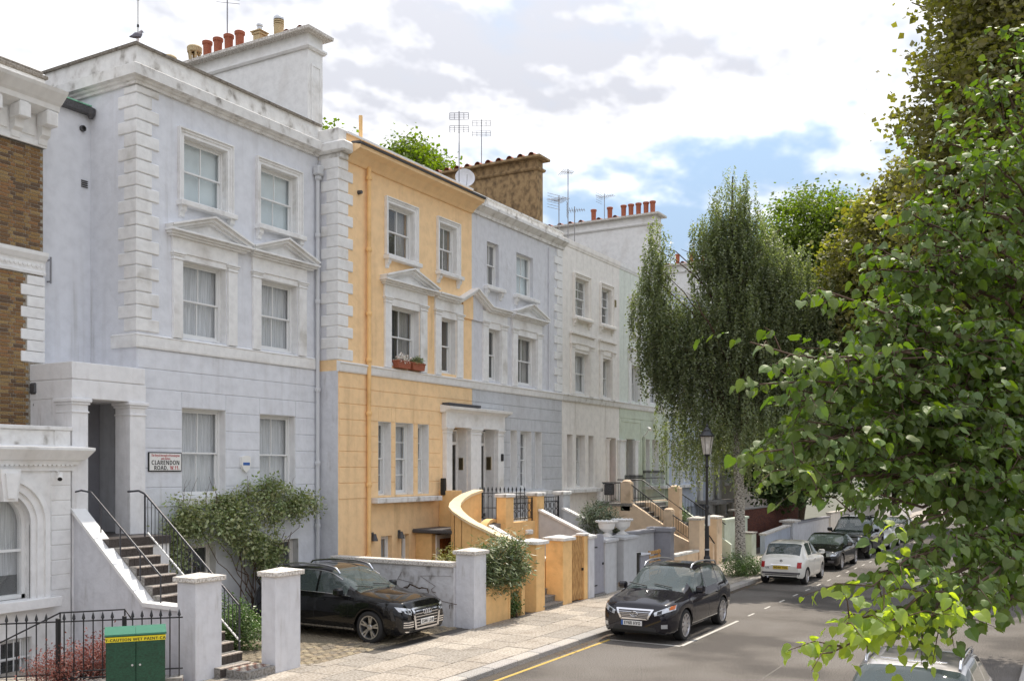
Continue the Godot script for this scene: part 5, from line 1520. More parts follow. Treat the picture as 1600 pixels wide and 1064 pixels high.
func grey_front() -> void:
	pier("plain grey pier carrying the left white urn", 28.12, 28.98, 12.9, 13.5, 1.86, mats.grey, mats.grey)
	pier("plain grey pier carrying the right white urn", 29.55, 30.62, 12.9, 13.5, 1.86, mats.grey, mats.grey)
	var t := thing("front_steps", "grey house steps between white-topped walls, behind the urns", "steps", P(29.0, 0.12, 14.2))
	steps_down(t, 28.4, 29.75, 15.3, 2.34, 12, 0.19, 0.178, mats.step_stone, mats.step_stone)
	for x in [28.2, 29.88]:
		put(t, "side_wall", MB.new().prism([Vector2(-15.28, 0.0), Vector2(-13.5, 0.0), Vector2(-13.5, 1.9), Vector2(-15.28, 2.66)], Vector3(x - 0.1, 0, 0), Vector3(0, 0, 1), Vector3.UP, Vector3(0.2, 0, 0)), mats.grey)
		put(t, "coping", MB.new().sweep([P(x, 2.68, 15.28), P(x, 1.92, 13.52)], [Vector2(-0.14, -0.02), Vector2(0.14, -0.02), Vector2(0.14, 0.05), Vector2(-0.14, 0.05)]), mats.white_dirty)
	put(t, "step", box(28.98, 29.55, 0.0, 0.3, 12.92, 13.5, 0.01), mats.step_stone)
	put(t, "step", box(28.98, 29.55, 0.3, 0.5, 13.2, 13.6, 0.01), mats.step_stone)
	var w := thing("garden_wall", "dark grey yard wall with heavy coping right of the urns", "wall", P(32.3, 0.12, 13.3))
	put(w, "wall", box(30.62, 33.9, 0.0, 1.72, 13.6, 13.8), mats.grey)
	put(w, "coping", box(30.6, 34.0, 1.72, 1.84, 13.52, 13.86, 0.015), mats.grey_dark)
	put(w, "end_pier", box(33.9, 34.25, 0.0, 1.72, 12.95, 13.85, 0.01), mats.grey_dark)
	var cap := put(w, "end_cap", box(33.85, 34.3, 1.72, 1.9, 12.9, 13.9, 0.03), mats.grey_dark)
	cap.name = "end_cap"
	for k in 2:
		var x := 28.86 if k == 0 else 30.1
		var u := thing("garden_urn", "white fluted urn on the grey pier, nearer the grey gate" if k == 0 else "white fluted urn with shrub behind, right-hand of the pair", "urn", P(x, 1.88, 13.2), "white urns on the grey piers")
		put(u, "bowl", MB.new().lathe(P(x, 1.88, 13.2), [Vector2(0.0, 0.12), Vector2(0.07, 0.12), Vector2(0.14, 0.16), Vector2(0.24, 0.24), Vector2(0.27, 0.34), Vector2(0.28, 0.42), Vector2(0.34, 0.45), Vector2(0.35, 0.49), Vector2(0.26, 0.49), Vector2(0.0, 0.4)], 20), mats.white)
		put(u, "foot", MB.new().lathe(P(x, 1.88, 13.2), [Vector2(0.16, 0.0), Vector2(0.16, 0.04), Vector2(0.1, 0.07), Vector2(0.06, 0.11), Vector2(0.07, 0.13)], 16).bx(P(x - 0.16, 1.86, 13.04), P(x + 0.16, 1.885, 13.36)), mats.white)
		for i in 14:
			var g := TAU * i / 14.0
			put(u, "rim_scallop", MB.new().lathe(P(x + cos(g) * 0.33, 2.34, 13.2 - sin(g) * 0.33), [Vector2(0, -0.04), Vector2(0.04, -0.01), Vector2(0.05, 0.03), Vector2(0, 0.05)], 6), mats.white)
	var bn := thing("wheelie_bin", "black wheelie bin standing against the grey yard wall", "bin", P(31.0, 0.12, 13.25))
	put(bn, "body", box(30.78, 31.22, 0.15, 1.1, 13.05, 13.5, 0.03), mats.plastic_black)
	put(bn, "lid", box(30.75, 31.25, 1.1, 1.18, 13.0, 13.54, 0.03), mats.plastic_black)
	var sb := thing("storage_box", "grey storage box beside the black bin", "box", P(31.7, 0.12, 13.25))
	put(sb, "body", box(31.32, 32.1, 0.12, 1.05, 13.05, 13.5, 0.02), mats.gate_grey)
	put(sb, "lid", box(31.29, 32.13, 1.05, 1.11, 13.0, 13.54, 0.02), mats.grey_light)
	var cr := thing("slatted_crate", "weathered wooden slatted crate leaning beside the storage box", "crate", P(32.7, 0.12, 13.25))
	for k in 5: put(cr, "slat", box(32.25, 33.3, 0.3 + k * 0.18, 0.42 + k * 0.18, 13.1, 13.13, 0.005), mats.gate_wood)
	for x in [32.28, 33.2]: put(cr, "batten", box(x, x + 0.07, 0.12, 1.15, 13.13, 13.17), mats.gate_wood)

func rail_run(t: Node3D, x: float, na: float, ya: float, nb: float, yb: float, drop: float, count: int, m: Material) -> void:
	put(t, "handrail", MB.new().tube([P(x, ya, na), P(x, yb, nb)], 0.025, 8), m)
	put(t, "lower_rail", MB.new().tube([P(x, ya - drop, na), P(x, yb - drop, nb)], 0.014, 6), m)
	for k in count:
		var f := (k + 0.5) / count
		var n := lerpf(na, nb, f)
		var y := lerpf(ya, yb, f)
		put(t, "bar", MB.new().tube([P(x, y - drop, n), P(x, y, n)], 0.009, 5), m)

func cream_front() -> void:
	var t := thing("front_steps", "peach balcony and staircase with black railings before the cream house", "steps", P(38.0, 0.12, 15.0))
	put(t, "side_wall", MB.new().prism([Vector2(-17.38, 0.0), Vector2(-12.95, 0.0), Vector2(-12.95, 0.9), Vector2(-14.3, 1.5), Vector2(-14.55, 1.78), Vector2(-15.9, 2.6), Vector2(-17.38, 2.62)], Vector3(37.25, 0, 0), Vector3(0, 0, 1), Vector3.UP, Vector3(0.2, 0, 0)), mats.peach)
	put(t, "landing", box(37.2, 39.3, 2.5, 2.62, 15.9, 17.36), mats.step_stone)
	steps_down(t, 37.46, 38.62, 15.9, 2.6, 13, 0.215, 0.18, mats.slate, mats.step_stone)
	put(t, "side_wall", MB.new().prism([Vector2(-17.3, 0.0), Vector2(-12.95, 0.0), Vector2(-12.95, 1.0), Vector2(-15.6, 2.62), Vector2(-17.3, 2.64)], Vector3(38.64, 0, 0), Vector3(0, 0, 1), Vector3.UP, Vector3(0.2, 0, 0)), mats.peach)
	for p in [[37.25, 15.98, 16.42, 3.48, 2.3], [37.25, 14.18, 14.55, 2.36, 1.2], [38.7, 14.4, 14.9, 3.25, 1.8]]:
		put(t, "newel", box(p[0], p[0] + 0.34, p[4], p[3], p[1], p[2], 0.015), mats.peach)
		put(t, "newel_cap", MB.new().lathe(P(p[0] + 0.17, p[3], (p[1] + p[2]) / 2.0), [Vector2(0.19, 0), Vector2(0.2, 0.04), Vector2(0.12, 0.1), Vector2(0, 0.11)], 12), mats.peach)
	rail_run(t, 37.36, 17.3, 3.46, 16.42, 3.46, 0.8, 9, mats.iron)
	rail_run(t, 37.36, 15.96, 3.37, 14.53, 2.35, 0.62, 13, mats.iron)
	rail_run(t, 37.36, 14.2, 2.2, 13.05, 1.45, 0.48, 11, mats.iron)
	put(t, "handrail", MB.new().tube([P(38.72, 3.57, 17.2), P(38.72, 3.56, 16.05), P(38.72, 1.81, 13.5), P(38.72, 1.0, 12.9)], 0.025, 8), mats.iron)
	pier("peach gate pier on the left of the cream stairs, lamp post before it", 36.9, 37.5, 12.9, 13.35, 2.16, mats.peach, mats.cap_stone)
	pier("peach gate pier on the right of the cream stairs, beside the green wall", 39.0, 39.7, 12.9, 13.4, 2.12, mats.peach, mats.cap_stone)
	var b := thing("hanging_bin", "small grey bin hung on the cream balcony railing", "bin", P(37.25, 3.1, 17.0))
	put(b, "body", box(37.1, 37.3, 2.95, 3.4, 16.7, 17.1, 0.03), mats.slate)
	put(b, "lid", box(37.08, 37.32, 3.4, 3.45, 16.68, 17.12, 0.02), mats.slate)
	var r := thing("iron_railing", "tall spear-topped iron railing between the cream and green landings", "railing", P(40.2, 2.6, 16.9))
	for y in [2.75, 3.62]: put(r, "rail", MB.new().tube([P(38.8, y, 16.9), P(43.4, y, 16.9)], 0.016, 6), mats.iron)
	for k in 32:
		spear(r, 38.85 + k * 0.145, 16.9, 2.6, 3.78 if k < 14 else 3.98)
	put(r, "kerb", box(38.8, 43.4, 2.4, 2.6, 16.7, 17.1), mats.peach)
	var lw := thing("garden_wall", "low peach wall with white coping beside the cream stairs", "wall", P(35.6, 0.12, 12.95))
	put(lw, "wall", box(34.3, 36.85, 0.0, 0.78, 12.95, 13.15), mats.peach)
	put(lw, "coping", box(34.3, 36.88, 0.78, 0.88, 12.9, 13.2, 0.015), mats.white_dirty)
	# green house front
	var g := thing("garden_wall", "pale green garden wall with coping behind the birch trunk", "wall", P(42.0, 0.12, 13.0))
	put(g, "wall", box(41.2, 44.6, 0.0, 1.75, 13.3, 13.5), mats.green)
	put(g, "coping", box(41.15, 44.7, 1.75, 1.86, 13.24, 13.56, 0.015), mats.green)
	put(g, "end_pier", box(42.9, 43.6, 0.0, 1.15, 12.6, 13.25, 0.01), mats.green)
	put(g, "end_cap", box(42.85, 43.65, 1.15, 1.22, 12.55, 13.26, 0.01), mats.step_stone)
	var gs := thing("front_steps", "green house stairs with black railing right of the peach pier", "steps", P(40.6, 0.12, 15.0))
	put(gs, "side_wall", MB.new().prism([Vector2(-17.3, 0.0), Vector2(-12.95, 0.0), Vector2(-12.95, 0.8), Vector2(-15.6, 2.6), Vector2(-17.3, 2.6)], Vector3(41.0, 0, 0), Vector3(0, 0, 1), Vector3.UP, Vector3(0.18, 0, 0)), mats.green)
	steps_down(gs, 39.72, 40.98, 15.9, 2.6, 13, 0.215, 0.18, mats.slate, mats.step_stone)
	put(gs, "landing", box(39.3, 41.2, 2.4, 2.58, 15.9, 17.36), mats.step_stone)
	rail_run(gs, 41.08, 15.9, 3.4, 13.2, 1.65, 0.7, 20, mats.iron)
	# red brick wall and the grey wall further on
	var bw := thing("brick_wall", "dark red brick garden wall beyond the green wall", "wall", P(50.0, 0.12, 14.0))
	put(bw, "core", box(44.7, 57.0, 0.0, 2.05, 14.02, 14.2), mats.joint)
	put(bw, "coping", box(44.7, 57.05, 2.05, 2.13, 13.96, 14.26, 0.01), mats.step_stone)
	var q := [MB.new(), MB.new()]
	for j in 27:
		var x := 44.72 + 0.11 * (j % 2)
		while x < 56.8:
			q[rng.randi() % 2].bx(P(x, 0.04 + j * 0.075, 14.0), P(x + 0.215, 0.105 + j * 0.075, 14.03))
			x += 0.226
	for i in 2: put(bw, "brickwork", q[i], mats.red_brick if i == 0 else mats.red_brick_b).set_meta("kind", "stuff")
	pier("grey pier with broad cap above the white car's nose", 49.3, 50.3, 12.4, 12.95, 1.5, mats.grey_light, mats.cap_stone, 0.12)
	var w1 := thing("garden_wall", "grey sloping wall left of the broad-capped pier", "wall", P(46.9, 0.12, 12.6))
	put(w1, "wall", MB.new().prism([Vector2(44.75, 0), Vector2(49.3, 0), Vector2(49.3, 1.18), Vector2(44.75, 0.98)], P(0, 0, 12.75), Vector3.RIGHT, Vector3.UP, Vector3(0, 0, 0.22)), mats.paleblue)
	put(w1, "coping", MB.new().sweep([P(44.75, 0.98, 12.64), P(49.28, 1.18, 12.64)], [Vector2(-0.17, 0), Vector2(0.17, 0), Vector2(0.17, 0.08), Vector2(-0.17, 0.08)]), mats.cap_stone)
	var w2 := thing("garden_wall", "grey wall behind the parked black saloon", "wall", P(54.0, 0.12, 12.6))
	put(w2, "wall", box(50.35, 58.0, 0.0, 1.22, 12.55, 12.77), mats.grey_light)
	put(w2, "coping", box(50.35, 58.1, 1.22, 1.32, 12.48, 12.84, 0.01), mats.grey_dark)
	var w3 := thing("garden_wall", "far cream garden wall beyond the parked cars", "wall", P(70.0, 0.12, 12.7))
	put(w3, "wall", box(58.6, 90.0, 0.0, 1.4, 12.55, 12.8), mats.cream)
	put(w3, "coping", box(58.6, 90.0, 1.4, 1.5, 12.5, 12.85), mats.cap_stone)

func lamp_post() -> void:
	var at := P(31.1, 0.12, 10.62)
	var t := thing("street_lamp", "black cast iron street lamp with a tapered glass lantern", "street lamp", at)
	put(t, "base", MB.new().lathe(at, [Vector2(0.2, 0), Vector2(0.2, 0.06), Vector2(0.16, 0.1), Vector2(0.15, 0.75), Vector2(0.17, 0.8), Vector2(0.13, 0.86), Vector2(0.1, 0.95), Vector2(0.11, 1.0), Vector2(0.075, 1.08)], 16), mats.iron)
	put(t, "column", MB.new().lathe(at, [Vector2(0.075, 1.08), Vector2(0.06, 2.6), Vector2(0.075, 2.63), Vector2(0.075, 2.68), Vector2(0.05, 2.72), Vector2(0.042, 3.95), Vector2(0.07, 4.0), Vector2(0.045, 4.06), Vector2(0.04, 4.3), Vector2(0.09, 4.36), Vector2(0.1, 4.4), Vector2(0, 4.4)], 14), mats.iron)
	put(t, "notice", MB.new().bx(at + Vector3(-0.1, 2.05, 0.06), at + Vector3(0.1, 2.4, 0.075), 0.004), mats.plate_white)
	for y in [0.98, 1.25]: put(t, "band", MB.new().lathe(at + Vector3.UP * y, [Vector2(0.09, 0), Vector2(0.09, 0.05), Vector2(0.07, 0.05)], 12), mats.zinc)
	mat("lantern_glass", 0.85, 0.8, 0.76, 0.3)
	mats.lantern_glass.albedo_color.a = 0.45
	mats.lantern_glass.transparency = BaseMaterial3D.TRANSPARENCY_ALPHA
	for k in 6:
		var a0 := TAU * k / 6.0
		var a1 := TAU * (k + 1) / 6.0
		var b := MB.new()
		var lo := [at + Vector3(cos(a0) * 0.13, 4.4, sin(a0) * 0.13), at + Vector3(cos(a1) * 0.13, 4.4, sin(a1) * 0.13)]
		var hi := [at + Vector3(cos(a0) * 0.22, 4.98, sin(a0) * 0.22), at + Vector3(cos(a1) * 0.22, 4.98, sin(a1) * 0.22)]
		b.quad(lo[0], lo[1], hi[1], hi[0], lo[0] + lo[1] - at * 2.0)
		put(t, "pane", b, mats.lantern_glass)
		put(t, "lantern_bar", MB.new().tube([lo[0], hi[0]], 0.009, 5), mats.iron)
	put(t, "bulb", MB.new().lathe(at + Vector3.UP * 4.5, [Vector2(0.02, 0), Vector2(0.05, 0.06), Vector2(0.06, 0.16), Vector2(0.04, 0.24), Vector2(0, 0.26)], 10), mats.plate_white)
	put(t, "lantern_cap", MB.new().lathe(at, [Vector2(0.25, 4.97), Vector2(0.26, 5.01), Vector2(0.2, 5.06), Vector2(0.14, 5.14), Vector2(0.13, 5.2), Vector2(0.08, 5.24), Vector2(0.04, 5.3), Vector2(0.05, 5.34), Vector2(0.02, 5.38), Vector2(0, 5.46)], 12), mats.iron)

func aerial(label: String, at: Vector3, h: float, kind: int, top := 0.6, turn := 0.0) -> void:
	var t := thing("television_aerial", label, "aerial", at, "rooftop aerials")
	put(t, "mast", MB.new().tube([at, at + Vector3.UP * h], 0.02, 6), mats.aerial)
	var d := Vector3(cos(turn), 0, sin(turn))
	var s := Vector3(-d.z, 0, d.x)
	var y := at + Vector3.UP * (h - 0.15)
	if kind == 0:  # grid of stacked rods before a reflector
		for j in 2:
			var b := MB.new()
			for k in 4:
				b.tube([y - s * top * 0.5 + Vector3.UP * (0.1 - j * 0.42 - k * 0.07), y + s * top * 0.5 + Vector3.UP * (0.1 - j * 0.42 - k * 0.07)], 0.011, 4)
			for q in [-0.5, -0.25, 0.25, 0.5]:
				b.tube([y + s * top * q + Vector3.UP * (0.1 - j * 0.42), y + s * top * q + Vector3.UP * (-0.11 - j * 0.42)], 0.011, 4)
			put(t, "reflector", b, mats.aerial)
	else:  # yagi: a boom with cross rods
		put(t, "boom", MB.new().tube([y - d * 0.3, y + d * top], 0.012, 5), mats.aerial)
		for k in 8:
			put(t, "rod", MB.new().tube([y + d * lerpf(-0.28, top, k / 7.0) - s * (0.42 - 0.03 * k), y + d * lerpf(-0.28, top, k / 7.0) + s * (0.42 - 0.03 * k)], 0.011, 4), mats.aerial)
		if kind == 2:
			var b := MB.new()
			for k in 6: b.tube([y - d * 0.3 + Vector3.UP * (k - 2.5) * 0.11 - s * 0.34, y - d * 0.3 + Vector3.UP * (k - 2.5) * 0.11 + s * 0.34], 0.011, 4)
			put(t, "reflector", b, mats.aerial)

func roof_things() -> void:
	aerial("yagi aerial above the blue house's red chimney pots", P(21.1, 15.9, 22.05), 2.6, 2, 0.9, 2.4)
	var wp := thing("whip_aerial", "thin white whip aerial beside the blue house's chimney", "aerial", P(17.2, 12.6, 21.2))
	put(wp, "mast", MB.new().tube([P(17.2, 12.6, 21.2), P(17.2, 17.4, 21.2)], 0.022, 6), mats.frame)
	for k in 6: put(wp, "joint", MB.new().tube([P(17.2, 13.4 + k * 0.7, 21.2), P(17.2, 13.47 + k * 0.7, 21.2)], 0.03, 6), mats.iron)
	aerial("left of the two stacked grid aerials, its mast beside the dish", P(27.0, 13.0, 17.65), 2.75, 0, 0.62, -0.5)
	aerial("right of the two stacked grid aerials, fixed to the brown chimney", P(34.1, 16.2, 21.2), 2.1, 0, 0.75, -0.5)
	aerial("tall bare mast on the cream house roof", P(35.6, 13.0, 18.0), 3.2, 1, 0.2, 0.8)
	aerial("grid aerial on a short mast left of the tall bare mast", P(34.8, 12.9, 18.0), 2.0, 2, 0.4, 1.9)
	aerial("small grid aerial right of the tall bare mast", P(36.2, 13.0, 18.0), 1.8, 2, 0.4, 1.2)
	aerial("grid aerial above the white chimney with red pots by the birch", P(45.2, 16.4, 20.8), 1.5, 2, 0.5, 1.6)
	var ds := thing("satellite_dish", "grey satellite dish on the parapet between yellow and grey houses", "satellite dish", P(27.5, 13.2, 17.75))
	put(ds, "dish", MB.new().lathe(P(27.5, 13.68, 17.75), [Vector2(0, 0), Vector2(0.12, 0.012), Vector2(0.22, 0.04), Vector2(0.32, 0.09), Vector2(0.33, 0.09), Vector2(0.22, 0.025), Vector2(0, -0.015)], 24, Vector3(-0.75, 0.25, 0.6).normalized()), mats.grey_light)
	put(ds, "bracket", MB.new().tube([P(27.55, 13.1, 17.75), P(27.55, 13.66, 17.75)], 0.025, 6).tube([P(27.52, 13.4, 17.7), P(27.25, 13.55, 17.5), P(27.22, 13.72, 17.48)], 0.012, 5), mats.aerial)
	# a pigeon on the corner of the blue house's parapet
	mat("feather", 0.16, 0.15, 0.18, 0.8)
	mat("beak", 0.05, 0.045, 0.04, 0.5)
	var o := P(14.72, 13.5, 18.16)
	var pg := thing("pigeon", "grey pigeon standing on the parapet corner of the blue house", "bird", o)
	var bd := MB.new()
	var spine := [o + Vector3(-0.17, 0.09, -0.05), o + Vector3(-0.1, 0.12, -0.03), o + Vector3(-0.04, 0.155, 0.0), o + Vector3(0.03, 0.19, 0.01), o + Vector3(0.06, 0.23, 0.02), o + Vector3(0.075, 0.27, 0.02), o + Vector3(0.1, 0.295, 0.025), o + Vector3(0.125, 0.29, 0.03)]
	var rad := [0.012, 0.04, 0.068, 0.07, 0.05, 0.034, 0.034, 0.01]
	var rows := []
	for i in spine.size():
		var d: Vector3 = (spine[mini(i + 1, 7)] - spine[maxi(i - 1, 0)]).normalized()
		var s := d.cross(Vector3.UP).normalized()
		var u := s.cross(d).normalized()
		var row := PackedVector3Array()
		for k in 13:
			var g := TAU * k / 12.0
			row.append(spine[i] + (s * cos(g) * 0.85 + u * sin(g)) * rad[i])
		rows.append(row)
	bd.surf(rows)
	put(pg, "body", bd, mats.feather)
	put(pg, "beak", MB.new().tube([o + Vector3(0.125, 0.288, 0.03), o + Vector3(0.155, 0.278, 0.035)], 0.008, 5, 0.002), mats.beak)
	for s in [-0.025, 0.025]:
		put(pg, "leg", MB.new().tube([o + Vector3(0.0, 0.11, s), o + Vector3(0.01, 0.0, s)], 0.006, 5).tube([o + Vector3(0.01, 0.003, s), o + Vector3(0.045, 0.003, s)], 0.005, 4), mats.terracotta)
		put(pg, "wing", MB.new().surf([PackedVector3Array([o + Vector3(0.03, 0.2, s * 2.5), o + Vector3(0.02, 0.15, s * 2.9)]), PackedVector3Array([o + Vector3(-0.05, 0.165, s * 2.6), o + Vector3(-0.05, 0.12, s * 2.7)]), PackedVector3Array([o + Vector3(-0.2, 0.09, s * 0.8), o + Vector3(-0.2, 0.075, s * 0.8)])]), mats.feather)

func wall_things() -> void:
	for k in 2:
		var x := 22.1 if k == 0 else 23.36
		var l := thing("wall_light", "dark cone wall light left of the yellow house's area window" if k == 0 else "dark cone wall light between the yellow house's area windows", "lamp", P(x, 2.1, 17.35), "area wall lights")
		put(l, "shade", MB.new().lathe(P(x, 2.2, 17.3), [Vector2(0, 0.0), Vector2(0.04, 0.0), Vector2(0.1, -0.2), Vector2(0.085, -0.2), Vector2(0.03, -0.02)], 12), mats.lead)
		put(l, "back_plate", box(x - 0.05, x + 0.05, 2.02, 2.24, 17.36, 17.4, 0.01), mats.lead)
	for k in 2:
		var x := 23.05 + k * 0.72
		var w := thing("window_box", "left terracotta window box with white flowers on the yellow house" if k == 0 else "right terracotta window box on the yellow house's first floor sill", "planter", P(x + 0.33, 7.0, 17.2), "first floor window boxes")
		put(w, "trough", MB.new().prism([Vector2(0.04, 0), Vector2(0.6, 0), Vector2(0.65, 0.2), Vector2(-0.01, 0.2)], P(x, 6.99, 17.38), Vector3.RIGHT, Vector3.UP, Vector3(0, 0, 0.2)), mats.terracotta)
		put(w, "rim", box(x - 0.025, x + 0.665, 7.17, 7.21, 17.16, 17.4, 0.008), mats.terracotta)
	var bb := thing("boot_scraper_box", "black upright case on the yellow window sill's right end", "box", P(25.5, 3.25, 17.2))
	put(bb, "case", box(25.38, 25.5, 3.22, 3.75, 17.14, 17.3, 0.02), mats.plastic_black)
	var cam2 := thing("security_camera", "white camera on a bracket above the green house's drainpipe", "camera", P(42.0, 5.6, 17.2))
	put(cam2, "bracket", MB.new().tube([P(42.0, 5.5, 17.38), P(42.0, 5.65, 17.2), P(41.9, 5.8, 17.1)], 0.03, 6), mats.plate_white)
	put(cam2, "housing", MB.new().lathe(P(42.0, 5.9, 17.15), [Vector2(0, 0), Vector2(0.07, 0), Vector2(0.07, 0.3), Vector2(0, 0.3)], 10, Vector3(-0.6, -0.3, 0.7).normalized()), mats.plate_white)
	var vine := thing("dry_vine", "bare creeper loop and stems on the grey garden wall", "creeper", P(20.3, 0.12, 14.5))
	var loop := []
	for i in 15:
		var g := PI * i / 14.0
		loop.append(P(20.24 - 0.06 * sin(g), 0.7 + sin(g * 0.9 + 0.1) * 0.4 + 0.05 * sin(i * 1.3), 14.5 + cos(g * 0.9) * 0.5 + 0.05 * sin(i * 2.1)))
	put(vine, "stem", MB.new().tube(loop, 0.03, 6, 0.012, 0.4), mats.bark)
	for k in 9:
		var n := 13.55 + k * 0.42
		var pts := []
		var y := rng.randf_range(0.2, 1.0)
		for i in 6:
			pts.append(P(20.3, y + i * rng.randf_range(0.02, 0.1), n + i * rng.randf_range(-0.12, 0.12)))
		put(vine, "stem", MB.new().tube(pts, 0.009, 4, 0.004), mats.twig)

# ---------------------------------------------------------------- vehicles
# A car is lofted from curves along its length: s runs from the nose (0) to the tail; local x = L/2 - s, y up, z across.
class Car:
	var L := 4.5
	var top := []
	var belt := []
	var plan := []
	var low := []
	var wheels := []      # [s of front axle, s of rear axle]
	var arch := 0.36
	var wy := 0.34
	var roof := 0.72
	var hgt := 0.5        # height of the glasshouse
	func key(a: Array, s: float) -> float:
		if s <= a[0][0]: return a[0][1]
		for i in a.size() - 1:
			if s <= a[i + 1][0]:
				return lerpf(a[i][1], a[i + 1][1], (s - a[i][0]) / maxf(1e-6, a[i + 1][0] - a[i][0]))
		return a[a.size() - 1][1]
	func soft(a: Array, s: float, w := 0.07) -> float:
		var t := 0.0
		for k in 7: t += key(a, clampf(s + (k - 3) * w / 3.0, 0.0, L))
		return t / 7.0
	func bottom(s: float) -> float:
		var y := key(low, s)
		for c in wheels:
			var d: float = absf(s - c)
			if d < arch: y = maxf(y, wy + sqrt(arch * arch - d * d))
		return y
	func section(s: float) -> PackedVector2Array:
		var w := soft(plan, s, 0.05)
		var yb := bottom(s)
		var yt := soft(top, s, 0.09)
		var yh := minf(soft(belt, s, 0.12), yt - 0.012)
		var g := smoothstep(0.12, 0.85, (yt - yh) / hgt)
		var in_arch := 0.0
		for c in wheels:
			if absf(s - c) < arch: in_arch = 1.0
		var p := PackedVector2Array()
		p.append(Vector2(w * lerpf(0.9, 0.985, in_arch), yb))
		p.append(Vector2(w * lerpf(0.965, 1.0, in_arch), lerpf(yb, yh, 0.1)))
		p.append(Vector2(w * 0.992, lerpf(yb, yh, 0.32)))
		p.append(Vector2(w * 1.0, lerpf(yb, yh, 0.6)))
		p.append(Vector2(w * 0.985, lerpf(yb, yh, 0.82)))
		p.append(Vector2(w * 0.945, lerpf(yb, yh, 0.97)))
		var lean := [[0.90, 0.03, 0.905, 0.06], [0.86, 0.40, lerpf(0.895, roof, 0.52), 0.55], [0.76, 0.62, roof + 0.01, 0.86], [0.62, 0.80, roof - 0.07, 0.95], [0.35, 0.95, roof * 0.55, 0.99], [0.0, 1.0, 0.0, 1.0]]
		for q in lean:
			p.append(Vector2(w * lerpf(q[0], q[2], g), yh + (yt - yh) * lerpf(q[1], q[3], g)))
		return p
	func half(s: float, y: float) -> float:
		var p := section(s)
		var z := -1.0
		for i in p.size() - 1:
			if (p[i].y - y) * (p[i + 1].y - y) <= 0.0 and absf(p[i].y - p[i + 1].y) > 1e-6:
				z = maxf(z, lerpf(p[i].x, p[i + 1].x, (y - p[i].y) / (p[i + 1].y - p[i].y)))
		return z
	func find(y: float, z: float, tail: bool) -> float:
		# where along its length the body's end surface lies, for a height and a place across
		var lo := 0.0
		var hi: float = (L - wheels[1] if tail else wheels[0]) - arch - 0.02
		for k in 22:
			var mid := (lo + hi) / 2.0
			if half(L - mid if tail else mid, y) >= absf(z): hi = mid
			else: lo = mid
		return hi
	func end_patch(m: MB, c: Array, o: float, tail := false, nu := 8, nv := 4) -> MB:
		# c: four (z, y) corners in order, laid on the nose or the tail, o in front of it
		var rows := []
		for i in nv + 1:
			var row := PackedVector3Array()
			for j in nu + 1:
				var q: Vector2 = (c[0] as Vector2).lerp(c[1], float(j) / nu).lerp((c[3] as Vector2).lerp(c[2], float(j) / nu), float(i) / nv)
				var s := find(q.y, q.x, tail)
				row.append(Vector3(-L / 2.0 + s - o if tail else L / 2.0 - s + o, q.y, q.x))
			rows.append(row)
		m.surf(rows)
		return m
	func side_patch(m: MB, c: Array, o: float, nu := 8, nv := 2) -> MB:
		for sg in [-1.0, 1.0]:
			var rows := []
			for i in nv + 1:
				var row := PackedVector3Array()
				for j in nu + 1:
					var q: Vector2 = (c[0] as Vector2).lerp(c[1], float(j) / nu).lerp((c[3] as Vector2).lerp(c[2], float(j) / nu), float(i) / nv)
					row.append(Vector3(L / 2.0 - q.x, q.y, sg * (half(q.x, q.y) + o)))
				rows.append(row)
			m.surf(rows)
		return m
	func along(j: int, s0: float, s1: float, sg: float, o: Vector2, count := 20) -> Array:
		var a := []
		for k in count + 1:
			var s := lerpf(s0, s1, float(k) / count)
			var p := section(s)[j] + o
			a.append(Vector3(L / 2.0 - s, p.y, sg * p.x))
		return a

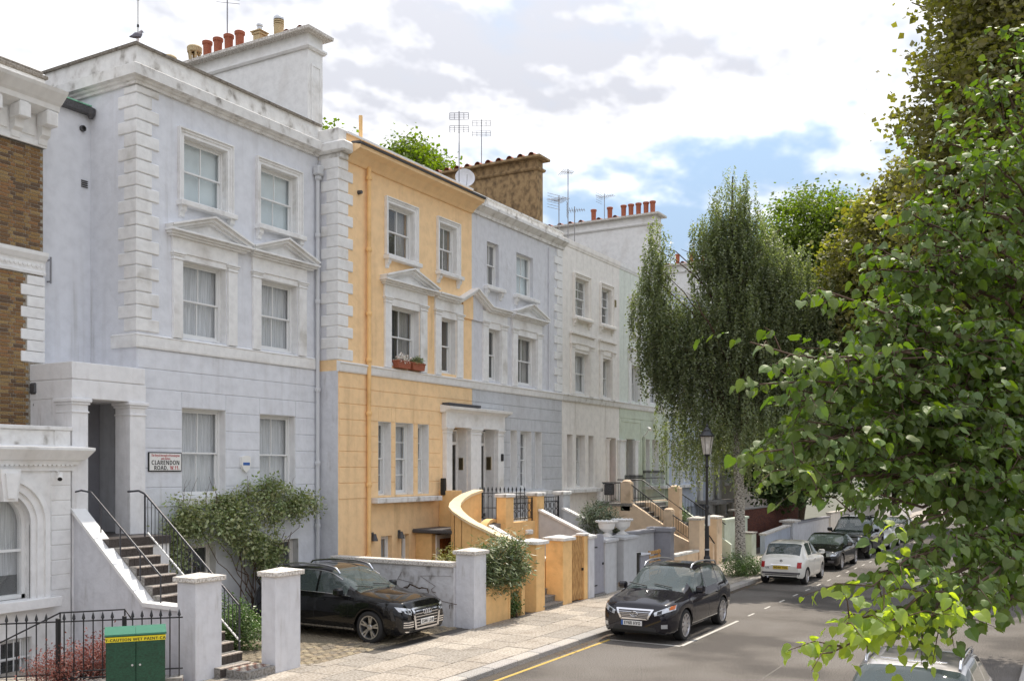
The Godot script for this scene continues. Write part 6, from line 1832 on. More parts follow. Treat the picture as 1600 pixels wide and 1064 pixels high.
func build_car(t: Node3D, c: Car, paint: Material, o: Dictionary) -> void:
	var st := []
	var s := 0.0
	while s < c.L:
		st.append(s)
		s += 0.02 if s < 0.2 or s > c.L - 0.2 else 0.05
	st.append(c.L)
	for w in c.wheels:
		for k in [-1.0, 1.0]:
			st.append(w + k * c.arch * 1.002); st.append(w + k * c.arch * 0.997); st.append(w + k * c.arch * 0.97); st.append(w + k * c.arch * 0.9)
	for r in o.get("cuts", []): st.append(r)
	st.sort()
	var rows := []
	for q in st:
		var p := c.section(q)
		var row := PackedVector3Array()
		for j in p.size(): row.append(Vector3(c.L / 2.0 - q, p[j].y, p[j].x))
		for j in range(p.size() - 2, -1, -1): row.append(Vector3(c.L / 2.0 - q, p[j].y, -p[j].x))
		rows.append(row)
	var w2: int = rows[0].size()
	var nor := []
	for i in rows.size():
		var nr := PackedVector3Array()
		for j in w2:
			var du: Vector3 = rows[mini(i + 1, rows.size() - 1)][j] - rows[maxi(i - 1, 0)][j]
			var dv: Vector3 = rows[i][mini(j + 1, w2 - 1)] - rows[i][maxi(j - 1, 0)]
			nr.append(dv.cross(du).normalized())
		nor.append(nr)
	var body := MB.new()
	var bits := {"windscreen": MB.new(), "rear_window": MB.new(), "side_window": MB.new(), "side_window_b": MB.new(), "sunroof": MB.new()}
	for i in rows.size() - 1:
		var sm: float = (st[i] + st[i + 1]) / 2.0
		for j in w2 - 1:
			var jj := j if j < 11 else 21 - j
			var m := body
			if jj >= 8 and sm > o.ws[0] and sm < o.ws[1]: m = bits.windscreen
			elif jj >= 8 and sm > o.rs[0] and sm < o.rs[1]: m = bits.rear_window
			elif jj >= 9 and o.has("sun") and sm > o.sun[0] and sm < o.sun[1]: m = bits.sunroof
			elif jj == 6 or jj == 7:
				for r in o.side:
					if sm > r[0] and sm < r[1]: m = bits.side_window if j < 11 else bits.side_window_b
			m.smooth(rows[i][j], rows[i][j + 1], rows[i + 1][j + 1], nor[i][j], nor[i][j + 1], nor[i + 1][j + 1])
			m.smooth(rows[i][j], rows[i + 1][j + 1], rows[i + 1][j], nor[i][j], nor[i + 1][j + 1], nor[i + 1][j])
	for e in [0, rows.size() - 1]:
		for j in range(1, w2 - 1):
			body.trin(rows[e][0], rows[e][j], rows[e][j + 1], Vector3.RIGHT if e == 0 else Vector3.LEFT)
	put(t, "body", body, paint)
	put(t, "windscreen", bits.windscreen, mats.car_glass)
	put(t, "rear_window", bits.rear_window, mats.car_glass)
	put(t, "side_window", bits.side_window, mats.car_glass)
	put(t, "side_window", bits.side_window_b, mats.car_glass)
	if o.has("sun"): put(t, "sunroof", bits.sunroof, paint)
	var wmax := c.key(c.plan, c.L * 0.5)
	# underside and cabin
	put(t, "underbody", MB.new().bx(Vector3(-c.L / 2.0 + 0.25, 0.2, -wmax * 0.72), Vector3(c.L / 2.0 - 0.25, c.wy + c.arch * 0.9, wmax * 0.72)), mats.plastic_black)
	var yb := c.key(c.belt, c.L * 0.5)
	for r in o.get("seats", []):
		for z in [-0.37, 0.37]:
			put(t, "seat", MB.new().bx(Vector3(c.L / 2.0 - r - 0.12, 0.5, z - 0.23), Vector3(c.L / 2.0 - r + 0.05, yb + 0.12, z + 0.23), 0.06).bx(Vector3(c.L / 2.0 - r - 0.13, yb + 0.14, z - 0.12), Vector3(c.L / 2.0 - r - 0.03, yb + 0.3, z + 0.12), 0.04), mats.car_trim)
	put(t, "dashboard", MB.new().bx(Vector3(c.L / 2.0 - o.ws[0] - 0.75, 0.5, -wmax * 0.85), Vector3(c.L / 2.0 - o.ws[0] - 0.2, yb - 0.03, wmax * 0.85), 0.05), mats.car_trim)
	var sw := []
	for k in 17: sw.append(Vector3(c.L / 2.0 - o.ws[0] - 0.82 + 0.06 * cos(TAU * k / 16.0), yb - 0.02 + 0.17 * cos(TAU * k / 16.0), 0.36 + 0.18 * sin(TAU * k / 16.0)))
	put(t, "steering_wheel", MB.new().tube(sw, 0.015, 6), mats.car_trim)
	# wheels
	var tw: float = o.get("tyre", 0.235)
	var rr: float = c.wy
	for a in c.wheels:
		for sg in [-1.0, 1.0]:
			var at := Vector3(c.L / 2.0 - a, rr, sg * (c.key(c.plan, a) - 0.02))
			var ax := Vector3(0, 0, sg)
			var rim: float = rr * o.get("rim", 0.68)
			var w := put(t, "wheel", MB.new().lathe(at, [Vector2(rim, -tw), Vector2(rr * 0.94, -tw), Vector2(rr, -tw + 0.03), Vector2(rr, -0.035), Vector2(rr * 0.955, -0.008), Vector2(rr * 0.85, 0.0), Vector2(rim, -0.008), Vector2(rim - 0.01, -0.05)], 36, ax), mats.tyre)
			var b := MB.new()
			b.lathe(at, [Vector2(rim + 0.004, -0.004), Vector2(rim - 0.018, -0.006), Vector2(rim - 0.03, -0.05), Vector2(rim - 0.03, -0.17)], 36, ax)
			b.lathe(at, [Vector2(0.07, -0.06), Vector2(0.068, -0.03), Vector2(0.05, -0.022), Vector2(0.0, -0.02)], 16, ax)
			var spokes: int = o.get("spokes", 5)
			for k in spokes:
				for f in ([-0.16, 0.16] if o.get("twin", true) else [0.0]):
					var g := TAU * k / spokes + 0.2
					var d0 := Vector3(cos(g + f * 0.4), sin(g + f * 0.4), 0)
					var d1 := Vector3(cos(g + f), sin(g + f), 0)
					var side := Vector3(-sin(g), cos(g), 0) * (0.02 if o.get("twin", true) else 0.035)
					var p0 := at + d0 * 0.055 - ax * 0.028
					var p1 := at + d1 * (rim - 0.02) - ax * 0.016
					b.quad(p0 - side, p0 + side, p1 + side, p1 - side, ax)
					b.quad(p0 + side, p1 + side, p1 + side - ax * 0.04, p0 + side - ax * 0.04, side)
					b.quad(p0 - side, p1 - side, p1 - side - ax * 0.04, p0 - side - ax * 0.04, -side)
			put(w, "rim", b, o.get("rim_m", mats.alloy))
			put(w, "brake_disc", MB.new().lathe(at, [Vector2(rim - 0.03, -0.16), Vector2(0.0, -0.15)], 20, ax), mats.car_under)
	# door gaps, handles, mirrors
	for x in o.get("gaps", []):
		put(t, "door_gap", c.side_patch(MB.new(), [Vector2(x, c.key(c.low, x) + 0.12), Vector2(x + 0.009, c.key(c.low, x) + 0.12), Vector2(x + 0.009, yb - 0.04), Vector2(x, yb - 0.04)], 0.0015, 1, 8), mats.car_under)
	for x in o.get("handles", []):
		for sg in [-1.0, 1.0]:
			var z := c.half(x, yb - 0.12)
			put(t, "door_handle", MB.new().bx(Vector3(c.L / 2.0 - x - 0.1, yb - 0.14, sg * (z - 0.01)), Vector3(c.L / 2.0 - x + 0.1, yb - 0.11, sg * (z + 0.035)), 0.012), o.get("handle_m", paint))
	for sg in [-1.0, 1.0]:
		var mx: float = c.L / 2.0 - o.mirror
		var mz := c.half(o.mirror, yb - 0.03)
		var mm := put(t, "wing_mirror", MB.new().bx(Vector3(mx - 0.08, yb + 0.0, sg * (mz + 0.03)), Vector3(mx + 0.09, yb + 0.17, sg * (mz + 0.24)), 0.05).bx(Vector3(mx - 0.03, yb - 0.03, sg * (mz - 0.06)), Vector3(mx + 0.04, yb + 0.04, sg * (mz + 0.08)), 0.01), o.get("mirror_m", paint))
		put(mm, "mirror_glass", MB.new().bx(Vector3(mx - 0.086, yb + 0.03, sg * (mz + 0.06)), Vector3(mx - 0.081, yb + 0.145, sg * (mz + 0.22))), mats.chrome)
	if o.has("rails"):
		for sg in [-1.0, 1.0]:
			var a: Array = c.along(9, o.rails[0], o.rails[1], sg, Vector2(0.0, 0.075))
			a[0] += Vector3(0, -0.06, 0); a[a.size() - 1] += Vector3(0, -0.06, 0)
			put(t, "roof_rail", MB.new().tube(a, 0.022, 8), o.get("rail_m", mats.chrome))
	if o.has("trim"):
		for sg in [-1.0, 1.0]:
			put(t, "window_trim", MB.new().tube(c.along(6, o.trim[0], o.trim[1], sg, Vector2(0.006, -0.012)), 0.011, 6), mats.chrome)
			if o.get("trim_top", false): put(t, "window_trim", MB.new().tube(c.along(8, o.trim[0] + 0.35, o.trim[1] - 0.1, sg, Vector2(0.006, 0.004)), 0.009, 6), mats.chrome)
	if o.has("sills"):
		put(t, "sill_trim", c.side_patch(MB.new(), [Vector2(c.wheels[0] + c.arch + 0.04, o.sills), Vector2(c.wheels[1] - c.arch - 0.04, o.sills), Vector2(c.wheels[1] - c.arch - 0.04, o.sills + 0.05), Vector2(c.wheels[0] + c.arch + 0.04, o.sills + 0.05)], 0.012, 12, 1), mats.chrome)
	if o.has("wiper"):
		for z in [-0.45, 0.2]:
			var x0: float = o.ws[0] + 0.06
			put(t, "wiper", MB.new().tube([Vector3(c.L / 2.0 - x0, c.soft(c.top, x0) + 0.02, z), Vector3(c.L / 2.0 - x0 - 0.1, c.soft(c.top, x0 + 0.1) + 0.03, z + 0.5)], 0.012, 5), mats.plastic_black)

func plate(t: Node3D, text: String, at: Vector3, w: float, tail: bool, band := false) -> void:
	var dir := -1.0 if tail else 1.0
	var p := put(t, "number_plate", MB.new().bx(at - Vector3(0.008, 0.056, w / 2.0), at + Vector3(0.008, 0.056, w / 2.0), 0.004), mats.plate_yellow if tail else mats.plate_white)
	var f := SystemFont.new()
	f.font_names = PackedStringArray(["Droid Sans"])
	f.font_weight = 700
	var tm := TextMesh.new()
	tm.font = f
	tm.text = text
	tm.font_size = 64
	tm.pixel_size = 0.105 / 64.0
	tm.depth = 0.002
	var o := put(p, "lettering", tm, mats.ink)
	o.rotation.y = PI / 2.0 * dir
	o.position = at + Vector3(0.0095 * dir, 0.0, -0.02 * dir if band else 0.0)
	var tw := tm.get_aabb().size.x
	if tw > 0.0: o.scale = Vector3((w - (0.12 if band else 0.05)) / tw, 1.0, 1.0)
	if band: put(p, "side_band", MB.new().bx(at + Vector3(0.006, -0.054, w / 2.0 - 0.05), at + Vector3(0.0095, 0.054, w / 2.0 - 0.002)), mats.ink_blue)

func ring(c: Vector3, r: float, ry := -1.0) -> Array:
	var a := []
	for k in 25: a.append(c + Vector3(0, sin(TAU * k / 24.0) * (r if ry < 0.0 else ry), cos(TAU * k / 24.0) * r))
	return a

func car_materials() -> void:
	var b := mat("car_black", 0.006, 0.006, 0.007, 0.22)
	b.metallic_specular = 0.1
	b.clearcoat_enabled = true; b.clearcoat = 1.0; b.clearcoat_roughness = 0.03
	var v := mat("car_violet", 0.012, 0.011, 0.016, 0.25)
	v.metallic_specular = 0.1
	v.clearcoat_enabled = true; v.clearcoat = 1.0; v.clearcoat_roughness = 0.03
	var w := mat("car_white", 0.74, 0.72, 0.66, 0.3)
	w.clearcoat_enabled = true; w.clearcoat = 1.0; w.clearcoat_roughness = 0.04
	var s := mat("car_silver", 0.42, 0.41, 0.41, 0.32)
	s.metallic = 0.75
	s.clearcoat_enabled = true; s.clearcoat = 1.0; s.clearcoat_roughness = 0.04
	var g := mat("car_glass", 0.10, 0.13, 0.125, 0.02)
	g.albedo_color.a = 0.5
	g.transparency = BaseMaterial3D.TRANSPARENCY_ALPHA
	mat("car_trim", 0.03, 0.03, 0.032, 0.7)
	mat("car_under", 0.008, 0.008, 0.008, 0.6)
	mat("tyre", 0.018, 0.018, 0.019, 0.75)
	var a := mat("alloy", 0.55, 0.55, 0.57, 0.28)
	a.metallic = 0.9
	var c := mat("chrome", 0.72, 0.72, 0.74, 0.14)
	c.metallic = 1.0
	mat("lamp_glass", 0.55, 0.57, 0.6, 0.08)
	mats.lamp_glass.metallic = 0.55
	mat("lamp_red", 0.35, 0.01, 0.012, 0.1)
	mat("lamp_amber", 0.5, 0.12, 0.02, 0.1)
	mat("grille_dark", 0.02, 0.02, 0.022, 0.4)
	mat("grille_mesh", 0.09, 0.085, 0.09, 0.35)
	mat("plate_yellow", 0.70, 0.48, 0.03, 0.35)

func driveway_suv() -> void:
	var c := Car.new()
	c.L = 4.66
	c.top = [[0, 0.62], [0.03, 0.88], [0.1, 0.96], [0.5, 1.04], [1.25, 1.12], [1.32, 1.14], [2.15, 1.58], [2.5, 1.635], [3.2, 1.635], [3.9, 1.57], [4.3, 1.42], [4.52, 1.1], [4.62, 0.98], [4.66, 0.7]]
	c.belt = [[0, 0.6], [0.05, 0.84], [0.4, 0.94], [1.2, 1.02], [2.5, 1.04], [4.3, 1.08], [4.66, 0.9]]
	c.plan = [[0, 0.66], [0.04, 0.76], [0.14, 0.84], [0.35, 0.9], [0.9, 0.935], [2.4, 0.94], [3.9, 0.93], [4.4, 0.86], [4.6, 0.76], [4.66, 0.65]]
	c.low = [[0, 0.31], [0.05, 0.27], [0.2, 0.22], [1.0, 0.24], [3.6, 0.24], [4.4, 0.32], [4.66, 0.45]]
	c.wheels = [0.92, 3.74]
	c.arch = 0.41; c.wy = 0.365; c.hgt = 0.52
	var t := thing("black_car", "black SUV parked nose-out on the sett driveway between grey piers", "car", P(18.38, 0.115, 15.25), "", true)
	t.rotation.y = -PI / 2.0  # nose towards the street
	build_car(t, c, mats.car_black, {"ws": [1.3, 2.2], "rs": [3.95, 4.5], "side": [[1.62, 2.48], [2.54, 3.4], [3.46, 3.95]], "cuts": [1.3, 2.2, 3.95, 4.5, 1.62, 2.48, 2.54, 3.4, 3.46], "seats": [2.4, 3.25], "spokes": 5, "rim": 0.72, "mirror": 1.72, "gaps": [1.5, 2.52, 3.42], "handles": [2.3, 3.2], "rails": [2.0, 4.0], "trim": [1.5, 4.05], "trim_top": true, "sills": 0.27, "wiper": true})
	# nose: single-frame grille with slats, rings, lamps, lower intakes
	var g := put(t, "grille", c.end_patch(MB.new(), [Vector2(-0.48, 0.8), Vector2(0.48, 0.8), Vector2(0.4, 0.34), Vector2(-0.4, 0.34)], 0.012, false, 12, 6), mats.grille_dark)
	for k in 6:
		var y := 0.41 + k * 0.066
		var w := lerpf(0.42, 0.48, k / 5.0)
		put(g, "slat", c.end_patch(MB.new(), [Vector2(-w, y + 0.011), Vector2(w, y + 0.011), Vector2(w, y - 0.008), Vector2(-w, y - 0.008)], 0.032, false, 12, 1), mats.chrome)
	for q in [[-0.5, 0.82, 0.5, 0.82, 0.5, 0.785, -0.5, 0.785], [-0.41, 0.36, 0.41, 0.36, 0.41, 0.325, -0.41, 0.325]]:
		put(g, "frame", c.end_patch(MB.new(), [Vector2(q[0], q[1]), Vector2(q[2], q[3]), Vector2(q[4], q[5]), Vector2(q[6], q[7])], 0.04, false, 12, 1), mats.chrome)
	for sg in [-1.0, 1.0]:
		put(g, "frame", c.end_patch(MB.new(), [Vector2(sg * 0.545, 0.81), Vector2(sg * 0.48, 0.81), Vector2(sg * 0.39, 0.33), Vector2(sg * 0.45, 0.33)], 0.04, false, 2, 6), mats.chrome)
		var h := put(t, "headlight", c.end_patch(MB.new(), [Vector2(sg * 0.54, 0.8), Vector2(sg * 0.84, 0.86), Vector2(sg * 0.83, 0.76), Vector2(sg * 0.56, 0.66)], 0.012, false, 8, 4), mats.lamp_glass)
		for k in 3: put(h, "lamp_unit", c.end_patch(MB.new(), [Vector2(sg * (0.58 + k * 0.08), 0.77), Vector2(sg * (0.63 + k * 0.08), 0.785), Vector2(sg * (0.63 + k * 0.08), 0.735), Vector2(sg * (0.58 + k * 0.08), 0.71)], 0.018, false, 2, 2), mats.grille_dark)
		var n := put(t, "air_intake", c.end_patch(MB.new(), [Vector2(sg * 0.5, 0.55), Vector2(sg * 0.8, 0.56), Vector2(sg * 0.78, 0.36), Vector2(sg * 0.5, 0.36)], 0.01, false, 6, 4), mats.grille_dark)
		for k in 3: put(n, "slat", c.end_patch(MB.new(), [Vector2(sg * 0.5, 0.425 + k * 0.05), Vector2(sg * 0.78, 0.425 + k * 0.05), Vector2(sg * 0.78, 0.4 + k * 0.05), Vector2(sg * 0.5, 0.4 + k * 0.05)], 0.026, false, 6, 1), mats.chrome)
	put(t, "skid_strip", c.end_patch(MB.new(), [Vector2(-0.74, 0.315), Vector2(0.74, 0.315), Vector2(0.7, 0.285), Vector2(-0.7, 0.285)], 0.014, false, 12, 1), mats.chrome)
	var bx := c.L / 2.0 + 0.045
	var bd := MB.new()
	for k in 4: bd.tube(ring(Vector3(bx, 0.7, -0.105 + k * 0.07), 0.048), 0.008, 6)
	put(t, "badge", bd, mats.chrome)
	plate(t, "SS66 LDB", Vector3(bx, 0.49, 0), 0.5, false)

func kerb_suv() -> void:
	var c := Car.new()
	c.L = 4.77
	c.top = [[0, 0.6], [0.03, 0.84], [0.12, 0.92], [0.5, 1.02], [1.15, 1.12], [1.22, 1.14], [2.1, 1.6], [2.5, 1.67], [3.2, 1.66], [3.9, 1.58], [4.25, 1.48], [4.6, 1.1], [4.72, 1.0], [4.77, 0.7]]
	c.belt = [[0, 0.58], [0.05, 0.8], [0.4, 0.92], [1.2, 1.02], [2.5, 1.05], [4.3, 1.12], [4.77, 0.9]]
	c.plan = [[0, 0.62], [0.05, 0.74], [0.16, 0.83], [0.4, 0.9], [0.95, 0.94], [2.4, 0.945], [3.9, 0.94], [4.45, 0.88], [4.7, 0.78], [4.77, 0.66]]
	c.low = [[0, 0.3], [0.05, 0.26], [0.2, 0.22], [1.0, 0.26], [3.6, 0.26], [4.4, 0.34], [4.77, 0.5]]
	c.wheels = [0.95, 3.69]
	c.arch = 0.41; c.wy = 0.365; c.hgt = 0.53
	var t := thing("black_car", "black SUV at the kerb facing the camera with silver roof rails", "car", P(23.53, 0.0, 8.97), "", true)
	t.rotation.y = PI  # nose towards the left, against the kerb
	build_car(t, c, mats.car_violet, {"ws": [1.2, 2.15], "rs": [4.1, 4.62], "side": [[1.6, 2.5], [2.56, 3.45], [3.52, 4.1]], "cuts": [1.2, 2.15, 4.1, 4.62, 1.6, 2.5, 2.56, 3.45, 3.52], "seats": [2.4, 3.3], "spokes": 10, "twin": false, "rim": 0.74, "mirror": 1.68, "gaps": [1.5, 2.53, 3.48], "handles": [2.33, 3.25], "rails": [2.1, 4.05], "rail_m": mats.alloy, "sills": 0.28, "wiper": true})
	var g := put(t, "grille", c.end_patch(MB.new(), [Vector2(-0.42, 0.78), Vector2(0.42, 0.78), Vector2(0.3, 0.58), Vector2(-0.3, 0.58)], 0.012, false, 12, 5), mats.grille_mesh)
	for q in [[-0.46, 0.805, 0.46, 0.805, 0.44, 0.77, -0.44, 0.77], [-0.34, 0.59, 0.34, 0.59, 0.33, 0.555, -0.33, 0.555]]:
		put(g, "frame", c.end_patch(MB.new(), [Vector2(q[0], q[1]), Vector2(q[2], q[3]), Vector2(q[4], q[5]), Vector2(q[6], q[7])], 0.026, false, 12, 1), mats.chrome)
	for k in 4: put(g, "slat", c.end_patch(MB.new(), [Vector2(-0.38, 0.625 + k * 0.036), Vector2(0.38, 0.625 + k * 0.036), Vector2(0.38, 0.617 + k * 0.036), Vector2(-0.38, 0.617 + k * 0.036)], 0.018, false, 12, 1), mats.chrome)
	for sg in [-1.0, 1.0]:
		put(g, "frame", c.end_patch(MB.new(), [Vector2(sg * 0.47, 0.8), Vector2(sg * 0.42, 0.8), Vector2(sg * 0.3, 0.57), Vector2(sg * 0.35, 0.57)], 0.026, false, 2, 5), mats.chrome)
		var h := put(t, "headlight", c.end_patch(MB.new(), [Vector2(sg * 0.48, 0.74), Vector2(sg * 0.86, 0.9), Vector2(sg * 0.88, 0.79), Vector2(sg * 0.5, 0.655)], 0.012, false, 8, 4), mats.lamp_glass)
		put(h, "lamp_unit", c.end_patch(MB.new(), [Vector2(sg * 0.56, 0.76), Vector2(sg * 0.66, 0.79), Vector2(sg * 0.66, 0.72), Vector2(sg * 0.56, 0.69)], 0.02, false, 3, 3), mats.grille_dark)
		put(h, "indicator", c.end_patch(MB.new(), [Vector2(sg * 0.8, 0.87), Vector2(sg * 0.86, 0.89), Vector2(sg * 0.87, 0.81), Vector2(sg * 0.8, 0.79)], 0.018, false, 3, 3), mats.lamp_amber)
		put(t, "fog_lamp", c.end_patch(MB.new(), [Vector2(sg * 0.66, 0.47), Vector2(sg * 0.78, 0.475), Vector2(sg * 0.78, 0.38), Vector2(sg * 0.66, 0.38)], 0.014, false, 4, 4), mats.lamp_glass)
	put(t, "air_intake", c.end_patch(MB.new(), [Vector2(-0.5, 0.4), Vector2(0.5, 0.4), Vector2(0.56, 0.3), Vector2(-0.56, 0.3)], 0.01, false, 10, 3), mats.grille_dark)
	var bx := c.L / 2.0 + 0.03
	put(t, "badge", MB.new().tube(ring(Vector3(bx, 0.68, 0), 0.09, 0.062), 0.01, 6).tube([Vector3(bx, 0.73, -0.02), Vector3(bx, 0.65, 0.035), Vector3(bx, 0.652, -0.06)], 0.011, 6), mats.chrome)
	plate(t, "EY60 HYO", Vector3(bx - 0.005, 0.47, 0.06), 0.52, false, true)

func small_hatch() -> void:
	var c := Car.new()
	c.L = 3.55
	c.top = [[0, 0.55], [0.04, 0.72], [0.15, 0.8], [0.5, 0.92], [0.85, 1.0], [0.92, 1.02], [1.5, 1.4], [1.9, 1.485], [2.5, 1.48], [2.95, 1.42], [3.3, 1.0], [3.42, 0.92], [3.5, 0.8], [3.55, 0.55]]
	c.belt = [[0, 0.53], [0.1, 0.72], [0.5, 0.86], [1.5, 0.94], [2.6, 0.97], [3.2, 0.97], [3.55, 0.7]]
	c.plan = [[0, 0.5], [0.05, 0.62], [0.2, 0.74], [0.5, 0.8], [1.8, 0.815], [2.9, 0.815], [3.3, 0.78], [3.48, 0.7], [3.55, 0.58]]
	c.low = [[0, 0.35], [0.08, 0.24], [0.3, 0.2], [3.2, 0.22], [3.5, 0.25], [3.55, 0.3]]
	c.wheels = [0.66, 2.96]
	c.arch = 0.33; c.wy = 0.29; c.hgt = 0.48
	var t := thing("white_car", "small cream-white hatchback seen from behind at the kerb", "car", P(36.05, 0.0, 9.05), "", true)
	build_car(t, c, mats.car_white, {"ws": [0.9, 1.6], "rs": [2.92, 3.26], "side": [[1.18, 2.06], [2.14, 2.72]], "cuts": [0.9, 1.6, 2.92, 3.26, 1.18, 2.06, 2.14, 2.72], "seats": [1.75, 2.4], "spokes": 7, "rim": 0.72, "tyre": 0.19, "mirror": 1.22, "gaps": [1.08, 2.1], "handles": [1.95], "handle_m": mats.chrome})
	for sg in [-1.0, 1.0]:
		put(t, "tail_light", c.end_patch(MB.new(), [Vector2(sg * 0.56, 0.8), Vector2(sg * 0.7, 0.8), Vector2(sg * 0.7, 0.6), Vector2(sg * 0.56, 0.6)], 0.014, true, 5, 5), mats.lamp_red)
		put(t, "headlight", c.end_patch(MB.new(), [Vector2(sg * 0.42, 0.72), Vector2(sg * 0.6, 0.72), Vector2(sg * 0.6, 0.56), Vector2(sg * 0.42, 0.56)], 0.014, false, 5, 5), mats.lamp_glass)
	put(t, "bumper_strip", c.end_patch(MB.new(), [Vector2(-0.66, 0.45), Vector2(0.66, 0.45), Vector2(0.66, 0.385), Vector2(-0.66, 0.385)], 0.02, true, 14, 2), mats.grille_mesh)
	put(t, "bumper_insert", c.end_patch(MB.new(), [Vector2(-0.64, 0.365), Vector2(0.64, 0.365), Vector2(0.62, 0.335), Vector2(-0.62, 0.335)], 0.012, true, 14, 2), mats.plastic_black)
	put(t, "boot_handle", c.end_patch(MB.new(), [Vector2(-0.34, 0.715), Vector2(0.34, 0.715), Vector2(0.34, 0.685), Vector2(-0.34, 0.685)], 0.03, true, 8, 1), mats.chrome)
	put(t, "badge", MB.new().tube(ring(Vector3(-c.L / 2.0 + c.find(0.83, 0, true) - 0.012, 0.83, 0), 0.035), 0.012, 6), mats.grille_mesh)
	put(t, "aerial", MB.new().tube([Vector3(-0.1, 1.47, 0), Vector3(-0.22, 1.6, 0)], 0.006, 5), mats.plastic_black)
	put(t, "exhaust", MB.new().lathe(Vector3(-c.L / 2.0 + 0.1, 0.27, -0.45), [Vector2(0.0, 0.0), Vector2(0.03, 0.0), Vector2(0.03, 0.12)], 10, Vector3.LEFT), mats.chrome)
	plate(t, "WS60 TUU", Vector3(-c.L / 2.0 + c.find(0.62, 0, true) - 0.02, 0.61, 0), 0.52, true)
	var uk := put(t, "country_letters", c.end_patch(MB.new(), [Vector2(-0.46, 0.63), Vector2(-0.38, 0.63), Vector2(-0.38, 0.57), Vector2(-0.46, 0.57)], 0.006, true, 2, 2), mats.plate_white)
	var tm := TextMesh.new()
	tm.text = "UK"
	tm.font_size = 64
	tm.pixel_size = 0.1 / 64.0
	tm.depth = 0.002
	var o := put(uk, "lettering", tm, mats.ink)
	o.rotation.y = -PI / 2.0
	o.position = Vector3(-c.L / 2.0 + c.find(0.6, 0.45, true) - 0.012, 0.6, -0.46)

func saloon(label: String, x: float, n: float, paint: Material, turn: float, called := "black_car", scale_top := 1.0) -> void:
	var c := Car.new()
	c.L = 4.62
	c.top = [[0, 0.5], [0.04, 0.68], [0.12, 0.76], [0.6, 0.86], [1.3, 0.95], [1.38, 0.97], [2.15, 1.3 * scale_top], [2.5, 1.375 * scale_top], [3.0, 1.36 * scale_top], [3.5, 1.22 * scale_top], [3.95, 1.03], [4.5, 0.98], [4.58, 0.85], [4.62, 0.6]]
	c.belt = [[0, 0.48], [0.1, 0.7], [0.6, 0.8], [1.4, 0.88], [3.0, 0.91], [4.4, 0.93], [4.62, 0.7]]
	c.plan = [[0, 0.6], [0.05, 0.72], [0.16, 0.82], [0.4, 0.88], [1.0, 0.91], [3.6, 0.91], [4.3, 0.84], [4.55, 0.74], [4.62, 0.62]]
	c.low = [[0, 0.34], [0.08, 0.22], [0.3, 0.19], [4.2, 0.2], [4.5, 0.3], [4.62, 0.4]]
	c.wheels = [0.88, 3.64]
	c.arch = 0.365; c.wy = 0.325; c.hgt = 0.44 * scale_top
	var t := thing(called, label, "car", P(x, 0, n), "", true)
	t.rotation.y = turn
	build_car(t, c, paint, {"ws": [1.36, 2.2], "rs": [3.2, 3.95], "side": [[1.75, 2.55], [2.62, 3.4]], "cuts": [1.36, 2.2, 3.2, 3.95, 1.75, 2.55, 2.62, 3.4], "seats": [2.35, 3.0], "spokes": 8, "rim": 0.74, "mirror": 1.8, "gaps": [1.6, 2.6], "handles": [2.4]})
	put(t, "grille", c.end_patch(MB.new(), [Vector2(-0.32, 0.68), Vector2(0.32, 0.68), Vector2(0.26, 0.34), Vector2(-0.26, 0.34)], 0.012, false, 8, 5), mats.grille_dark)
	put(t, "grille_frame", c.end_patch(MB.new(), [Vector2(-0.34, 0.71), Vector2(0.34, 0.71), Vector2(0.34, 0.68), Vector2(-0.34, 0.68)], 0.02, false, 8, 1), mats.chrome)
	for sg in [-1.0, 1.0]:
		put(t, "headlight", c.end_patch(MB.new(), [Vector2(sg * 0.42, 0.7), Vector2(sg * 0.82, 0.73), Vector2(sg * 0.8, 0.6), Vector2(sg * 0.45, 0.57)], 0.012, false, 8, 4), mats.lamp_glass)
		put(t, "fog_lamp", c.end_patch(MB.new(), [Vector2(sg * 0.5, 0.42), Vector2(sg * 0.74, 0.42), Vector2(sg * 0.72, 0.32), Vector2(sg * 0.5, 0.32)], 0.012, false, 6, 3), mats.grille_mesh)
		put(t, "tail_light", c.end_patch(MB.new(), [Vector2(sg * 0.5, 0.86), Vector2(sg * 0.74, 0.86), Vector2(sg * 0.74, 0.76), Vector2(sg * 0.5, 0.74)], 0.012, true, 6, 3), mats.lamp_red)
	plate(t, "LD58 KXE", Vector3(c.L / 2.0 + 0.015, 0.44, 0), 0.5, false)

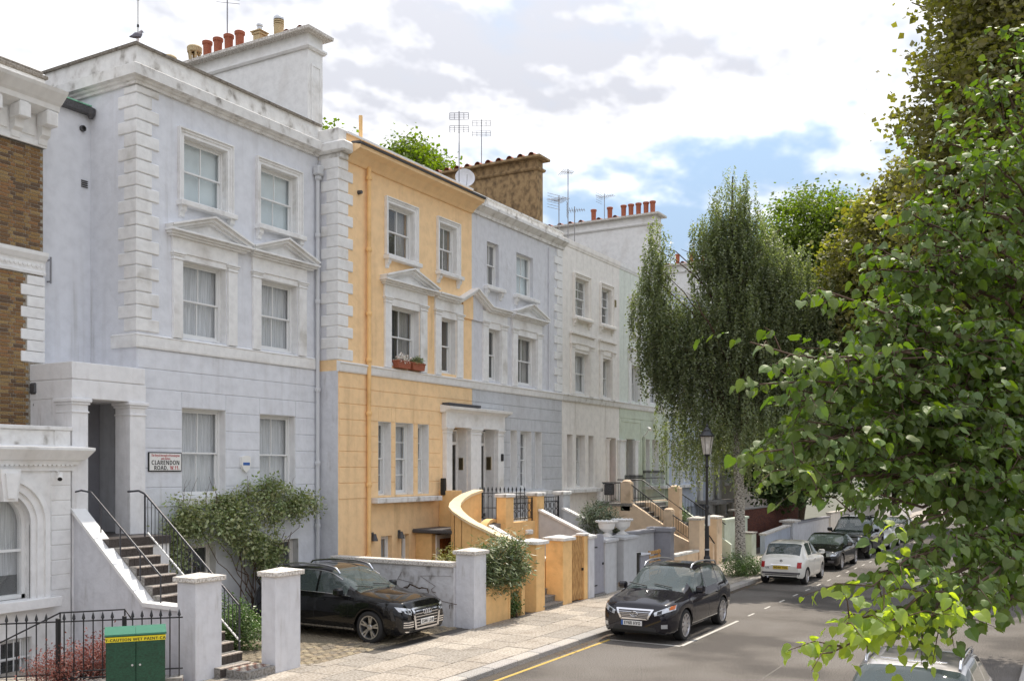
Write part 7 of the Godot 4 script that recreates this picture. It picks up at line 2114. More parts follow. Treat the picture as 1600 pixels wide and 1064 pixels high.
func boxy_suv(label: String, x: float, n: float, paint: Material, turn: float, called := "black_car") -> void:
	var c := Car.new()
	c.L = 4.85
	c.top = [[0, 0.7], [0.03, 0.98], [0.1, 1.08], [0.6, 1.12], [1.35, 1.18], [1.42, 1.2], [2.0, 1.7], [2.4, 1.81], [3.6, 1.8], [4.4, 1.74], [4.68, 1.3], [4.8, 1.1], [4.85, 0.7]]
	c.belt = [[0, 0.66], [0.05, 0.95], [0.4, 1.06], [1.4, 1.12], [4.5, 1.16], [4.85, 0.95]]
	c.plan = [[0, 0.72], [0.06, 0.84], [0.2, 0.92], [0.6, 0.97], [4.2, 0.97], [4.7, 0.88], [4.85, 0.74]]
	c.low = [[0, 0.44], [0.1, 0.3], [0.4, 0.28], [4.3, 0.3], [4.85, 0.5]]
	c.wheels = [0.86, 3.74]
	c.arch = 0.43; c.wy = 0.385; c.hgt = 0.62
	var t := thing(called, label, "car", P(x, 0, n), "", true)
	t.rotation.y = turn
	build_car(t, c, paint, {"ws": [1.4, 2.1], "rs": [4.4, 4.7], "side": [[1.72, 2.5], [2.58, 3.5], [3.58, 4.3]], "cuts": [1.4, 2.1, 4.4, 4.7, 1.72, 2.5, 2.58, 3.5, 3.58, 4.3], "seats": [2.4, 3.4], "spokes": 6, "rim": 0.72, "mirror": 1.8, "gaps": [1.6, 2.54, 3.54], "handles": [2.35, 3.35], "rails": [2.2, 4.2], "rail_m": mats.plastic_black})
	put(t, "grille", c.end_patch(MB.new(), [Vector2(-0.5, 0.95), Vector2(0.5, 0.95), Vector2(0.48, 0.78), Vector2(-0.48, 0.78)], 0.012, false, 8, 4), mats.grille_mesh)
	for sg in [-1.0, 1.0]:
		put(t, "headlight", c.end_patch(MB.new(), [Vector2(sg * 0.55, 0.97), Vector2(sg * 0.88, 0.97), Vector2(sg * 0.88, 0.8), Vector2(sg * 0.55, 0.78)], 0.012, false, 6, 4), mats.lamp_glass)
		put(t, "tail_light", c.end_patch(MB.new(), [Vector2(sg * 0.68, 1.05), Vector2(sg * 0.84, 1.05), Vector2(sg * 0.84, 0.8), Vector2(sg * 0.68, 0.8)], 0.012, true, 4, 4), mats.lamp_red)
	put(t, "bumper_strip", c.end_patch(MB.new(), [Vector2(-0.7, 0.52), Vector2(0.7, 0.52), Vector2(0.66, 0.48), Vector2(-0.66, 0.48)], 0.014, false, 10, 1), mats.chrome)

func near_silver_car() -> void:
	var c := Car.new()
	c.L = 4.6
	c.top = [[0, 0.55], [0.04, 0.74], [0.12, 0.84], [0.6, 0.96], [1.2, 1.04], [1.28, 1.06], [2.05, 1.42], [2.4, 1.475], [3.3, 1.46], [4.0, 1.38], [4.35, 1.1], [4.52, 0.98], [4.6, 0.6]]
	c.belt = [[0, 0.53], [0.1, 0.76], [0.6, 0.9], [1.3, 0.97], [4.2, 1.02], [4.6, 0.8]]
	c.plan = [[0, 0.58], [0.05, 0.7], [0.2, 0.82], [0.5, 0.88], [1.2, 0.905], [3.8, 0.9], [4.3, 0.84], [4.55, 0.74], [4.6, 0.6]]
	c.low = [[0, 0.34], [0.1, 0.22], [0.4, 0.2], [4.3, 0.22], [4.6, 0.4]]
	c.wheels = [0.9, 3.6]
	c.arch = 0.36; c.wy = 0.32; c.hgt = 0.48
	for k in 1:
		var t := thing("silver_car", "silver estate at the bottom right under the overhanging lime leaves", "car", P(14.15, 0, 1.95), "", true)
		t.rotation.y = PI
		build_car(t, c, mats.car_silver, {"ws": [1.26, 2.1], "rs": [4.05, 4.4], "side": [[1.6, 2.45], [2.52, 3.3], [3.37, 3.95]], "cuts": [1.26, 2.1, 4.05, 4.4, 1.6, 2.45, 2.52, 3.3, 3.37, 3.95], "seats": [2.3, 3.1], "mirror": 1.66, "gaps": [1.5, 2.49, 3.33], "handles": [2.3, 3.1], "rails": [2.15, 3.95], "sun": [2.3, 3.1], "wiper": true})
		put(t, "sunroof_seal", MB.new().tube([Vector3(c.L / 2.0 - 2.3, 1.475, -0.42), Vector3(c.L / 2.0 - 2.26, 1.472, 0), Vector3(c.L / 2.0 - 2.3, 1.475, 0.42)], 0.008, 5), mats.chrome)
		put(t, "grille", c.end_patch(MB.new(), [Vector2(-0.4, 0.76), Vector2(0.4, 0.76), Vector2(0.34, 0.5), Vector2(-0.34, 0.5)], 0.012, false, 8, 4), mats.grille_dark)
		for sg in [-1.0, 1.0]:
			put(t, "headlight", c.end_patch(MB.new(), [Vector2(sg * 0.48, 0.76), Vector2(sg * 0.8, 0.82), Vector2(sg * 0.78, 0.66), Vector2(sg * 0.5, 0.62)], 0.012, false, 8, 4), mats.lamp_glass)

func vehicles() -> void:
	car_materials()
	driveway_suv()
	kerb_suv()
	small_hatch()
	saloon("black saloon parked facing the camera just beyond the small white hatchback", 42.1, 9.15, mats.car_black, PI)
	boxy_suv("tall black boxy SUV parked behind the black saloon", 48.0, 9.15, mats.car_black, PI)
	saloon("white saloon beyond the tall boxy SUV", 53.6, 9.15, mats.car_white, PI, "white_car")
	saloon("farthest pale parked car at the end of the row", 59.2, 9.1, mats.car_silver, PI, "silver_car")
	near_silver_car()

# ---------------------------------------------------------------- trees and plants
func spray(count: int, r: float, size: float, droop := 0.3, narrow := 0.7) -> ArrayMesh:
	# a loose handful of folded leaves
	var b := MB.new()
	for k in count:
		var at := Vector3(rng.randfn(0, 1), rng.randfn(0, 0.8), rng.randfn(0, 1)) * r * 0.5
		var up := (Vector3(rng.randfn(0, 0.5), 1.0, rng.randfn(0, 0.5))).normalized()
		var d := Vector3(rng.randfn(0, 1), -droop + rng.randfn(0, 0.4), rng.randfn(0, 1)).normalized()
		var s := d.cross(up).normalized()
		var f := s.cross(d).normalized()
		var l := size * rng.randf_range(0.7, 1.25)
		var w := l * narrow * 0.5
		var tone := rng.randf_range(0.75, 1.25)
		var col := Color(tone * rng.randf_range(0.92, 1.1), tone, tone * rng.randf_range(0.8, 1.1))
		var a := at
		var e := at + d * l
		var p := at + d * l * 0.45 + s * w - f * w * 0.25
		var q := at + d * l * 0.45 - s * w - f * w * 0.25
		b.tri(a, p, e); b.tri(a, e, q)
		for i in 6: b.c.append(col)
	return b.mesh()

func strand(len_: float, count: int, size: float) -> ArrayMesh:
	# a hanging birch twig with leaves along it
	var b := MB.new()
	var at := Vector3.ZERO
	var sway := Vector3(rng.randfn(0, 0.06), 0, rng.randfn(0, 0.06))
	for k in count:
		at += Vector3(rng.randfn(0, 0.012), -len_ / count, rng.randfn(0, 0.012)) + sway * len_ / count
		var g := rng.randf() * TAU
		var d := Vector3(cos(g) * 0.8, rng.randf_range(-1.1, 0.15), sin(g) * 0.8).normalized()
		var s := d.cross(Vector3(rng.randfn(0, 0.6), 1, rng.randfn(0, 0.6))).normalized()
		var l := size * rng.randf_range(0.7, 1.3)
		var tone := rng.randf_range(0.7, 1.3)
		var col := Color(tone * rng.randf_range(0.95, 1.12), tone, tone)
		var o := at + d * 0.02
		b.tri(o, o + d * l * 0.45 + s * l * 0.36, o + d * l)
		b.tri(o, o + d * l, o + d * l * 0.45 - s * l * 0.36)
		for i in 6: b.c.append(col)
	return b.mesh()

func limb(from: Vector3, to: Vector3, sag: float, seg := 7, wob := 0.08) -> Array:
	var a := []
	var l := from.distance_to(to)
	for k in seg + 1:
		var f := float(k) / seg
		var p := from.lerp(to, f) + Vector3.UP * sag * sin(f * PI)
		if k > 0 and k < seg: p += Vector3(rng.randfn(0, 1), rng.randfn(0, 1), rng.randfn(0, 1)) * wob * l * 0.12
		a.append(p)
	return a

func crown_tree(called: String, label: String, foot: Vector3, lobes: Array, count: int, sprays: Array, m: Material, gap := -0.08, scale_ := 1.0, trunk_r := 0.28) -> Node3D:
	var t := thing(called, label, "tree", foot, "street and garden trees")
	var mid := Vector3.ZERO
	for l in lobes: mid += l[0] / lobes.size()
	var fork := foot.lerp(Vector3(mid.x, mid.y, mid.z), 0.55)
	fork.x = lerpf(foot.x, fork.x, 0.5); fork.z = lerpf(foot.z, fork.z, 0.5)
	put(t, "trunk", MB.new().tube(limb(foot, fork, 0.0, 6, 0.03), trunk_r, 10, trunk_r * 0.7, 0.06), mats.bark)
	for l in lobes:
		put(t, "limb", MB.new().tube(limb(fork, l[0], 0.4, 7, 0.15), trunk_r * 0.5, 7, 0.04), mats.bark)
		for k in 4:
			put(t, "branch", MB.new().tube(limb((fork as Vector3).lerp(l[0], 0.6), l[0] + Vector3(rng.randfn(0, 0.5) * l[1].x, rng.randfn(0, 0.4) * l[1].y, rng.randfn(0, 0.5) * l[1].z), 0.2, 5, 0.15), trunk_r * 0.2, 5, 0.02), mats.bark)
	var f := FastNoiseLite.new()
	f.frequency = 0.33
	f.seed = int(foot.x * 7.0)
	var vol := 0.0
	for l in lobes: vol += pow(l[1].x * l[1].y * l[1].z, 0.667)
	var xs := []
	for i in sprays.size(): xs.append([])
	var cs := []
	for i in sprays.size(): cs.append([])
	for l in lobes:
		var n := int(count * pow(l[1].x * l[1].y * l[1].z, 0.667) / vol)
		for k in n:
			var d := Vector3(rng.randfn(0, 1), rng.randfn(0, 1), rng.randfn(0, 1)).normalized()
			var lump := 1.0 + 0.42 * f.get_noise_3dv(d * 7.0 + l[0])
			var r := pow(rng.randf(), 0.28) * lump
			var p: Vector3 = l[0] + d * r * l[1]
			var q := f.get_noise_3dv(p * 2.6)
			if q < gap: continue
			var i := rng.randi() % sprays.size()
			var b := Basis.from_euler(Vector3(rng.randfn(0, 0.4), rng.randf() * TAU, rng.randfn(0, 0.4))).scaled(Vector3.ONE * scale_ * rng.randf_range(0.75, 1.25))
			xs[i].append(Transform3D(b, p))
			var tone := clampf(0.95 + q * 0.5 + rng.randfn(0, 0.08), 0.6, 1.5)
			cs[i].append(Color(tone, tone, tone))
	for i in sprays.size():
		stuff(t, "foliage", sprays[i], xs[i], cs[i], m)
	return t

func leaf_shape(l: float, fold: float, curl: float) -> ArrayMesh:
	# a broad heart-shaped lime leaf, folded along its midrib; it hangs from the origin along +y
	var half := [Vector2(0.0, 0.0), Vector2(0.2, -0.08), Vector2(0.4, 0.06), Vector2(0.47, 0.3), Vector2(0.42, 0.55), Vector2(0.24, 0.8), Vector2(0.05, 0.97), Vector2(0.0, 1.05)]
	var rib := [Vector2(0, 0), Vector2(0, 0.06), Vector2(0, 0.16), Vector2(0, 0.34), Vector2(0, 0.56), Vector2(0, 0.78), Vector2(0, 0.95), Vector2(0, 1.05)]
	var b := MB.new()
	var lift := func(p: Vector2) -> Vector3:
		return Vector3(p.x, p.y, absf(p.x) * fold - curl * (p.y * p.y) + 0.03 * sin(p.y * 9.0) * absf(p.x) * 4.0) * l
	for s in [-1.0, 1.0]:
		var rows := []
		for i in half.size():
			var h: Vector2 = half[i]
			var r: Vector2 = rib[i]
			rows.append(PackedVector3Array([lift.call(r), lift.call(Vector2(s * h.x * 0.5, (h.y + r.y) / 2.0)), lift.call(Vector2(s * h.x, h.y))]))
		b.surf(rows)
	return b.mesh()

func near_lime() -> void:
	var trunk_at := Vector3(11.9, 0.12, 0.35)
	var t := thing("lime_tree", "nearest lime tree, big heart-shaped leaves overhanging from the right edge", "tree", trunk_at, "street and garden trees")
	var stem := [trunk_at, Vector3(11.85, 1.5, 0.34), Vector3(11.8, 3.0, 0.25), Vector3(11.7, 4.6, 0.1), Vector3(11.5, 6.4, -0.1), Vector3(11.3, 8.2, -0.3), Vector3(11.1, 9.6, -0.5)]
	put(t, "trunk", MB.new().tube(stem, 0.2, 12, 0.05, 0.05), mats.bark)
	var ends := [[10.53, 7.74, 0.78], [9.84, 7.11, 0.96], [9.24, 6.66, 1.21], [10.02, 6.82, 0.66], [8.87, 5.89, 1.44], [7.82, 5.41, 1.67], [9.08, 5.87, 1.09], [9.55, 5.80, 0.68], [8.17, 5.23, 1.45], [6.91, 4.95, 2.04], [7.29, 4.86, 1.78], [7.66, 4.73, 1.54], [6.94, 4.65, 1.98], [8.28, 4.92, 1.27], [8.70, 5.15, 0.95], [6.88, 4.17, 1.89], [7.03, 4.04, 1.83], [7.38, 4.25, 1.62], [7.31, 3.87, 1.74], [7.88, 4.40, 1.35], [8.19, 4.46, 1.03], [7.58, 3.73, 1.48], [7.85, 3.92, 1.21], [8.02, 4.01, 0.92], [9.10, 4.97, 0.65], [8.91, 4.22, 0.59], [7.16, 3.33, 1.21], [7.50, 3.42, 1.03], [7.85, 3.54, 0.81], [8.46, 3.57, 0.56], [6.93, 3.26, 1.21], [6.51, 3.05, 1.33], [6.38, 2.89, 1.36], [6.75, 3.00, 1.12], [7.09, 3.01, 0.93], [7.55, 3.16, 0.74], [9.18, 6.30, 1.31], [9.65, 6.41, 0.89], [8.63, 3.86, 0.66], [8.53, 4.26, 0.83], [7.92, 3.63, 1.08], [9.3, 3.4, 0.4], [9.5, 4.4, 0.35], [10.2, 5.6, 0.3], [10.4, 6.6, 0.3], [10.6, 7.2, 0.6], [10.2, 4.6, 0.1], [7.4, 4.4, 1.75], [7.6, 4.6, 1.7], [7.9, 4.75, 1.6], [8.1, 5.0, 1.55], [8.3, 5.2, 1.5], [8.5, 5.0, 1.4], [7.7, 4.2, 1.6], [7.2, 4.55, 1.85], [8.8, 5.3, 1.35], [7.5, 4.0, 1.6], [7.1, 4.25, 1.8], [8.2, 4.4, 1.45], [7.8, 4.3, 1.5], [8.6, 5.7, 1.45], [8.6, 5.4, 1.35], [8.9, 5.6, 1.25], [9.2, 5.8, 1.2], [8.4, 5.1, 1.3], [8.2, 4.8, 1.3], [9.3, 6.2, 1.15], [8.0, 4.5, 1.35], [10.4, 7.2, 1.1], [10.0, 6.4, 1.2], [9.6, 6.1, 1.25], [9.3, 5.6, 1.3], [10.8, 7.9, 0.7], [11.0, 6.8, 0.9], [10.6, 6.1, 0.9], [10.2, 5.3, 0.9], [9.8, 5.0, 1.0], [9.0, 5.0, 1.2], [11.2, 8.4, 0.5], [11.4, 7.4, 0.5], [9.4, 4.4, 0.9], [9.0, 4.0, 0.9], [8.6, 4.6, 1.2], [10.9, 5.4, 0.5]]
	var leaves := []
	for e in ends:
		var to := P(e[0], e[1], e[2])
		var h := clampf(to.y * 0.62 + rng.randf_range(0.4, 1.3), 2.2, 8.0)
		var from := stem[0] as Vector3
		for i in stem.size() - 1:
			if h >= stem[i].y: from = stem[i].lerp(stem[i + 1], clampf((h - stem[i].y) / (stem[i + 1].y - stem[i].y), 0, 1))
		var path := limb(from, to, 0.35, 9, 0.09)
		put(t, "branch", MB.new().tube(path, 0.035, 6, 0.006), mats.twig)
		var l := from.distance_to(to)
		var along := (to - from).normalized()
		var twigs := int(5 + l * 4.6)
		for k in twigs + 1:
			var f := 1.0 if k == twigs else lerpf(0.3, 0.99, pow(rng.randf(), 0.75))
			var idx := mini(int(f * 9.0), 8)
			var at: Vector3 = (path[idx] as Vector3).lerp(path[idx + 1], f * 9.0 - idx)
			var d := (along * (1.2 if k == twigs else 0.55) + Vector3(rng.randfn(0, 0.6), rng.randfn(-0.05, 0.32), rng.randfn(0, 0.6))).normalized()
			var len_ := rng.randf_range(0.22, 0.6) * (1.0 if f < 0.9 else 0.8)
			var pts := [at, at + d * len_ * 0.5 + Vector3.UP * 0.02, at + d * len_ - Vector3.UP * 0.06]
			if k % 2 == 0: put(t, "twig", MB.new().tube(pts, 0.006, 4, 0.002), mats.twig)
			var count := int(len_ / 0.052)
			for q in count:
				var g := (q + 0.7) / count
				var p: Vector3 = (pts[0] as Vector3).lerp(pts[1], g * 2.0) if g < 0.5 else (pts[1] as Vector3).lerp(pts[2], g * 2.0 - 1.0)
				var sd := d.cross(Vector3.UP).normalized() * (1.0 if q % 2 == 0 else -1.0)
				var y := (sd * rng.randf_range(0.3, 0.9) + d * rng.randf_range(0.1, 0.7) + Vector3.DOWN * rng.randf_range(0.15, 1.0) + Vector3(rng.randfn(0, 0.25), rng.randfn(0, 0.2), rng.randfn(0, 0.25))).normalized()
				var up := Vector3(rng.randfn(0, 0.4), 1.0, rng.randfn(0, 0.4))
				var x := y.cross(up).normalized()
				var z := x.cross(y).normalized()
				var sz := rng.randf_range(0.45, 1.3)
				leaves.append([p.length_squared() + rng.randf() * 6.0, Transform3D(Basis(x, y, z).scaled(Vector3.ONE * sz), p + y * 0.03)])
	leaves.sort_custom(func(a, b): return a[0] < b[0])
	var shapes := [leaf_shape(0.078, 0.32, 0.25), leaf_shape(0.078, 0.15, 0.45), leaf_shape(0.078, 0.55, 0.1), leaf_shape(0.078, -0.25, 0.35)]
	var tones := [[0.16, 0.225, 0.065], [0.13, 0.195, 0.07], [0.20, 0.25, 0.06], [0.115, 0.175, 0.065]]
	var ms := []
	for i in 4:
		var m := leafmat("lime_leaf%d" % i, tones[i][0], tones[i][1], tones[i][2], Color(0.85, 0.95, 0.18), 0.5)
		m.vertex_color_use_as_albedo = false
		ms.append(m)
	var xs := [[], [], [], []]
	var cs := [[], [], [], []]
	for i in leaves.size():
		if i < 300:
			var o := put(t, "leaf", shapes[rng.randi() % 4], ms[rng.randi() % 4])
			o.transform = Transform3D(leaves[i][1].basis, leaves[i][1].origin - trunk_at)
		else:
			var k := rng.randi() % 4
			xs[k].append(leaves[i][1])
			var tone := rng.randf_range(0.75, 1.25)
			cs[k].append(Color(tone * rng.randf_range(0.9, 1.12), tone, tone * rng.randf_range(0.8, 1.1)))
	var mm := leafmat("lime_leaves", 0.15, 0.21, 0.065, Color(0.85, 0.95, 0.18), 0.5)
	for k in 4: stuff(t, "foliage", shapes[k], xs[k], cs[k], mm)
	print("near lime leaves: ", leaves.size())

func birch() -> void:
	var foot := P(35.9, 0.1, 10.95)
	var t := thing("birch_tree", "weeping silver birch with white trunk on the pavement beyond the lamp", "tree", foot, "street and garden trees")
	var stem := [foot, P(35.88, 1.5, 10.97), P(35.8, 3.2, 10.98), P(35.72, 5.2, 11.05), P(35.6, 7.2, 11.15), P(35.6, 9.5, 11.25), P(35.62, 11.8, 11.3), P(35.65, 13.6, 11.2), P(35.7, 14.9, 11.2)]
	put(t, "trunk", MB.new().tube(stem.slice(0, 5), 0.21, 12, 0.15, 0.05), mats.birch_bark)
	put(t, "trunk", MB.new().tube(stem.slice(4), 0.15, 9, 0.025, 0.05), mats.bark)
	put(t, "limb", MB.new().tube([P(35.72, 5.3, 11.05), P(36.0, 6.1, 10.7), P(36.3, 7.3, 10.4), P(36.5, 9.0, 10.1)], 0.1, 8, 0.04), mats.birch_bark)
	# crown lobes: centre (x, y, n) and radii (across the view, up, along it); twigs hang from each
	var lobes := [[35.35, 12.6, 11.8, 1.0, 1.4], [36.0, 12.9, 10.7, 1.0, 1.3], [36.7, 11.6, 9.6, 1.2, 1.3], [37.6, 9.6, 7.9, 1.0, 1.3], [34.5, 9.2, 13.2, 1.0, 1.4], [35.66, 13.9, 11.2, 0.95, 1.5], [35.5, 12.4, 11.4, 1.25, 1.5], [36.2, 11.9, 10.3, 1.25, 1.2], [34.2, 12.0, 13.6, 0.62, 1.5], [34.15, 10.4, 13.8, 0.85, 1.6], [34.3, 8.9, 13.5, 0.95, 1.5], [34.9, 9.7, 12.7, 1.0, 1.4], [34.7, 8.3, 12.9, 1.3, 1.4], [35.2, 9.3, 12.1, 1.2, 1.5], [36.0, 9.6, 10.6, 1.6, 1.5], [35.7, 10.4, 11.2, 1.6, 1.5], [36.5, 10.7, 9.7, 1.5, 1.3], [37.2, 10.3, 8.6, 1.15, 1.3], [37.3, 8.9, 8.4, 1.25, 1.4], [36.8, 8.6, 9.5, 1.5, 1.5], [35.9, 8.3, 10.9, 1.6, 1.4], [36.9, 7.2, 9.1, 1.4, 1.2], [35.3, 7.2, 12.0, 1.2, 1.1], [36.1, 6.9, 10.6, 1.3, 1.0]]
	var st := []
	for k in 5: st.append(strand(1.25, 44, 0.085))
	var xs := [[], [], [], [], []]
	var cs := [[], [], [], [], []]
	for l in lobes:
		var c := P(l[0], l[1], l[2])
		var rx: float = l[3]
		var n := int(122.0 * rx * l[4])
		for k in n:
			var d := Vector3(rng.randfn(0, 1), rng.randfn(0, 1), rng.randfn(0, 1)).normalized()
			var r := pow(rng.randf(), 0.4)
			var p: Vector3 = c + d * r * Vector3(rx, l[4], rx)
			var i := rng.randi() % 5
			var sc := rng.randf_range(0.7, 1.35)
			if p.y - 1.25 * sc < 4.4: sc = maxf(0.5, (p.y - 4.4) / 1.25)
			xs[i].append(Transform3D(Basis.from_euler(Vector3(rng.randfn(0, 0.07), rng.randf() * TAU, rng.randfn(0, 0.07))).scaled(Vector3(sc * 0.9, sc, sc * 0.9)), p))
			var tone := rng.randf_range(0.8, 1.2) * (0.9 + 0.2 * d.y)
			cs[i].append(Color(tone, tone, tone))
	for l in lobes:
		for k in 3:
			var a: Vector3 = stem[clampi(int(l[1] / 1.9) - 1, 3, 7)]
			put(t, "branch", MB.new().tube(limb(a, P(l[0], l[1] + 0.4, l[2]) + Vector3(rng.randfn(0, 0.5), rng.randfn(0, 0.4), rng.randfn(0, 0.5)), 0.5, 6, 0.1), 0.04, 5, 0.008), mats.twig)
	# loose long strands at the bottom fringe
	for k in 460:
		var g := rng.randf() * TAU
		var r := sqrt(rng.randf()) * 3.3
		var p := P(35.9 + cos(g) * r * 0.62, rng.randf_range(4.9, 6.8), 10.95 + sin(g) * r)
		var i := rng.randi() % 5
		var sc := rng.randf_range(0.8, 1.7)
		xs[i].append(Transform3D(Basis.from_euler(Vector3(rng.randfn(0, 0.05), rng.randf() * TAU, rng.randfn(0, 0.05))).scaled(Vector3(0.9, sc, 0.9)), p))
		cs[i].append(Color(1, 1, 1))
	var m := leafmat("birch_leaves", 0.285, 0.325, 0.20, Color(0.95, 1.0, 0.6), 0.45)
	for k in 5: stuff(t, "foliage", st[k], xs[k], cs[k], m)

func trees() -> void:
	near_lime()
	birch()
	var lime_a := []
	for k in 3: lime_a.append(spray(26, 0.42, 0.14, 0.35, 0.85))
	var olive := leafmat("olive_leaves", 0.31, 0.29, 0.15, Color(0.95, 1.0, 0.35), 0.5)
	crown_tree("lime_tree", "tall olive-brown lime tree filling the top right corner", P(25.6, 0.1, 0.3), [
		[P(24.9, 14.0, 1.1), Vector3(2.2, 1.9, 2.2)], [P(25.6, 16.5, 0.5), Vector3(2.8, 2.0, 2.8)], [P(24.2, 11.9, 1.75), Vector3(1.9, 1.5, 1.9)], [P(25.6, 11.4, 0.8), Vector3(2.6, 1.9, 2.6)],
		[P(24.3, 10.0, 2.0), Vector3(1.8, 1.2, 1.8)], [P(26.4, 13.4, -0.4), Vector3(2.8, 2.3, 2.8)], [P(25.6, 8.6, 0.9), Vector3(2.2, 1.4, 2.2)]], 6800, lime_a, olive, -0.04, 1.05, 0.3)
	var big := []
	for k in 3: big.append(spray(46, 0.8, 0.19, 0.3, 0.85))
	var plane_m := leafmat("plane_leaves", 0.23, 0.285, 0.08, Color(0.9, 1.0, 0.25), 0.5)
	crown_tree("plane_tree", "bright green plane tree rising behind the birch", P(58.5, 0.1, 14.5), [
		[P(57.6, 17.4, 13.2), Vector3(3.2, 2.6, 3.2)], [P(57.0, 14.8, 14.8), Vector3(3.0, 2.4, 3.0)], [P(58.6, 15.0, 10.9), Vector3(3.4, 2.7, 3.4)], [P(58.5, 13.6, 7.6), Vector3(3.0, 2.3, 3.0)], [P(59.5, 10.6, 6.2), Vector3(3.2, 2.6, 3.2)], [P(57.2, 16.6, 11.6), Vector3(2.2, 1.8, 2.2)], [P(58.0, 12.0, 13.0), Vector3(3.6, 2.6, 3.6)], [P(59.2, 12.6, 9.6), Vector3(2.8, 2.4, 2.8)]], 4200, big, plane_m, -0.1, 1.0, 0.35)
	crown_tree("lime_tree", "dull olive lime tree between the plane tree and the tall olive one", P(40.6, 0.1, 1.0), [
		[P(38.2, 13.0, 6.0), Vector3(1.6, 1.5, 1.6)], [P(38.0, 11.4, 6.6), Vector3(1.8, 1.6, 1.8)], [P(38.4, 14.2, 5.0), Vector3(1.4, 1.2, 1.4)], [P(38.2, 9.4, 6.6), Vector3(1.8, 1.5, 1.8)], [P(38.8, 12.4, 4.7), Vector3(1.9, 1.7, 1.9)], [P(38.9, 10.6, 5.4), Vector3(2.2, 1.9, 2.2)], [P(39.2, 8.6, 5.3), Vector3(2.2, 1.7, 2.2)], [P(39.4, 12.9, 3.2), Vector3(1.9, 1.6, 1.9)], [P(40.6, 11.0, 1.6), Vector3(2.8, 2.6, 2.8)], [P(40.4, 7.8, 2.8), Vector3(2.6, 1.8, 2.6)], [P(39.6, 6.6, 4.2), Vector3(1.8, 1.4, 1.8)]], 7200, lime_a, olive, -0.12, 1.25, 0.28)
	var dark := leafmat("dark_leaves", 0.12, 0.175, 0.06, Color(0.5, 0.7, 0.15), 0.5)
	crown_tree("garden_tree", "dark green tree behind the red brick wall", P(53.5, 0.1, 15.0), [
		[P(53.5, 5.0, 14.2), Vector3(2.4, 2.2, 2.4)], [P(52.6, 3.6, 13.8), Vector3(1.6, 1.3, 1.6)], [P(54.6, 7.6, 13.2), Vector3(2.6, 2.2, 2.6)], [P(54.8, 4.2, 12.6), Vector3(1.8, 1.6, 1.8)]], 2200, lime_a, dark, -0.25, 1.5, 0.25)
	crown_tree("garden_tree", "mid green tree at the far end of the terrace", P(72.0, 0.1, 11.2), [
		[P(71.5, 8.5, 10.5), Vector3(4.0, 3.0, 4.0)], [P(72.0, 5.0, 10.5), Vector3(3.6, 2.4, 3.6)], [P(73.0, 12.0, 9.0), Vector3(4.2, 3.2, 4.2)]], 1900, big, dark, -0.25, 1.3, 0.3)
	crown_tree("garden_tree", "distant street tree closing the road's right side", P(66.0, 0.1, 0.2), [
		[P(65.0, 9.5, 2.0), Vector3(4.0, 3.5, 4.0)], [P(65.0, 5.5, 2.0), Vector3(3.2, 2.2, 3.2)], [P(66.5, 12.8, 1.5), Vector3(3.6, 3.0, 3.6)]], 1700, big, dark, -0.2, 1.3, 0.3)
	crown_tree("garden_tree", "green tree top seen between the white chimney and yellow roof", P(40.0, 0.1, 34.0), [
		[P(39.0, 19.6, 33.6), Vector3(1.5, 1.7, 1.5)], [P(40.4, 18.2, 34.2), Vector3(1.9, 1.6, 1.9)]], 420, big, plane_m, -0.02, 1.1, 0.35)
	crown_tree("garden_tree", "broad green tree top behind the yellow house's roof", P(46.5, 0.1, 34.0), [
		[P(44.6, 20.6, 32.6), Vector3(1.5, 1.6, 1.5)], [P(46.6, 20.7, 33.4), Vector3(2.0, 1.7, 2.0)], [P(48.8, 19.2, 33.2), Vector3(2.0, 1.5, 2.0)], [P(45.6, 19.4, 33.4), Vector3(3.0, 2.2, 3.0)]], 1500, big, plane_m, -0.05, 1.0, 0.35)

func bush(called: String, label: String, foot: Vector3, lobes: Array, count: int, me: Array, m: Material, stems := 6, cat := "shrub", thin := -0.3) -> Node3D:
	var t := thing(called, label, cat, foot)
	for k in stems:
		var l: Array = lobes[k % lobes.size()]
		put(t, "stem", MB.new().tube(limb(foot + Vector3(rng.randfn(0, 0.08), 0, rng.randfn(0, 0.08)), l[0] + Vector3(rng.randfn(0, 0.3) * l[1].x, 0, rng.randfn(0, 0.3) * l[1].z), 0.05, 6, 0.2), 0.016, 5, 0.005), mats.twig)
	var xs := []
	var cs := []
	var f := FastNoiseLite.new()
	f.frequency = 0.9
	for l in lobes:
		for k in int(count / lobes.size()):
			var d := Vector3(rng.randfn(0, 1), rng.randfn(0, 1), rng.randfn(0, 1)).normalized()
			var p: Vector3 = l[0] + d * pow(rng.randf(), 0.4) * (1.0 + 0.3 * f.get_noise_3dv(d * 3.0 + l[0])) * l[1]
			if f.get_noise_3dv(p * 2.0) < thin: continue
			xs.append(Transform3D(Basis.from_euler(Vector3(rng.randfn(0, 0.4), rng.randf() * TAU, rng.randfn(0, 0.4))).scaled(Vector3.ONE * rng.randf_range(0.7, 1.3)), p))
			var tone := rng.randf_range(0.75, 1.3)
			cs.append(Color(tone * rng.randf_range(0.92, 1.15), tone, tone))
	for i in me.size():
		var a := []
		var b := []
		for k in range(i, xs.size(), me.size()):
			a.append(xs[k]); b.append(cs[k])
		stuff(t, "foliage", me[i], a, b, m)
	return t

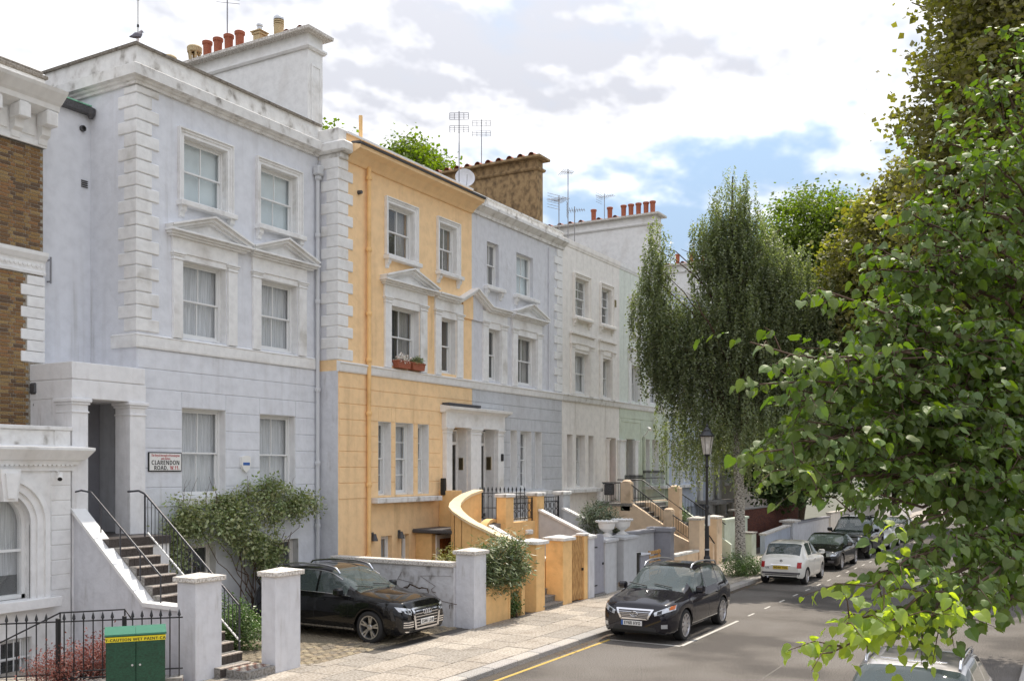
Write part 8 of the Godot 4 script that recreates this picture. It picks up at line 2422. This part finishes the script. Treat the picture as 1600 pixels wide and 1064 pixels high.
func shrubs() -> void:
	var small := [spray(16, 0.16, 0.06, 0.2, 0.6), spray(16, 0.16, 0.06, 0.2, 0.6)]
	var rose := [spray(15, 0.2, 0.085, 0.2, 0.6), spray(15, 0.2, 0.085, 0.2, 0.6)]
	var longl := [spray(12, 0.2, 0.15, 0.25, 0.26), spray(12, 0.2, 0.15, 0.25, 0.26)]
	var climb := leafmat("climber_leaves", 0.32, 0.36, 0.19, Color(0.6, 0.7, 0.25), 0.4)
	var t := bush("climbing_plant", "leafy climbing rose spreading under the blue house's ground floor windows", P(18.0, 0.12, 17.7), [
		[P(15.7, 2.9, 17.7), Vector3(0.8, 0.5, 0.2)], [P(16.6, 2.7, 17.65), Vector3(1.0, 0.5, 0.25)], [P(17.6, 2.75, 17.6), Vector3(1.0, 0.6, 0.3)], [P(18.6, 3.05, 17.65), Vector3(1.0, 0.45, 0.25)], [P(19.5, 3.1, 17.75), Vector3(0.9, 0.35, 0.2)],
		[P(17.7, 2.2, 17.6), Vector3(0.8, 0.45, 0.25)], [P(18.3, 3.5, 17.8), Vector3(0.9, 0.3, 0.15)], [P(17.0, 3.2, 17.8), Vector3(0.8, 0.25, 0.15)], [P(15.5, 2.3, 17.75), Vector3(0.45, 0.6, 0.2)], [P(18.3, 1.75, 17.65), Vector3(0.4, 0.45, 0.2)]], 2100, rose, climb, 10, "climbing plant", 0.03)
	for k in 10:
		var a := P(18.1 + rng.randfn(0, 0.25), 0.15, 17.75)
		put(t, "stem", MB.new().tube(limb(a, P(17.0 + k * 0.25, 2.4, 17.8), 0.1, 8, 0.25), 0.02, 5, 0.008), mats.twig)
	for k in 16:
		var a := P(15.4 + rng.randf() * 4.6, 3.2, 17.7)
		put(t, "shoot", MB.new().tube(limb(a, a + Vector3(rng.randfn(0.1, 0.25), rng.randf_range(0.3, 0.75), 0.05), 0.05, 5, 0.2), 0.006, 4, 0.003), mats.twig)
	var glossy := leafmat("glossy_leaves", 0.15, 0.22, 0.085, Color(0.5, 0.7, 0.2), 0.35)
	bush("shrub", "low leafy shrub behind the railing, between the two tall pale grey piers", P(15.3, 0.12, 15.9), [[P(15.3, 0.8, 15.9), Vector3(0.5, 0.55, 0.5)], [P(15.5, 0.55, 15.7), Vector3(0.55, 0.45, 0.5)]], 420, small, glossy)
	var olea := leafmat("oleander_leaves", 0.20, 0.24, 0.13, Color(0.5, 0.6, 0.25), 0.4)
	bush("shrub", "bushy narrow-leaved shrub spilling over the low orange wall", P(21.7, 0.12, 13.6), [[P(21.6, 1.75, 13.15), Vector3(0.6, 0.55, 0.45)], [P(22.2, 1.9, 13.0), Vector3(0.6, 0.5, 0.45)], [P(21.8, 1.25, 12.95), Vector3(0.65, 0.45, 0.4)], [P(22.5, 1.45, 12.95), Vector3(0.55, 0.5, 0.4)], [P(21.3, 1.4, 13.1), Vector3(0.35, 0.55, 0.35)]], 620, longl, olea, 10)
	bush("shrub", "yellowish leafy shrub beside the brown area door", P(22.4, 0.12, 15.0), [[P(22.3, 1.5, 14.8), Vector3(0.5, 0.4, 0.4)], [P(21.8, 1.3, 14.9), Vector3(0.4, 0.35, 0.35)]], 160, longl, leafmat("yellow_leaves", 0.26, 0.26, 0.08, Color(0.6, 0.6, 0.2), 0.45), 6)
	bush("creeper", "small green creeper at the foot of the orange gate", P(22.6, 0.12, 13.0), [[P(22.55, 0.45, 13.05), Vector3(0.25, 0.35, 0.12)]], 90, small, glossy, 4, "plant")
	var rust := leafmat("rust_leaves", 0.28, 0.10, 0.075, Color(0.5, 0.25, 0.15), 0.6)
	bush("shrub", "rust-red shrub behind the black spear railing", P(11.4, 0.12, 15.45), [[P(10.8, 0.5, 15.5), Vector3(0.5, 0.36, 0.3)], [P(11.4, 0.55, 15.4), Vector3(0.5, 0.42, 0.35)], [P(11.95, 0.6, 15.3), Vector3(0.5, 0.42, 0.35)]], 1000, [spray(14, 0.16, 0.04, 0.0, 0.5)], rust, 24)
	bush("shrub", "grey-green shrub behind the two white urns", P(30.2, 0.3, 14.2), [[P(29.5, 2.35, 14.0), Vector3(0.5, 0.55, 0.45)], [P(30.3, 2.4, 14.1), Vector3(0.6, 0.6, 0.5)], [P(30.9, 2.1, 14.0), Vector3(0.45, 0.6, 0.4)]], 330, longl, leafmat("sage_leaves", 0.17, 0.20, 0.13, Color(0.4, 0.5, 0.3), 0.5), 12)
	bush("shrub", "green bush at the foot of the birch on the pavement edge", P(35.6, 0.12, 10.75), [[P(35.3, 0.5, 10.9), Vector3(0.75, 0.5, 0.6)], [P(36.0, 0.4, 10.6), Vector3(0.6, 0.4, 0.5)]], 420, small, glossy, 10)
	bush("flower_pot_plant", "yellow-flowered plant on the steps right of the peach newel post", P(39.9, 2.2, 15.0), [[P(40.2, 2.1, 15.0), Vector3(0.6, 0.45, 0.4)]], 160, small, glossy, 5, "plant")
	var white := leafmat("white_petals", 0.75, 0.74, 0.70, Color(0.3, 0.3, 0.3), 0.6)
	for k in 2:
		var x := 23.05 + k * 0.72 + 0.32
		bush("flowers", "white flowers growing in the left window box" if k == 0 else "white flowers growing in the right window box", P(x, 7.18, 17.28), [[P(x, 7.27, 17.27), Vector3(0.3, 0.09, 0.1)]], 60, [spray(12, 0.1, 0.05, 0.1, 0.7)], white if k == 0 else climb, 5, "plant")
	# fallen leaves along the gutter
	var litter := []
	var lc := []
	for k in 260:
		var x := rng.randf_range(18.5, 34.0)
		var n := 9.95 - absf(rng.randfn(0, 0.16))
		litter.append(Transform3D(Basis.from_euler(Vector3(PI / 2 + rng.randfn(0, 0.2), 0, rng.randf() * TAU)).scaled(Vector3.ONE * rng.randf_range(0.3, 0.6)), P(x, 0.012, n)))
		lc.append(Color(rng.randf_range(0.6, 1.4), rng.randf_range(0.6, 1.2), 0.8))
	var dl := leafmat("dead_leaves", 0.16, 0.10, 0.05, Color(0.1, 0.1, 0.05), 0.8)
	var l := stuff(self, "fallen_leaves", leaf_shape(0.1, 0.2, 0.1), litter, lc, dl)
	metas(l, "dry leaves fallen along the kerb gutter", "leaf litter")
